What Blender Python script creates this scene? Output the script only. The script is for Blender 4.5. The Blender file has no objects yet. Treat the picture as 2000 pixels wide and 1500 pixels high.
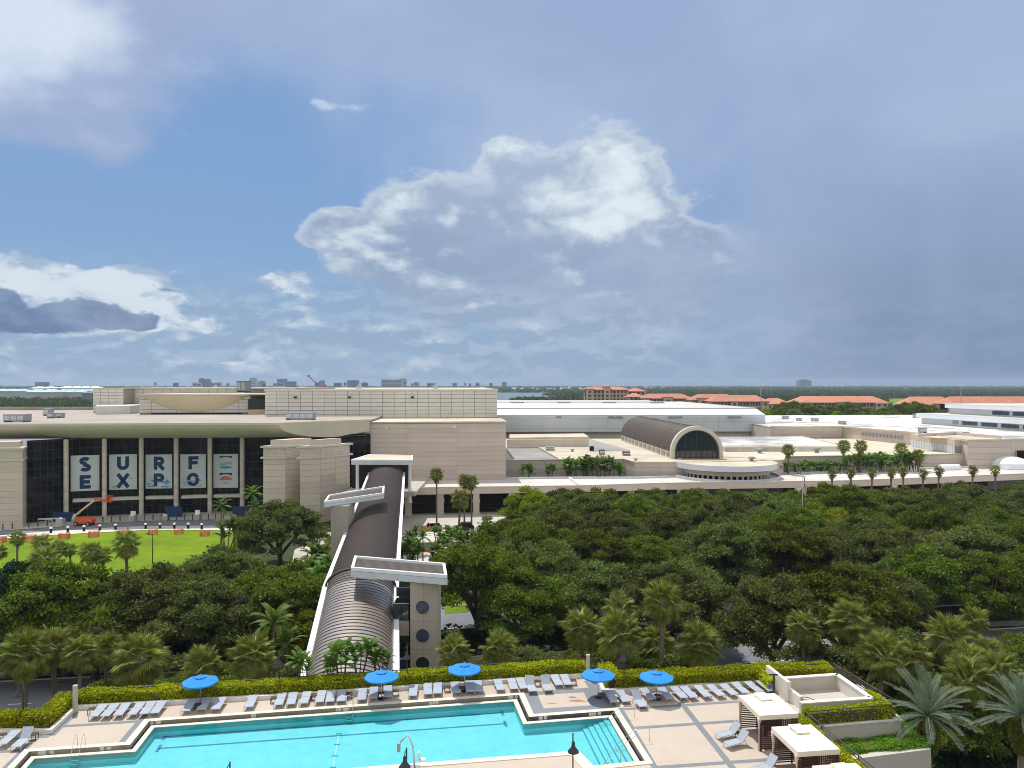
import bpy, bmesh, math, random
import numpy as np
from mathutils import Vector, Matrix, Euler

S = bpy.context.scene
COL = S.collection
rnd = random.Random(7)
rng = np.random.default_rng(7)
R = math.radians

# ---------------------------------------------------------------- camera, world, sun, exposure
CAMZ = 35.0
cam = bpy.data.objects.new('camera', bpy.data.cameras.new('camera'))
COL.objects.link(cam)
cam.location = (0, 0, CAMZ)
cam.rotation_euler = (R(90), 0, 0)
cam.data.sensor_width = 36
cam.data.lens = 27.0
cam.data.clip_start = 0.5
cam.data.clip_end = 60000
S.camera = cam

SUN_EL, SUN_AZ = R(62), R(-28)        # azimuth from +Y, positive towards +X
sun = bpy.data.objects.new('sun', bpy.data.lights.new('sun', 'SUN'))
COL.objects.link(sun)
sun.data.energy = 4.1
sun.data.angle = R(0.5)
sun.data.color = (1.0, 0.955, 0.88)
sd = Vector((math.sin(SUN_AZ)*math.cos(SUN_EL), math.cos(SUN_AZ)*math.cos(SUN_EL), math.sin(SUN_EL)))
sun.rotation_euler = sd.to_track_quat('Z', 'Y').to_euler()
sun.location = sd*200

S.view_settings.view_transform = 'Standard'
S.view_settings.look = 'None'
S.view_settings.exposure = 0.0
S.view_settings.gamma = 1.0
S.view_settings.use_curve_mapping = False
S.cycles.max_bounces = 6
S.cycles.transparent_max_bounces = 12
S.cycles.volume_bounces = 0
S.cycles.use_denoising = True
S.cycles.filter_width = 1.0


class NG:
    """tiny expression builder for node trees"""
    def __init__(self, tree):
        self.t = tree; self.n = tree.nodes; self.l = tree.links
    def new(self, ty, **kw):
        n = self.n.new(ty)
        for k, v in kw.items(): setattr(n, k, v)
        return n
    def put(self, sock, v):
        if hasattr(v, 'is_output') or isinstance(v, bpy.types.NodeSocket): self.l.new(v, sock)
        elif isinstance(v, (tuple, list)) and len(v) == 3 and sock.type == 'RGBA': sock.default_value = (*v, 1)
        else: sock.default_value = v
    def m(self, op, a, b=None, c=None, clamp=False):
        n = self.new('ShaderNodeMath', operation=op, use_clamp=clamp)
        self.put(n.inputs[0], a)
        if b is not None: self.put(n.inputs[1], b)
        if c is not None: self.put(n.inputs[2], c)
        return n.outputs[0]
    def add(self, a, b): return self.m('ADD', a, b)
    def sub(self, a, b): return self.m('SUBTRACT', a, b)
    def mul(self, a, b, clamp=False): return self.m('MULTIPLY', a, b, clamp=clamp)
    def smooth(self, x, a, b):
        n = self.new('ShaderNodeMapRange', interpolation_type='SMOOTHSTEP')
        self.put(n.inputs[0], x); n.inputs[1].default_value = a; n.inputs[2].default_value = b
        n.inputs[3].default_value = 0; n.inputs[4].default_value = 1
        return n.outputs[0]
    def billow(self, vec, scale, detail=2.0, rough=.5):
        n = self.new('ShaderNodeTexVoronoi', feature='F1', normalize=True)
        self.l.new(vec, n.inputs['Vector']); n.inputs['Scale'].default_value = scale; n.inputs['Detail'].default_value = detail
        n.inputs['Roughness'].default_value = rough
        return self.m('SUBTRACT', 1.0, n.outputs['Distance'])
    def noise(self, vec, scale, detail=4, rough=.55, dist=0.0):
        n = self.new('ShaderNodeTexNoise')
        if vec is not None: self.l.new(vec, n.inputs['Vector'])
        n.inputs['Scale'].default_value = scale; n.inputs['Detail'].default_value = detail
        n.inputs['Roughness'].default_value = rough; n.inputs['Distortion'].default_value = dist
        return n.outputs[0]
    def mix(self, f, a, b, mode='MIX'):
        n = self.new('ShaderNodeMix', data_type='RGBA', blend_type=mode)
        self.put(n.inputs[0], f); self.put(n.inputs[6], a); self.put(n.inputs[7], b)
        return n.outputs[2]
    def vscale(self, v, s):
        n = self.new('ShaderNodeVectorMath', operation='MULTIPLY')
        self.l.new(v, n.inputs[0]); n.inputs[1].default_value = s
        return n.outputs[0]
    def vadd(self, v, s):
        n = self.new('ShaderNodeVectorMath', operation='ADD')
        self.l.new(v, n.inputs[0]); n.inputs[1].default_value = s
        return n.outputs[0]


def build_world():
    w = bpy.data.worlds.new('World'); S.world = w; w.use_nodes = True
    t = w.node_tree; t.nodes.clear(); g = NG(t)
    sky = g.new('ShaderNodeTexSky', sky_type='NISHITA')
    sky.sun_disc = False; sky.sun_elevation = SUN_EL; sky.sun_rotation = SUN_AZ
    sky.altitude = 0; sky.air_density = 1.0; sky.dust_density = 0.6; sky.ozone_density = 2.0
    tc = g.new('ShaderNodeTexCoord'); d = tc.outputs['Generated']
    sep = g.new('ShaderNodeSeparateXYZ'); g.l.new(d, sep.inputs[0])
    x, y, z = sep.outputs
    az = g.m('ARCTAN2', x, y)
    el = g.m('ARCSINE', z)
    ST = 0.1
    def C(r, gg, b):      # display sRGB 0-255 -> background colour at this strength
        f = lambda c: ((c/255+.055)/1.055)**2.4/ST
        return (f(r), f(gg), f(b))
    def pos(px, py):
        a = math.atan((px-1000)/1500); return a, math.atan((750-py)/1500*math.cos(a))
    # direction vector stretched a little so that clouds lie flat
    dv = g.vscale(d, (1, 1, 1.7))
    warp = g.noise(dv, 3.0, 3, .5)
    wn = g.new('ShaderNodeTexNoise'); g.l.new(dv, wn.inputs['Vector']); wn.inputs['Scale'].default_value = 11.0; wn.inputs['Detail'].default_value = 5
    ws = g.new('ShaderNodeSeparateColor'); g.l.new(wn.outputs['Color'], ws.inputs[0])
    azw = g.add(az, g.mul(g.sub(ws.outputs[0], .5), .06)); elw = g.add(el, g.mul(g.sub(ws.outputs[1], .5), .045))
    nA = g.noise(dv, 9.0, 9, .62, .25)         # cumulus breakup
    nB = g.noise(dv, 3.2, 6, .5, .3)           # broad veil
    nC = g.noise(g.vadd(dv, (.008, 0, .018)), 9.0, 9, .62, .25)   # same field, sampled towards the light
    nF = g.noise(dv, 26.0, 8, .65, .2)
    nS = g.noise(g.vscale(d, (6, 6, .9)), 1.6, 4, .5, .1)      # rain shafts
    def blob(px, py, rx, ry, amp=1.0, soft=1.0):
        a0, e0 = pos(px, py)
        u = g.mul(g.sub(azw if soft else az, a0), 1500/rx)
        v = g.mul(g.sub(elw if soft else el, e0), 1500/ry)
        r2 = g.add(g.mul(u, u), g.mul(v, v))
        return g.mul(g.m('POWER', 2.718, g.mul(r2, -1.0)), amp)
    def addall(xs):
        o = xs[0]
        for q in xs[1:]: o = g.add(o, q)
        return o
    col = sky.outputs[0]
    # base blue pulled towards what a humid noon sky shows
    col = g.mix(.80, col, C(121, 160, 209))
    # paler, hazier blue towards the horizon
    hz = g.m('POWER', 2.718, g.mul(g.m('ABSOLUTE', el), -11.0))
    col = g.mix(g.mul(hz, .8), col, C(152, 180, 205))
    # broad veil: covers the upper sky and everything to the right, also behind
    nV = g.noise(g.vscale(d, (5, 5, 1.2)), 1.3, 6, .5, .5)
    veil_in = addall([g.mul(g.sub(nB, .5), .9), g.mul(g.sub(nV, .5), 1.5), g.mul(az, 1.9), g.mul(g.sub(el, .24), 2.0), g.mul(g.smooth(el, .33, .46), .9)])
    veil = g.smooth(veil_in, -.45, .55)
    behind = g.smooth(g.m('ABSOLUTE', az), .75, 1.3)
    vcol = g.mix(g.smooth(nB, .35, .7), C(157, 178, 212), C(176, 193, 223))
    col = g.mix(g.mul(veil, .85), col, vcol)
    # unseen bright broken overcast behind the camera, added to fill the shaded walls
    col = g.mix(g.mul(behind, .92), col, g.mix(g.smooth(nB, .38, .62), (7.6, 7.8, 8.2), (11.0, 10.9, 10.6)))
    # storm: darker slate to the lower right with shafts
    st = g.mul(g.smooth(g.add(az, g.mul(g.sub(warp, .5), .5)), .02, .62), g.m('SUBTRACT', 1, g.smooth(el, .02, .34)))
    st = g.mul(st, g.m('SUBTRACT', 1, behind))
    scol = g.mix(g.smooth(nS, .35, .65), C(110, 132, 164), C(126, 147, 176))
    col = g.mix(g.mul(st, .9), col, scol)
    # upper-left bright bank: ragged lower skirts, soft elsewhere
    M = addall([blob(10, 60, 200, 120, 1.15, 0), blob(40, 190, 150, 60, .75), blob(110, 245, 80, 34, .55), blob(220, 285, 46, 34, .72), blob(330, 20, 420, 110, .62, 0), blob(210, 185, 80, 20, .45), blob(150, 110, 180, 90, .4)])
    mk = g.smooth(g.add(M, g.mul(g.sub(g.add(g.mul(nA, .7), g.mul(nB, .6)), .65), 1.3)), .22, .95)
    B = addall([blob(0, 60, 170, 110, 1.0, 0), blob(90, 30, 90, 50, .35, 0)])
    bc = g.mix(g.smooth(g.add(g.mul(B, .9), g.add(g.mul(g.sub(nA, .5), 1.5), g.mul(g.sub(nB, .5), .8))), .0, 1.05), C(160, 177, 212), C(229, 238, 250))
    col = g.mix(g.mul(mk, .82), col, bc)
    # small wisps
    bl = addall([blob(625, 200, 18, 9, .8, 0), blob(650, 208, 25, 8, .8, 0), blob(690, 210, 32, 9, .9, 0), blob(385, 255, 34, 20, .3, 0), blob(1010, 125, 20, 9, .35, 0), blob(935, 337, 14, 6, .7, 0)])
    mk = g.mul(g.smooth(g.add(bl, g.mul(g.sub(nF, .5), 3.2)), .25, 1.1), g.smooth(bl, .04, .35))
    col = g.mix(g.mul(mk, g.add(.25, g.mul(g.smooth(nF, .35, .62), .5))), col, C(200, 216, 240))
    # ---- the great cumulus: one mass, sunlit heads on the left and upper right, slate heart, melting down and right
    wv = g.new('ShaderNodeVectorMath', operation='MULTIPLY_ADD'); g.l.new(wn.outputs['Color'], wv.inputs[0]); wv.inputs[1].default_value = (.05,.05,.05); g.l.new(dv, wv.inputs[2])
    vA = g.billow(wv.outputs[0], 13.0); vC = g.billow(g.vadd(wv.outputs[0], (-.006, 0, .012)), 13.0)
    fine = g.add(g.add(g.mul(nA, .34), g.mul(nF, .26)), g.mul(g.sub(vA, .26), .42))
    M = addall([blob(625, 430, 62, 34, .75), blob(600, 470, 40, 20, .4), blob(715, 475, 95, 55, .9), blob(800, 415, 70, 62, .9), blob(880, 450, 90, 85, 1.0), blob(960, 470, 130, 105, 1.0), blob(985, 300, 36, 34, .62),
                blob(1060, 360, 72, 62, .9), blob(1200, 330, 82, 72, 1.05), blob(1160, 430, 130, 80, 1.0), blob(1080, 550, 230, 95, 1.0), blob(1290, 520, 190, 120, .9), blob(1180, 600, 260, 60, .6), blob(830, 535, 150, 30, .5)])
    Mn = g.mul(g.mul(g.sub(fine, .465), 2.8), g.smooth(M, .03, .25))
    crisp = g.smooth(g.add(M, Mn), .40, .66)
    soft_ = g.smooth(g.add(M, g.mul(Mn, .45)), .15, 1.15)
    tt = g.smooth(g.add(g.mul(g.sub(az, .16), 5.0), g.mul(g.sub(.155, el), 9.0)), -.15, .55)
    mk = g.mix(tt, crisp, soft_)
    B = addall([blob(1205, 318, 78, 56, 1.0), blob(1075, 375, 70, 42, .85), blob(1200, 415, 95, 48, .95), blob(1170, 455, 60, 26, .5), blob(995, 290, 40, 30, .7), blob(735, 440, 62, 50, .75), blob(797, 385, 42, 42, .85), blob(885, 425, 22, 36, .55),
                blob(640, 470, 60, 24, .6), blob(612, 410, 46, 20, .7), blob(690, 515, 130, 22, .55), blob(860, 555, 90, 14, .4), blob(1290, 470, 46, 24, .3)])
    light = g.add(g.add(g.mul(g.sub(nA, nC), 3.0), g.mul(g.sub(vA, vC), 2.0)), g.mul(g.sub(fine, .5), 1.8))
    Bf = g.smooth(g.add(g.mul(B, .9), g.mul(light, .72)), .08, 1.12)
    edge = g.mul(g.m('SUBTRACT', 1, g.smooth(g.add(M, Mn), .5, 1.0)), g.smooth(el, .12, .2))
    Bf = g.m('MAXIMUM', Bf, g.mul(edge, .55))
    body = g.mix(g.smooth(g.add(nB, g.mul(g.sub(nA, .5), .6)), .35, .65), C(149, 167, 196), C(166, 183, 208))
    cc = g.mix(Bf, body, C(229, 239, 245))
    col = g.mix(g.mul(mk, .92), col, cc)
    # ---- low fair-weather bands, hazing out to the right
    dl = g.vscale(d, (1, 1, 2.3))
    nL = g.noise(dl, 13.0, 10, .60, .1)
    nL2 = g.noise(g.vadd(dl, (.006, 0, .025)), 13.0, 10, .60, .1)
    nM = g.noise(g.vscale(d, (1, 1, 4)), 5.0, 5, .5, .3)
    band = g.mul(g.smooth(el, -.005, .012), g.m('SUBTRACT', 1, g.smooth(g.add(g.add(el, g.mul(g.sub(nL, .5), .12)), g.mul(az, .02)), .10, .145)))
    lit = g.smooth(g.mul(g.sub(nL, nL2), 6.0), -.5, .6)
    fade = g.m('SUBTRACT', 1, g.smooth(az, -.15, .35))
    bsh = g.mul(g.smooth(el, -.005, .012), g.m('SUBTRACT', 1, g.smooth(g.add(g.add(el, g.mul(g.sub(nM, .5), .16)), g.mul(g.sub(nL, .5), .05)), .07, .16)))
    sheet = g.mul(bsh, g.smooth(g.add(nM, g.mul(g.sub(nL, .5), .3)), .22, .56))
    sc_ = g.mix(g.smooth(g.add(nL, g.mul(g.sub(nL, nL2), 2.0)), .38, .66), C(150, 173, 199), C(171, 191, 212))
    col = g.mix(g.mul(sheet, g.add(.22, g.mul(g.m('SUBTRACT', 1, g.smooth(az, .05, .4)), .58))), col, sc_)
    dens = g.add(g.mul(g.sub(nL, .5), 2.6), g.sub(-.10, g.mul(az, .30)))
    mk = g.mul(g.smooth(dens, .08, .42), band)
    cc = g.mix(lit, C(160, 182, 206), C(203, 216, 229))
    col = g.mix(g.mul(mk, g.add(.16, g.mul(fade, .62))), col, cc)
    # ---- bright bank at the left with slate flat-bottomed clouds in front
    M = addall([blob(0, 535, 70, 30, .9), blob(70, 548, 90, 26, .9), blob(150, 562, 80, 22, .8), blob(215, 575, 70, 22, .6), blob(290, 575, 62, 36, .95), blob(270, 620, 60, 28, .8), blob(110, 600, 190, 26, .6), blob(395, 636, 74, 11, .85), blob(215, 684, 48, 12, .7), blob(90, 685, 60, 10, .6), blob(555, 565, 56, 26, .62), blob(590, 640, 40, 22, .55), blob(940, 596, 62, 20, .7), blob(850, 665, 50, 12, .5), blob(450, 716, 50, 7, .7)])
    vL = g.billow(g.vscale(wv.outputs[0], (1, 1, 1.25)), 16.0)
    nn = g.mul(g.sub(g.add(g.add(g.mul(nL, .3), g.mul(nF, .25)), g.mul(g.sub(vL, .22), .6)), .5), 2.6)
    dens = g.add(M, g.mul(nn, g.smooth(M, .03, .22)))
    mk = g.smooth(dens, .44, .66)
    lt = g.smooth(g.add(g.mul(g.sub(nL, nL2), 6.0), g.mul(g.sub(M, .75), 1.0)), -.6, .5)
    cc = g.mix(lt, C(166, 188, 212), C(222, 232, 240))
    col = g.mix(g.mul(mk, g.sub(.86, g.mul(g.smooth(az, -.3, .0), .35))), col, cc)
    M = addall([blob(105, 622, 56, 15, .9), blob(180, 606, 58, 22, 1.05), blob(5, 588, 34, 26, 1.0), blob(30, 632, 56, 13, .9), blob(235, 625, 50, 13, .8), blob(290, 628, 34, 13, .7), blob(80, 650, 50, 8, .5), blob(340, 566, 26, 7, .6)])
    dens = g.add(M, g.mul(g.mul(nn, 1.15), g.smooth(M, .03, .22)))
    mk = g.smooth(dens, .44, .72)
    cc = g.mix(g.smooth(g.add(nA, g.mul(g.sub(el, .08), 3.0)), .38, .68), C(96, 120, 160), C(136, 158, 190))
    col = g.mix(g.mul(mk, .88), col, cc)
    # thin sea-haze right at the horizon
    h2 = g.m('POWER', 2.718, g.mul(g.m('ABSOLUTE', el), -70.0))
    col = g.mix(g.mul(h2, .55), col, g.mix(g.smooth(az, -.3, .5), C(136, 166, 196), C(104, 128, 165)))
    bg = g.new('ShaderNodeBackground'); g.l.new(col, bg.inputs[0]); bg.inputs[1].default_value = ST
    out = g.new('ShaderNodeOutputWorld'); g.l.new(bg.outputs[0], out.inputs[0])
    w.cycles.sampling_method = 'MANUAL'; w.cycles.sample_map_resolution = 512
build_world()

# ---------------------------------------------------------------- helpers
def W(px, py, z=0.0):
    Y = 1500*(CAMZ-z)/(py-750.0)
    return Vector(((px-1000)/1500*Y, Y, z))
def WY(px, py, Y):
    return Vector(((px-1000)/1500*Y, Y, CAMZ-(py-750)/1500*Y))
def srgb(r, g, b):
    f = lambda c: (c/255/12.92) if c/255 < .04045 else ((c/255+.055)/1.055)**2.4
    return (f(r), f(g), f(b))

MATS = {}
def mat(name, color, rough=.7, metal=0.0, var=.12, scale=1.2, spec=.4, bump=0.0, bscale=20.0, color2=None, obj_var=0.0, streak=False, thr=(.34, .66)):
    m = bpy.data.materials.new(name); m.use_nodes = True
    t = m.node_tree; g = NG(t); b = t.nodes['Principled BSDF']
    geo = g.new('ShaderNodeNewGeometry')
    p = geo.outputs['Position']
    v = g.vscale(p, (1, 1, .12)) if streak else p
    n1 = g.noise(v, scale, 6, .6); n2 = g.noise(p, scale*.13, 4, .55)
    f = g.smooth(g.add(g.mul(n1, .5), g.mul(n2, .5)), *thr)
    dark = color2 if color2 else tuple(c*(1-var*1.6) for c in color)
    lite = tuple(min(1, c*(1+var*.35)) for c in color)
    c = g.mix(f, dark, lite)
    if obj_var:
        oi = g.new('ShaderNodeObjectInfo')
        k = g.add(1-obj_var, g.mul(oi.outputs['Random'], 2*obj_var))
        hsv = g.new('ShaderNodeHueSaturation'); g.l.new(c, hsv.inputs['Color']); g.l.new(k, hsv.inputs['Value'])
        c = hsv.outputs[0]
    g.l.new(c, b.inputs['Base Color'])
    b.inputs['Roughness'].default_value = rough; b.inputs['Metallic'].default_value = metal
    b.inputs['Specular IOR Level'].default_value = spec
    if bump:
        bp = g.new('ShaderNodeBump'); bp.inputs['Strength'].default_value = bump; bp.inputs['Distance'].default_value = .05
        g.l.new(g.noise(p, bscale, 5, .6), bp.inputs['Height']); g.l.new(bp.outputs[0], b.inputs['Normal'])
    MATS[name] = m
    return m

def leafmat(name, dark, light, trans=.35, rough=.55, obj_hue=.02, spec=.25):
    m = bpy.data.materials.new(name); m.use_nodes = True
    t = m.node_tree; t.nodes.clear(); g = NG(t)
    geo = g.new('ShaderNodeNewGeometry'); oi = g.new('ShaderNodeObjectInfo')
    ri = geo.outputs['Random Per Island']
    n = g.noise(geo.outputs['Position'], .35, 4, .6)
    f = g.m('ADD', g.mul(g.m('POWER', ri, 1.4), .68), g.mul(g.smooth(n, .35, .65), .32))
    c = g.mix(f, dark, light)
    hsv = g.new('ShaderNodeHueSaturation'); g.l.new(c, hsv.inputs['Color'])
    g.l.new(g.add(.5-obj_hue, g.mul(oi.outputs['Random'], 2*obj_hue)), hsv.inputs['Hue'])
    g.l.new(g.add(.72, g.mul(oi.outputs['Random'], .5)), hsv.inputs['Value'])
    c = hsv.outputs[0]
    b = g.new('ShaderNodeBsdfPrincipled'); g.l.new(c, b.inputs['Base Color'])
    b.inputs['Roughness'].default_value = rough; b.inputs['Specular IOR Level'].default_value = spec
    tr = g.new('ShaderNodeBsdfTranslucent')
    tc = g.mix(1.0, c, (1.1, 1.25, .5), 'MULTIPLY'); g.l.new(tc, tr.inputs[0])
    mx = g.new('ShaderNodeMixShader'); mx.inputs[0].default_value = trans
    g.l.new(b.outputs[0], mx.inputs[1]); g.l.new(tr.outputs[0], mx.inputs[2])
    out = g.new('ShaderNodeOutputMaterial'); g.l.new(mx.outputs[0], out.inputs[0])
    MATS[name] = m
    return m

CH = {}      # children by parent name (o.children is slow in a big file)
def setpar(o, p):
    o.parent = p; CH.setdefault(p.name, []).append(o)
ORI = {}     # world origin of things built in world coordinates
class MB:
    def __init__(self): self.v = []; self.f = []; self.mi = []; self.sm = []
    def raw(self, vs, fs, mi=0, smooth=False):
        o = len(self.v); self.v += [tuple(p) for p in vs]
        self.f += [tuple(o+i for i in f) for f in fs]; self.mi += [mi]*len(fs); self.sm += [smooth]*len(fs)
        return self
    def box(self, x0, x1, y0, y1, z0, z1, mi=0):
        vs = [(x0,y0,z0),(x1,y0,z0),(x1,y1,z0),(x0,y1,z0),(x0,y0,z1),(x1,y0,z1),(x1,y1,z1),(x0,y1,z1)]
        return self.raw(vs, [(0,3,2,1),(4,5,6,7),(0,1,5,4),(1,2,6,5),(2,3,7,6),(3,0,4,7)], mi)
    def prism(self, poly, z0, z1, mi=0, top=True, bottom=True):
        """poly: list of xy (counter-clockwise); z1 may be a list per vertex"""
        n = len(poly); a = sum(poly[i][0]*poly[(i+1)%n][1]-poly[(i+1)%n][0]*poly[i][1] for i in range(n))
        if a < 0: poly = poly[::-1]
        vs = [(p[0], p[1], z0) for p in poly]+[(p[0], p[1], z1) for p in poly]
        fs = [(i, (i+1)%n, n+(i+1)%n, n+i) for i in range(n)]
        if top: fs.append(tuple(range(n, 2*n)))
        if bottom: fs.append(tuple(range(n-1, -1, -1)))
        return self.raw(vs, fs, mi)
    def tube(self, pts, r, n=8, mi=0, cap=True, smooth=True):
        pts = [Vector(p) for p in pts]
        if not hasattr(r, '__len__'): r = [r]*len(pts)
        vs = []; prev = None
        for i, p in enumerate(pts):
            t = (pts[min(i+1, len(pts)-1)]-pts[max(i-1, 0)])
            if t.length < 1e-9: t = Vector((0,0,1))
            t.normalize()
            up = Vector((0,0,1)) if abs(t.z) < .95 else Vector((1,0,0))
            if prev is not None:
                a = prev-t*prev.dot(t)
                a = a.normalized() if a.length > 1e-6 else t.cross(up).normalized()
            else: a = t.cross(up).normalized()
            prev = a; b = t.cross(a)
            for k in range(n):
                an = 2*math.pi*k/n
                vs.append(p+(a*math.cos(an)+b*math.sin(an))*r[i])
        fs = [(i*n+k, i*n+(k+1)%n, (i+1)*n+(k+1)%n, (i+1)*n+k) for i in range(len(pts)-1) for k in range(n)]
        self.raw(vs, fs, mi, smooth)
        if cap:
            o = len(self.v)-len(vs)
            self.f += [tuple(o+k for k in range(n-1, -1, -1)), tuple(o+(len(pts)-1)*n+k for k in range(n))]
            self.mi += [mi, mi]; self.sm += [False, False]
        return self
    def lathe(self, prof, n=16, mi=0, smooth=True, c=(0,0)):
        vs = [(c[0]+r*math.cos(2*math.pi*k/n), c[1]+r*math.sin(2*math.pi*k/n), z) for r, z in prof for k in range(n)]
        fs = [(i*n+k, i*n+(k+1)%n, (i+1)*n+(k+1)%n, (i+1)*n+k) for i in range(len(prof)-1) for k in range(n)]
        return self.raw(vs, fs, mi, smooth)
    def seg(self, a, b, w, h, mi=0):
        """upright bar of width w, height h centred on the line a-b"""
        a = Vector(a); b = Vector(b); d = (b-a); d2 = Vector((d.x, d.y, 0))
        if d2.length < 1e-6: return self.box(a.x-w/2, a.x+w/2, a.y-w/2, a.y+w/2, min(a.z, b.z), max(a.z, b.z), mi)
        n = Vector((-d2.y, d2.x, 0)).normalized()*w/2; u = Vector((0,0,h/2))
        vs = [a-n-u, b-n-u, b+n-u, a+n-u, a-n+u, b-n+u, b+n+u, a+n+u]
        return self.raw(vs, [(0,3,2,1),(4,5,6,7),(0,1,5,4),(1,2,6,5),(2,3,7,6),(3,0,4,7)], mi)
    def build(self, name, mats, parent=None, local=False, origin=None):
        me = bpy.data.meshes.new(name)
        if not isinstance(mats, (list, tuple)): mats = [mats]
        for m in mats: me.materials.append(MATS[m] if isinstance(m, str) else m)
        v = np.array(self.v, dtype=float).reshape(-1, 3)
        if local: o = np.zeros(3)
        elif parent is not None: o = np.array(ORI[parent.name])
        elif origin is not None: o = np.array(origin, float)
        else: o = np.array([(v[:,0].min()+v[:,0].max())/2, (v[:,1].min()+v[:,1].max())/2, v[:,2].min()])
        me.from_pydata((v-o).tolist(), [], self.f)
        me.polygons.foreach_set('material_index', self.mi)
        me.polygons.foreach_set('use_smooth', self.sm)
        me.update()
        ob = bpy.data.objects.new(name, me); COL.objects.link(ob)
        if parent is not None:
            setpar(ob, parent)
            ORI[ob.name] = tuple(o)
        elif not local:
            ob.location = o; ORI[ob.name] = tuple(o)
        return ob

def tag(o, label=None, cat=None, group=None, kind=None):
    if label: o['label'] = label
    if cat: o['category'] = cat
    if group: o['group'] = group
    if kind: o['kind'] = kind
    return o
def thing(name, loc, label, cat, group=None, rz=0.0):
    o = bpy.data.objects.new(name, None); COL.objects.link(o)
    o.location = loc; o.rotation_euler = (0, 0, rz); o.empty_display_size = .3
    ORI[o.name] = tuple(loc)
    return tag(o, label, cat, group)
def sub(name, parent, mesh_obj_loc=(0,0,0)):
    o = bpy.data.objects.new(name, None); COL.objects.link(o); setpar(o, parent); o.location = mesh_obj_loc
    return o
def kids(o):
    return list(CH.get(o.name, ()))
def copy_tree(o, parent=None):
    c = o.copy(); COL.objects.link(c)
    if parent is not None: setpar(c, parent)
    for ch in kids(o): copy_tree(ch, c)
    return c
def place(o, loc, rz=0.0, s=None, label=None, group=None):
    o.location = loc; o.rotation_euler = (0, 0, rz)
    if s is not None: o.scale = (s, s, s) if not hasattr(s, '__len__') else s
    if label: o['label'] = label
    if group: o['group'] = group
    ORI[o.name] = tuple(loc)
    return o
def piece(name, mesh, parent, loc, rz=0.0):
    """one more object on a shared mesh, loc in world coordinates"""
    o = bpy.data.objects.new(name, mesh); COL.objects.link(o); setpar(o, parent)
    po = ORI[parent.name]
    o.location = (loc[0]-po[0], loc[1]-po[1], loc[2]-po[2]); o.rotation_euler = (0, 0, rz)
    return o
def boxmesh(name, w, d, h, m, bev=0.0):
    me = bpy.data.meshes.new(name); me.materials.append(MATS[m])
    bm = bmesh.new(); bmesh.ops.create_cube(bm, size=1)
    for v in bm.verts: v.co.x *= w; v.co.y = (v.co.y)*d; v.co.z = (v.co.z+.5)*h
    if bev: bmesh.ops.bevel(bm, geom=bm.edges[:], offset=bev, segments=1, affect='EDGES')
    bm.to_mesh(me); bm.free()
    return me
def face_grid(parent, P0, P1, z0, z1, nx, nz, m, gap=.06, proud=.06, name='panel', ua=0.0, ub=1.0, back=.02, widths=None):
    """nx by nz plates on the vertical face from P0 to P1 (left to right as seen from outside)"""
    P0 = Vector((P0[0], P0[1], 0)); P1 = Vector((P1[0], P1[1], 0)); d = P1-P0; L = d.length; d.normalize()
    n = Vector((d.y, -d.x, 0)); rz = math.atan2(d.y, d.x)
    w = L*(ub-ua)/nx; h = (z1-z0)/nz
    me = boxmesh(name, w-gap, proud+back, h-gap, m)
    out = []
    for j in range(nz):
        for i in range(nx):
            c = P0+d*(L*ua+w*(i+.5))+n*((proud-back)/2)
            out.append(piece(name, me, parent, (c.x, c.y, z0+h*j+gap/2), rz))
    return out
def slab(name, poly, z0, z1, m, parent=None, **k):
    return MB().prism([(p[0], p[1]) for p in poly], z0, z1).build(name, m, parent, **k)
def wall_line(mb, pts, w, z0, z1, closed=False, mi=0, off=0.0):
    """wall of thickness w along a polyline (mitred)"""
    pts = [Vector((p[0], p[1], 0)) for p in pts]; n = len(pts)
    L = []; Rr = []
    for i in range(n):
        ds = []
        if i > 0 or closed: ds.append((pts[i]-pts[i-1]).normalized())
        if i < n-1 or closed: ds.append((pts[(i+1)%n]-pts[i]).normalized())
        t = sum(ds, Vector()).normalized(); nn = Vector((-t.y, t.x, 0))
        k = 1/max(.3, abs(nn.dot(Vector((-ds[0].y, ds[0].x, 0)))))
        L.append(pts[i]+nn*(off+w/2)*k); Rr.append(pts[i]+nn*(off-w/2)*k)
    rngi = range(n if closed else n-1)
    for i in rngi:
        j = (i+1)%n
        q = [Rr[i], Rr[j], L[j], L[i]]
        vs = [(p.x, p.y, z0) for p in q]+[(p.x, p.y, z1) for p in q]
        fs = [(0,3,2,1), (4,5,6,7), (0,1,5,4), (2,3,7,6)]
        if not closed and i == 0: fs.append((3,0,4,7))
        if not closed and i == n-2: fs.append((1,2,6,5))
        mb.raw(vs, fs, mi)
    return mb
def offset_poly(pts, d):
    n = len(pts); out = []
    P = [Vector((p[0], p[1], 0)) for p in pts]
    for i in range(n):
        a = (P[i]-P[i-1]).normalized(); b = (P[(i+1)%n]-P[i]).normalized()
        na = Vector((-a.y, a.x, 0)); nb = Vector((-b.y, b.x, 0)); s = (na+nb)
        s = s/(1+na.dot(nb)) if (1+na.dot(nb)) > .05 else na
        out.append(P[i]+s*d)
    return out
def ring(mb, A, B, z0a, z1, mi=0):
    """flat-topped ring between loops A (outer) and B (inner) from z0a to z1"""
    n = len(A)
    for i in range(n):
        j = (i+1)%n
        vs = [(A[i].x,A[i].y,z1),(A[j].x,A[j].y,z1),(B[j].x,B[j].y,z1),(B[i].x,B[i].y,z1),
              (A[i].x,A[i].y,z0a),(A[j].x,A[j].y,z0a),(B[j].x,B[j].y,z0a),(B[i].x,B[i].y,z0a)]
        mb.raw(vs, [(0,1,2,3),(4,5,1,0),(3,2,6,7)], mi)
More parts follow.
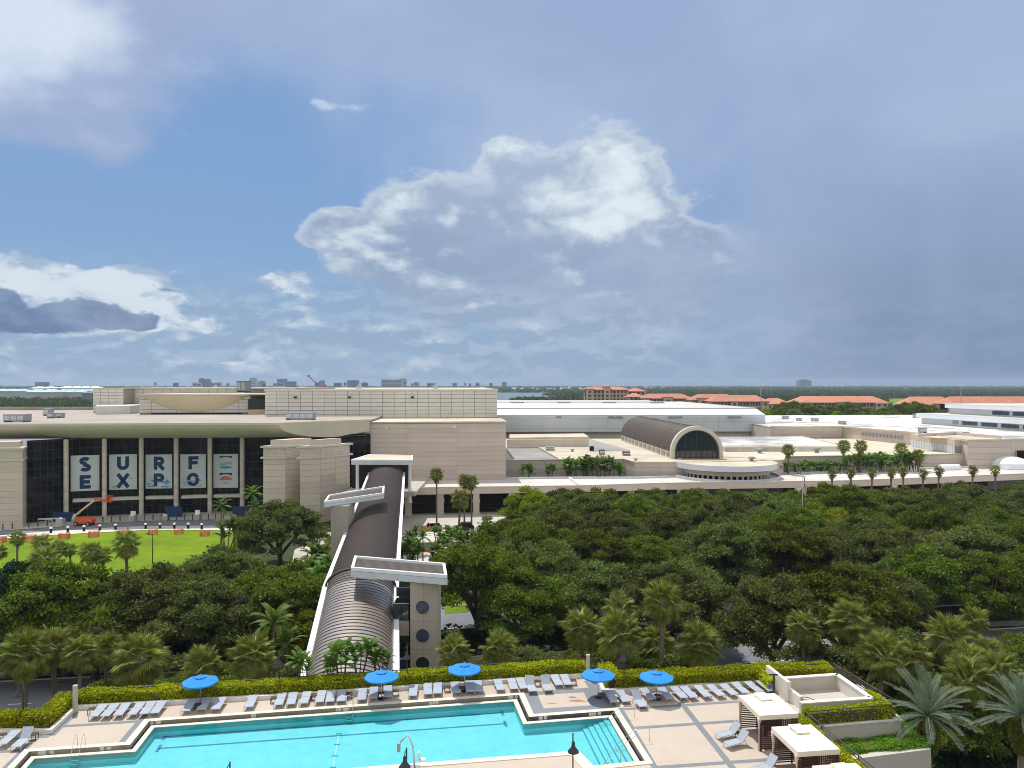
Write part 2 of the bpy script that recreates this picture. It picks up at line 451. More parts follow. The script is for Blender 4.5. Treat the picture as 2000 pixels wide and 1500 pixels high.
def ORD(i):
    w = ['first','second','third','fourth','fifth','sixth','seventh','eighth','ninth','tenth','eleventh','twelfth','thirteenth','fourteenth','fifteenth','sixteenth','seventeenth','eighteenth','nineteenth','twentieth']
    if i < 20: return w[i]
    t = {2:'twenty', 3:'thirty', 4:'forty'}
    q, r = divmod(i+1, 10)
    return (t[q]+'-'+w[r-1]) if r else {20:'twentieth',30:'thirtieth',40:'fortieth'}[i+1]

# ---------------------------------------------------------------- materials
mat('grass_rough', (.040, .062, .015), .95, var=.35, scale=.5, bump=.4, bscale=6)
mat('lawn', (.175, .255, .008), .9, var=.12, scale=.35, bump=.3, bscale=14, color2=(.105, .185, .010), spec=.1)
mat('asphalt', (.075, .077, .083), .9, var=.2, scale=.6, bump=.2, bscale=30)
mat('asphalt_pale', (.21, .22, .25), .9, var=.12, scale=.4)
mat('concrete_white', (.62, .59, .54), .85, var=.12, scale=.5)
mat('concrete_walk', (.50, .46, .40), .85, var=.14, scale=.6)
mat('paint_white', (.75, .75, .73), .7, var=.1)
mat('paint_yellow', (.62, .38, .05), .7, var=.1)
mat('red_paving', (.55, .17, .14), .8, var=.12)
mat('mulch', (.08, .045, .03), .95, var=.3, scale=3)
mat('precast', (.59, .505, .43), .85, var=.05, scale=.25, streak=True, obj_var=.07)
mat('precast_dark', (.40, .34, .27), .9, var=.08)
mat('stucco', (.61, .565, .48), .85, var=.06, scale=.3, streak=True)
mat('cream_panel', (.67, .645, .575), .6, var=.05, scale=.2, obj_var=.03)
mat('joint', (.32, .30, .26), .9, var=.1)
mat('cream_cove', (.66, .57, .38), .7, var=.05)
mat('soffit', (.52, .50, .38), .75, var=.07, scale=.3, streak=True)
mat('roof_cream', (.62, .54, .42), .85, var=.18, scale=.12)
mat('roof_pink', (.66, .60, .555), .85, var=.18, scale=.10)
mat('roof_tan', (.40, .35, .30), .9, var=.15, scale=.12)
mat('roof_white', (.66, .645, .62), .8, var=.22, scale=.06, color2=(.27, .265, .27), thr=(.43, .56))
mat('roof_grey', (.33, .31, .30), .85, var=.2, scale=.08)
mat('metal_white', (.62, .66, .68), .45, var=.04, scale=.2, spec=.5, obj_var=.02)
mat('metal_bright', (.80, .83, .87), .35, var=.04, spec=.5)
mat('trim_grey', (.52, .56, .57), .5, var=.04, obj_var=.02)
mat('trim_white', (.82, .84, .86), .5, var=.03)
mat('bronze_roof', (.115, .088, .076), .5, metal=.25, var=.12, scale=.6, spec=.5)
mat('bronze_metal', (.43, .37, .32), .35, metal=.75, var=.05, scale=.5, obj_var=.03)
mat('bronze_dark', (.035, .022, .018), .5, var=.1)
mat('vault_roof', (.115, .093, .073), .55, metal=.1, var=.10, scale=.3)
mat('vault_slats', (.095, .075, .058), .55, var=.08)
mat('tower_stone', (.42, .375, .30), .75, var=.05, scale=.3, obj_var=.02)
mat('dark_glass', (.010, .010, .012), .09, var=.3, scale=.1, spec=.25, obj_var=.8)
mat('mid_glass', (.03, .045, .05), .06, var=.2, scale=.2, spec=.8)
mat('blue_glass', (.045, .06, .10), .15, var=.2, spec=.6)
mat('interior', (.02, .017, .015), .9, var=.3)
mat('interior_brown', (.085, .05, .032), .8, var=.3, scale=.3)
mat('mullion', (.05, .05, .052), .5, var=.1)
mat('ac_grey', (.30, .32, .35), .6, var=.1)
mat('ac_brown', (.10, .05, .035), .6, var=.15)
mat('deck', (.51, .43, .355), .85, var=.05, scale=.7, bump=.08, bscale=40)
mat('deck_grey', (.20, .215, .235), .85, var=.08, scale=1.2)
mat('deck_stain', (.38, .25, .17), .85, var=.2, scale=2)
mat('coping', (.70, .64, .52), .7, var=.05, scale=2)
mat('tile_dark', (.018, .025, .06), .25, var=.3, scale=8)
mat('tile_pale', (.62, .60, .50), .4, var=.1)
mat('planter', (.50, .455, .40), .85, var=.06, scale=.4, streak=True)
mat('planter_white', (.72, .68, .62), .8, var=.05)
mat('pool_floor', (.26, .60, .635), .7, var=.05, scale=1.4, color2=(.225, .555, .60))
mat('pool_wall', (.22, .72, .74), .6, var=.05)
mat('pool_line', (.03, .22, .42), .6, var=.1)
mat('hedge_core', (.12, .14, .012), .95, var=.3, scale=4)
mat('wood_dark', (.075, .03, .022), .6, var=.2, scale=3)
mat('canvas', (.80, .73, .60), .85, var=.04)
mat('canvas_shade', (.52, .42, .32), .85, var=.06)
mat('sling', (.36, .41, .49), .8, var=.05, scale=5)
mat('lounger_frame', (.45, .40, .34), .5, var=.06)
mat('table_dark', (.045, .03, .03), .5, var=.1)
mat('umbrella_blue', (.015, .24, .70), .8, var=.08, scale=1)
mat('umbrella_pole', (.55, .55, .55), .35, metal=.5, var=.05)
mat('chrome', (.62, .63, .65), .18, metal=.95, var=.03)
mat('lamp_black', (.012, .014, .022), .3, var=.1, spec=.6)
mat('rail_brown', (.10, .075, .06), .6, var=.1)
mat('trunk_grey', (.13, .10, .075), .95, var=.3, scale=3, bump=.5, bscale=12)
mat('trunk_palm', (.20, .155, .115), .95, var=.3, scale=4, bump=.6, bscale=10)
mat('bark_dark', (.05, .04, .03), .95, var=.3, scale=3)
mat('terracotta', (.52, .225, .145), .85, var=.12, scale=.08)
mat('condo_wall', (.58, .46, .35), .85, var=.08, scale=.1)
mat('condo_dark', (.13, .10, .08), .9, var=.1)
mat('far_building', (.20, .21, .23), .8, var=.15, scale=.02)
mat('far_glass', (.06, .12, .20), .3, var=.1)
mat('far_pale', (.50, .50, .50), .8, var=.1, scale=.02)
mat('teal_roof', (.42, .66, .72), .6, var=.15, scale=.03)
mat('water_lake', (.09, .13, .17), .25, var=.1, scale=.01)
mat('crane_red', (.42, .16, .15), .7, var=.1)
mat('orange_paint', (.72, .10, .02), .4, var=.06)
mat('boom_cream', (.62, .56, .36), .5, var=.06)
mat('tyre', (.015, .015, .016), .85, var=.1)
mat('rim_white', (.55, .55, .55), .5, var=.05)
mat('banner_white', (.60, .645, .67), .8, var=.05, scale=.3)
mat('navy', (.008, .045, .12), .7, var=.05)
mat('wave_blue', (.09, .30, .47), .7, var=.1)
mat('wave_pale', (.30, .47, .55), .7, var=.1)
mat('logo_orange', (.55, .20, .08), .7, var=.05)
mat('safety_orange', (.80, .25, .12), .8, var=.1)
mat('cone_pink', (.80, .08, .08), .7, var=.05)
mat('car_white', (.75, .75, .75), .25, var=.02, spec=.7)
mat('car_black', (.012, .012, .014), .15, var=.05, spec=.8)
mat('car_orange', (.60, .17, .06), .3, var=.05, spec=.7)
mat('car_silver', (.35, .36, .38), .25, metal=.5, var=.03)
mat('car_blue', (.05, .08, .14), .2, var=.03, spec=.8)
mat('flag_red', (.45, .03, .04), .8, var=.05)
mat('flag_white', (.75, .75, .75), .8, var=.03)
mat('flag_blue', (.015, .03, .14), .8, var=.05)
leafmat('oak_leaf', (.024, .046, .006), (.235, .295, .036), spec=.1, trans=.4)
leafmat('oak_leaf_grey', (.032, .050, .014), (.250, .290, .090), spec=.1, trans=.4)
leafmat('oak_leaf_lime', (.08, .12, .008), (.38, .44, .030), spec=.1, trans=.4)
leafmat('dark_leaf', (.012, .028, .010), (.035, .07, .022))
leafmat('hedge_leaf', (.22, .27, .008), (.60, .60, .015), trans=.3, spec=.1, obj_hue=.005)
leafmat('grass_leaf', (.08, .19, .012), (.22, .42, .03), trans=.3)
leafmat('sabal_leaf', (.13, .165, .025), (.38, .39, .085), trans=.3, spec=.3)
leafmat('sabal_dead', (.18, .11, .04), (.38, .25, .12), trans=.2)
leafmat('date_leaf', (.11, .16, .115), (.30, .37, .29), trans=.2, spec=.5)
leafmat('queen_leaf', (.06, .12, .015), (.20, .31, .045), trans=.3)
leafmat('fern_leaf', (.10, .13, .010), (.26, .26, .025), trans=.3)
leafmat('forest_leaf', (.035, .058, .012), (.085, .115, .028), trans=.2, spec=.05)

def water_mat():
    m = bpy.data.materials.new('pool_water'); m.use_nodes = True; t = m.node_tree; t.nodes.clear(); g = NG(t)
    geo = g.new('ShaderNodeNewGeometry')
    bp = g.new('ShaderNodeBump'); bp.inputs['Strength'].default_value = .25; bp.inputs['Distance'].default_value = .02
    g.l.new(g.noise(geo.outputs['Position'], 3.5, 5, .6, .4), bp.inputs['Height'])
    tr = g.new('ShaderNodeBsdfTransparent')
    n = g.noise(geo.outputs['Position'], 1.1, 5, .6, .6)
    c = g.mix(g.smooth(n, .3, .7), (.66, .95, .96), (.76, .985, 1.0)); g.l.new(c, tr.inputs[0])
    gl = g.new('ShaderNodeBsdfGlossy'); gl.inputs['Roughness'].default_value = .04; g.l.new(bp.outputs[0], gl.inputs['Normal'])
    fr = g.new('ShaderNodeFresnel'); fr.inputs[0].default_value = 1.33; g.l.new(bp.outputs[0], fr.inputs['Normal'])
    mx = g.new('ShaderNodeMixShader'); g.l.new(fr.outputs[0], mx.inputs[0]); g.l.new(tr.outputs[0], mx.inputs[1]); g.l.new(gl.outputs[0], mx.inputs[2])
    o = g.new('ShaderNodeOutputMaterial'); g.l.new(mx.outputs[0], o.inputs[0])
    MATS['pool_water'] = m
water_mat()
def glass_mat():
    m = bpy.data.materials.new('clear_glass'); m.use_nodes = True; t = m.node_tree; t.nodes.clear(); g = NG(t)
    tr = g.new('ShaderNodeBsdfTransparent'); tr.inputs[0].default_value = (.45, .52, .52, 1)
    gl = g.new('ShaderNodeBsdfGlossy'); gl.inputs['Roughness'].default_value = .03
    mx = g.new('ShaderNodeMixShader'); mx.inputs[0].default_value = .12; g.l.new(tr.outputs[0], mx.inputs[1]); g.l.new(gl.outputs[0], mx.inputs[2])
    o = g.new('ShaderNodeOutputMaterial'); g.l.new(mx.outputs[0], o.inputs[0])
    MATS['clear_glass'] = m
glass_mat()

def flat(name, pts, z, m, kind='structure', label=None):
    mb = MB(); mb.raw([(p[0], p[1], z) for p in pts], [tuple(range(len(pts)))])
    o = mb.build(name, m)
    if o.data.polygons[0].normal.z < 0: o.data.flip_normals()
    tag(o, label, kind=kind)
    return o
# ================================================================ THE SETTING
g0 = MB(); g0.raw([(-14000,-300,0),(14000,-300,0),(14000,14000,0),(-14000,14000,0)], [(0,1,2,3)])
tag(g0.build('ground', 'grass_rough'), 'rough green ground under the trees and out to the horizon', kind='structure')
def fr(u, v):           # street frame, turned about 8.5 degrees like the road
    a = R(8.5); return (u*math.cos(a)-v*math.sin(a), u*math.sin(a)+v*math.cos(a))
flat('road', [fr(-260,84), fr(260,84), fr(260,98), fr(-260,98)], .02, 'asphalt_pale', label='grey boulevard under the trees beyond the pool deck')
flat('road', [fr(-260,110), fr(260,110), fr(260,121), fr(-260,121)], .02, 'asphalt_pale', label='far carriageway of the boulevard under the oaks')
flat('sidewalk', [fr(-260,99.2), fr(260,99.2), fr(260,101.4), fr(-260,101.4)], .024, 'concrete_walk')
mk = MB()
for k in range(-40, 40):
    a = fr(k*6, 90.9); b = fr(k*6+2.4, 91.1)
    mk.raw([(*fr(k*6,90.9),.028),(*fr(k*6+2.4,90.9),.028),(*fr(k*6+2.4,91.1),.028),(*fr(k*6,91.1),.028)], [(0,1,2,3)])
tag(mk.build('lane_marking', 'paint_white'), 'dashed white lane line on the boulevard', kind='structure')
for v in (97.4, 109.6):
    flat('edge_line', [fr(-260,v), fr(260,v), fr(260,v+.25), fr(-260,v+.25)], .029, 'paint_yellow')
kb = MB()
for v in (98.05, 83.8, 109.5, 121.2): kb.raw([(*fr(a,b),z) for z in (0,.13) for a, b in ((-260,v),(260,v),(260,v+.18),(-260,v+.18))], [(4,5,6,7),(0,1,5,4),(2,3,7,6)])
tag(kb.build('kerb', 'concrete_white'), kind='structure')

# lawn, curved walk, drive and forecourt in front of the glass lobby
walk_o = [W(-260,1068), W(-100,1058), W(0,1053.5), W(110,1045.5), W(204,1040.2), W(280,1036.5), W(360,1036), W(431,1036.5), W(520,1040)]
walk_i = [W(-260,1058), W(-100,1050), W(0,1046.8), W(110,1037.5), W(204,1032), W(280,1028.6), W(360,1027.8), W(431,1028), W(520,1031)]
drv_i  = [W(-260,1046), W(-100,1042), W(0,1037.5), W(110,1030), W(204,1022), W(280,1018.5), W(360,1016.5), W(431,1015.5), W(520,1016)]
def strip(name, A, B, z, m, label=None):
    mb = MB(); n = len(A)
    mb.raw([(p[0],p[1],z) for p in A]+[(p[0],p[1],z) for p in B], [(i,i+1,n+i+1,n+i) for i in range(n-1)])
    return tag(mb.build(name, m), label, kind='structure')
strip('sidewalk', walk_o, walk_i, .13, 'concrete_white', 'curved white walk between the lawn and the drive')
strip('driveway', walk_i, drv_i, .03, 'asphalt_pale', 'curved grey drive before the glass lobby')
fore = [Vector((p.x*1.13+2, p.y*1.13, 0)) for p in drv_i]
strip('forecourt', drv_i, fore, .12, 'concrete_walk', 'beige paved forecourt at the foot of the glass lobby')
strip('lawn', [Vector((p[0], 128+.05*p[0]*0, 0)) for p in walk_o], walk_o, .05, 'lawn', 'bright green lawn inside the curved walk')
flat('path', [W(-120,1166), W(-100,1156), W(60,1140), W(100,1130), W(110,1133), W(80,1149), W(0,1156), W(-90,1168)], .07, 'concrete_white')
flat('path', [W(575,1075), W(640,1040), W(700,1045), W(690,1085), W(620,1125), W(570,1100)], .075, 'concrete_walk', label='pale paving at the foot of the far bridge tower')
# drop-off road right of the bridge
flat('plaza', [(-36,172), (-30,206), (150,236), (175,222), (160,196), (-10,170)], .035, 'concrete_walk', label='paved drop-off plaza under the long canopy')
flat('driveway', [(-34,168), (-34,181), (-4,184), (20,190), (120,205), (170,212), (170,196), (120,190), (20,176), (-4,171)], .05, 'concrete_white', label='white concrete drop-off drive')
flat('driveway', [(-34,148), (-34,158), (-4,161), (40,167), (150,186), (150,174), (40,155), (-4,150)], .045, 'concrete_white', label='white concrete lane nearer the trees')
flat('painted_patch', [W(876,1044), W(918,1042), W(912,1034), W(880,1035)], .06, 'red_paving', label='faded red patch on the drop-off drive')
flat('planting_bed', [(-20,159.6), (-3,162.5), (14,165), (14,170), (-3,168), (-20,166.5)], .055, 'mulch')
flat('edge_line', [(-20,158.6), (14,164), (14,164.5), (-20,159.2)], .06, 'paint_yellow')
flat('lawn', [W(870,1127), W(906,1124), W(908,1115), W(880,1112)], .06, 'lawn', label='small bright lawn beside the near bridge tower')
flat('lawn', [W(868,1200), W(915,1196), W(925,1140), W(872,1135)], .05, 'lawn', label='green strip right of the near bridge tower')
flat('lawn', [W(870,1100), W(912,1098), W(914,1084), W(880,1082)], .05, 'lawn', label='green verge by the drop-off lane')
flat('path', [W(868,1131), W(915,1127), W(915,1124), W(868,1127)], .07, 'concrete_white')
# lake, pond
flat('lake', [(-1500,1500), (-60,1560), W(1060,784), W(1145,782), W(1150,779), W(1090,776), W(1065,772), W(1088,770), W(1092,767.6), W(930,767.2), (-2500,3050)], .6, 'water_lake', label='grey-blue lake far behind the halls')
flat('pond', [W(1744,806), W(1772,806), W(1769,787), W(1744,788)], .6, 'water_lake', label='small pond seen between the terracotta roofs')
flat('field', [W(1735,787), W(1790,787), W(1780,779), W(1738,779)], .7, 'lawn', label='bright green field behind the pond')
flat('field', [(-420,330), (-150,330), (-150,640), (-620,640)], .1, 'asphalt_pale', label='grey parking ground behind the left roofs')

# haze: one even box of pale air
hz = MB().box(-9500, 9500, -80, 11500, -1, 92)
ho = hz.build('haze', 'deck', origin=(0,0,-1))
hm = bpy.data.materials.new('haze'); hm.use_nodes = True; hm.node_tree.nodes.clear()
hv = hm.node_tree.nodes.new('ShaderNodeVolumePrincipled'); hv.inputs['Density'].default_value = 7.0e-5
hv.inputs['Color'].default_value = (.66, .80, 1, 1); hv.inputs['Anisotropy'].default_value = .0
hout = hm.node_tree.nodes.new('ShaderNodeOutputMaterial'); hm.node_tree.links.new(hv.outputs[0], hout.inputs[1])
ho.data.materials.clear(); ho.data.materials.append(hm); tag(ho, kind='stuff')
# ================================================================ CONVENTION CENTRE
# ---- glass lobby with great columns and the hull-shaped roof
LB = thing('lobby_building', (-95,205,0), 'glass-fronted lobby with tall columns, five banners and a deep hull-shaped pale roof', 'building')
colpx = [(129,1014),(204,1010),(276,1007),(344,1005.5),(410,1003),(473,1002)]
cols = [W(*p) for p in colpx]
front = [Vector((-129,193.7,0)), Vector((-60.3,198.7,0))]
# roof deck
f0 = Vector((-240,186,0)); fr_ = front[1]; bk = Vector((-40.5,218,0))
roofp = [f0, front[0], fr_, bk, (-44,300), (-245,300)]
slab('roof', roofp, 24.3, 24.8, 'roof_tan', LB)
pm = MB(); wall_line(pm, [f0, front[0], fr_, bk], .5, 24.4, 25.0, off=.2); pm.build('parapet', 'stucco', LB)
pm = MB(); wall_line(pm, [(-245,300), (-130,302)], 1.2, 24.0, 26.0); pm.build('parapet', 'roof_tan', LB)
# hull: quarter-ellipse section from the front edge down and back
botl = [Vector((-240,188,0)), Vector((-131,196.5,0)), Vector((-98,203.5,0)), Vector((-66,208.5,0)), Vector((-50,214,0))]
topl = [f0, front[0], (front[0]+fr_)/2+Vector((0,.6,0)), fr_, fr_]
# sweep across with matching stations
mb = MB(); NS, NA = 60, 14
def lerp_pl(P, t):
    x = t*(len(P)-1); i = min(int(x), len(P)-2); return Vector(P[i]).lerp(Vector(P[i+1]), x-i)
T = [f0+(front[0]-f0)*t for t in np.linspace(0,1,12)][:-1]+[front[0].lerp(fr_, t) for t in np.linspace(0,1,40)]
Bm = []
for p in T:
    q = (p.x+240)/(180); w_ = max(0, p.x+129)/68.7; Bm.append(Vector((p.x-1.5+13.8*w_, p.y+10.5+1.5*w_, 0)))
vs = []
for a, b in zip(T, Bm):
    for k in range(NA+1):
        an = math.pi/2*k/NA
        c = a.lerp(b, 1-math.cos(an)); vs.append((c.x, c.y, 24.5-4.0*math.sin(an)))
n1 = NA+1
mb.raw(vs, [(i*n1+k, i*n1+k+1, (i+1)*n1+k+1, (i+1)*n1+k) for i in range(len(T)-1) for k in range(NA)], smooth=True)
mb.build('hull_soffit', 'soffit', LB)
# flat end of the hull, running back at an angle
e = MB(); ea = fr_; eb = bk; ev = [(ea.x,ea.y,24.8)]
NE = 18
tops = []; bots = []
for k in range(NE+1):
    an = math.pi/2*min(1, k/14); t = .62*(1-math.cos(an)) if k <= 14 else .62+.38*(k-14)/(NE-14)
    p = ea.lerp(eb, t); d = math.sin(an) if k <= 14 else 1-.28*((t-.62)/.38)**.8
    tops.append((p.x+.05, p.y-.05, 24.75)); bots.append((p.x+.05, p.y-.05, 24.5-4.0*d))
e.raw(tops+bots, [(k, NE+1+k, NE+2+k, k+1) for k in range(NE)])
e.build('hull_end', 'soffit', LB)
# underside closing plate
u = MB(); bl = Bm+[Vector((-40.8,217.6,0)), Vector((-240,216,0))]
u.raw([(p.x,p.y,20.48) for p in bl], [tuple(range(len(bl)))]); u.build('ceiling', 'soffit', LB)
# columns
cm = MB(); 
for zz in range(6): cm.lathe([(.58,.0+3.45*zz+.03),(.6,3.45*zz+.06),(.6,3.45*zz+3.38),(.58,3.45*zz+3.42)], 18)
cm.lathe([(.56,0),(.56,20.6)], 18)
cme = cm.build('column', 'stucco', LB); cme.location = cols[0]-LB.location
# geometry was centred on the world origin, so undo the parent offset
cme.data.transform(Matrix.Translation(LB.location))
for c in cols[1:]: piece('column', cme.data, LB, c)
# glass wall, ledge, banners
gl = [Vector((-121.5,192.5,0))]+[Vector((c.x+.1, c.y+2.6, 0)) for c in cols]+[Vector((-62,213,0)), Vector((-40.5,219.5,0))]
bw = MB(); 
for a, b in zip(gl[:-1], gl[1:]):
    d = (b-a).normalized(); n = Vector((-d.y, d.x, 0))
    bw.raw([(a+n*.3).to_tuple(), (b+n*.3).to_tuple(), ((b+n*.3)+Vector((0,0,20.8))).to_tuple(), ((a+n*.3)+Vector((0,0,20.8))).to_tuple()], [(0,1,2,3)])
bw.build('dark_interior', 'interior', LB)
gw = MB(); gw.box(0,.01,0,.01,0,.01)
for bi, (a, b) in enumerate(zip(gl[:-1], gl[1:])):
    cw = MB(); d = (b-a).normalized(); L = (b-a).length; n = Vector((d.y,-d.x,0))
    nx = max(3, round(L/1.65)); nz = 9
    for i in range(nx+1):
        p = a+d*(L*i/nx)+n*.08; cw.box(p.x-.05, p.x+.05, p.y-.05, p.y+.05, 0, 20.6)
    for j in range(nz+1):
        z = 20.4*j/nz+.05; cw.seg((a+n*.08+Vector((0,0,z))), (b+n*.08+Vector((0,0,z))), .1, .1)
    o = cw.build('glass_wall', 'mullion', LB)
    face_grid(o, a, b, .05, 20.4, nx, nz, 'dark_glass', gap=.1, proud=.04, name='pane')
for i in range(len(gl)-3):
    if i == 0: continue
    a, b = gl[i], gl[i+1]; d = (b-a).normalized(); n = Vector((d.y,-d.x,0))
    m2 = MB(); m2.seg(a+n*1.2+d*.5+Vector((0,0,4.6)), b+n*1.2-d*.7+Vector((0,0,4.6)), 2.0, .75); m2.build('ledge', 'stucco', LB)

# ---- stroke letters for the banners
def stroke(mb, pts, w, fr3, mi=0, th=.05):
    """pts 2-D in banner frame; fr3 maps (x,z,depth)->world"""
    P = [Vector((p[0], p[1], 0)) for p in pts]; n = len(P); L = []; Q = []
    for i in range(n):
        ds = []
        if i > 0: ds.append((P[i]-P[i-1]).normalized())
        if i < n-1: ds.append((P[i+1]-P[i]).normalized())
        t = sum(ds, Vector()).normalized(); nn = Vector((-t.y, t.x, 0)); k = 1/max(.5, nn.dot(Vector((-ds[0].y, ds[0].x, 0))))
        L.append(P[i]+nn*w/2*k); Q.append(P[i]-nn*w/2*k)
    for i in range(n-1):
        q = [L[i], L[i+1], Q[i+1], Q[i]]
        mb.raw([fr3(p.x, p.y, th) for p in q]+[fr3(p.x, p.y, 0) for p in q], [(0,1,2,3),(4,5,1,0),(5,6,2,1),(6,7,3,2),(7,4,0,3)], mi)
def arc(cx, cy, rx, ry, a0, a1, n=14): return [(cx+rx*math.cos(R(a0+(a1-a0)*k/n)), cy+ry*math.sin(R(a0+(a1-a0)*k/n))) for k in range(n+1)]
def glyph(ch, w):
    """strokes on a unit-height box about .86 wide, centred on x=0"""
    h = w/2
    if ch == 'E': return [[(-.36+h,0),(-.36+h,1)], [(-.36+w*.9,1-h),(.38,1-h)], [(-.36+w*.9,.5),(.32,.5)], [(-.36+w*.9,h),(.38,h)]]
    if ch == 'F': return [[(-.34+h,0),(-.34+h,1)], [(-.34+w*.9,1-h),(.40,1-h)], [(-.34+w*.9,.5),(.34,.5)]]
    if ch == 'X': return [[(-.36,0),(.36,1)], [(-.36,1),(.36,0)]]
    if ch == 'U': return [[(-.42+h,1),(-.42+h,.42)]+arc(0,.40,.42-h,.40-h,180,360)+[(.42-h,.42),(.42-h,1)]]
    if ch == 'O': return [arc(0,.5,.46-h,.52-h,0,361,28)]
    if ch == 'P': return [[(-.38+h,0),(-.38+h,1)], [(-.38+w*.9,1-h),(.05,1-h)]+arc(.07,.66,.33-h,.34-h,90,-90)+[(.05,.32+h),(-.38+w*.9,.32+h)]]
    if ch == 'R': return [[(-.38+h,0),(-.38+h,1)], [(-.38+w*.9,1-h),(.05,1-h)]+arc(.07,.66,.33-h,.34-h,90,-90)+[(.05,.32+h),(-.38+w*.9,.32+h)], [(.02,.36),(.36,0)]]
    if ch == 'S': return [arc(.0,.735,.38-h,.265-h*.72,28,265,16)+arc(.0,.262,.40-h,.262-h*.72,85,-152,16)]
banpx = [(138,194,890,960),(213,267.5,888,957),(284.5,336,888,954.5),(352,402,887.5,954),(417,465,887,953)]
pairs = ['SE', 'UX', 'RP', 'FO', None]
names5 = ['S above E', 'U above X', 'R above P', 'F above O', 'the blue wave and orange sun emblems']
for i, (x0, x1, y0, y1) in enumerate(banpx):
    a, b = gl[i+1], gl[i+2]; d = (b-a).normalized(); n = Vector((d.y,-d.x,0))
    a2 = a+n*.55; 
    def hit(px):
        k = (px-1000)/1500; # a2 + d t : x = k y
        t = (k*a2.y-a2.x)/(d.x-k*d.y); return a2+d*t, t
    pL, tL = hit(x0); pR, tR = hit(x1)
    zt = (CAMZ-(y0-750)/1500*pL.y); zb = (CAMZ-(y1-750)/1500*pL.y)
    w_ = tR-tL; c = (pL+pR)/2; H = zt-zb
    B = thing('banner', (c.x, c.y, zb), 'white banner with '+names5[i]+' in the lobby glass', 'banner', 'five banners across the lobby glass')
    def f3(x, z, dep, c=c, zb=zb, d=d, n=n): p = c+d*x+n*(dep); return (p.x, p.y, zb+z)
    m = MB(); m.raw([f3(-w_/2,0,0),f3(w_/2,0,0),f3(w_/2,H,0),f3(-w_/2,H,0),f3(-w_/2,0,-.04),f3(w_/2,0,-.04),f3(w_/2,H,-.04),f3(-w_/2,H,-.04)],[(0,1,2,3),(7,6,5,4),(4,5,1,0),(3,2,6,7),(4,0,3,7),(1,5,6,2)])
    m.build('sheet', 'banner_white', B)
    # printed water ripples low on the sheet
    rp = MB(); rr = random.Random(30+i)
    if 0 < i < 4:
        for k in range(26 if i > 1 else 9):
            zz = H*rr.uniform(.05,.32 if i > 1 else .36); xx = rr.uniform(-w_/2+.3, w_/2-1.6); l = rr.uniform(.7,1.5); t = rr.uniform(.08,.3)
            rp.raw([f3(xx,zz,.008+.001*k),f3(xx+l*.4,zz-t,.008+.001*k),f3(xx+l,zz-.1,.008+.001*k),f3(xx+l*.5,zz+t,.008+.001*k)],[(0,1,2,3)])
        rp.build('printed_water', 'wave_pale' if i != 2 else 'wave_blue', B)
    if pairs[i]:
        hL = H*.385; 
        for q, ch in enumerate(pairs[i]):
            m = MB(); z0 = H*(.555 if q == 0 else .06)
            for st in glyph(ch, .27 if ch not in 'X' else .25):
                stroke(m, [(x*hL*.98, z0+z*hL) for x, z in st], hL*.265, f3, th=.03)
            m.build('letter', 'navy', B)
    else:
        s = w_*.25
        def shape(pts, mt, dep=.03): 
            mm = MB(); nn = len(pts); mm.raw([f3(x,z,dep) for x,z in pts]+[f3(x,z,0) for x,z in pts], [tuple(range(nn))]+[(k,(k+1)%nn,nn+(k+1)%nn,nn+k) for k in range(nn)]); return mm.build('emblem', mt, B)
        up = lambda x: s*x
        shape([(-s,H*.94),(-s,H*.87)]+[(s*math.sin(R(a)), H*.915-.045*H*abs(math.sin(R(a)))**2) for a in range(-80,81,20)]+[(s,H*.87),(s,H*.94)], 'navy')
        shape([(-s,H*.68)]+[(s*x, H*(.75+.03*math.sin(3*x))) for x in np.linspace(-.95,.95,9)]+[(s,H*.76),(s,H*.70)]+[(s*x, H*(.675+.02*math.sin(3*x))) for x in np.linspace(.9,-.9,9)], 'wave_pale')
        shape(arc(0,H*.605,s,H*.035,0,350,20), 'wave_blue', .034)
        shape([(-s,H*.44),(s,H*.44),(s,H*.34)]+[(s*math.cos(R(a)), H*.34+H*.06*math.sin(R(a))) for a in range(10,171,16)]+[(-s,H*.34)], 'navy')
        shape(arc(0,H*.225,s*.98,H*.125,0,180,16), 'logo_orange')
        shape(arc(0,H*.155,s*.75,H*.03,180,360,10), 'logo_orange', .034)

# ---- pillars beside the glass: banded stone with a tiled head
def pillar(A, B_, C, label_part=None):
    A, B_, C = Vector((*A,0)), Vector((*B_,0)), Vector((*C,0)); D = A+(C-B_)
    z1 = 19.5; poly = [A, B_, C, D]
    core = MB().prism([(p.x,p.y) for p in offset_poly(poly, .12)], 0, 16.4).build('pillar', 'precast_dark', LB)
    for (p, q) in ((A,B_),(B_,C)):
        face_grid(core, p, q, 0.02, 16.3, 1 if (q-p).length < 6 else 2, 11, 'precast', gap=.05, proud=.05, name='course', back=.05)
    hd = MB(); ring_o = offset_poly(poly, -.35)
    hd.prism([(p.x,p.y) for p in offset_poly(poly,-.3)], 16.3, 16.75).prism([(p.x,p.y) for p in offset_poly(poly,.05)], 16.75, 19.0).prism([(p.x,p.y) for p in offset_poly(poly,-.3)], 19.0, 19.5)
    hd.build('pillar_head', 'stucco', LB)
    for (p, q) in ((A,B_),(B_,C)):
        face_grid(core, p, q, 16.8, 18.95, 5, 3, 'precast', gap=.05, proud=.03, name='tile', back=.02)
    nk = MB().prism([(p.x,p.y) for p in offset_poly(poly, .75)], 19.5, 20.9).build('pillar_neck', 'precast', LB)
pillar((-53,192), (-48.3,193.7), (-42.7,202))
pillar((-62.3,192.3), (-56.9,193.0), (-51.0,202))
pillar((-134,184.8), (-119.5,187.5), (-122.0,193))
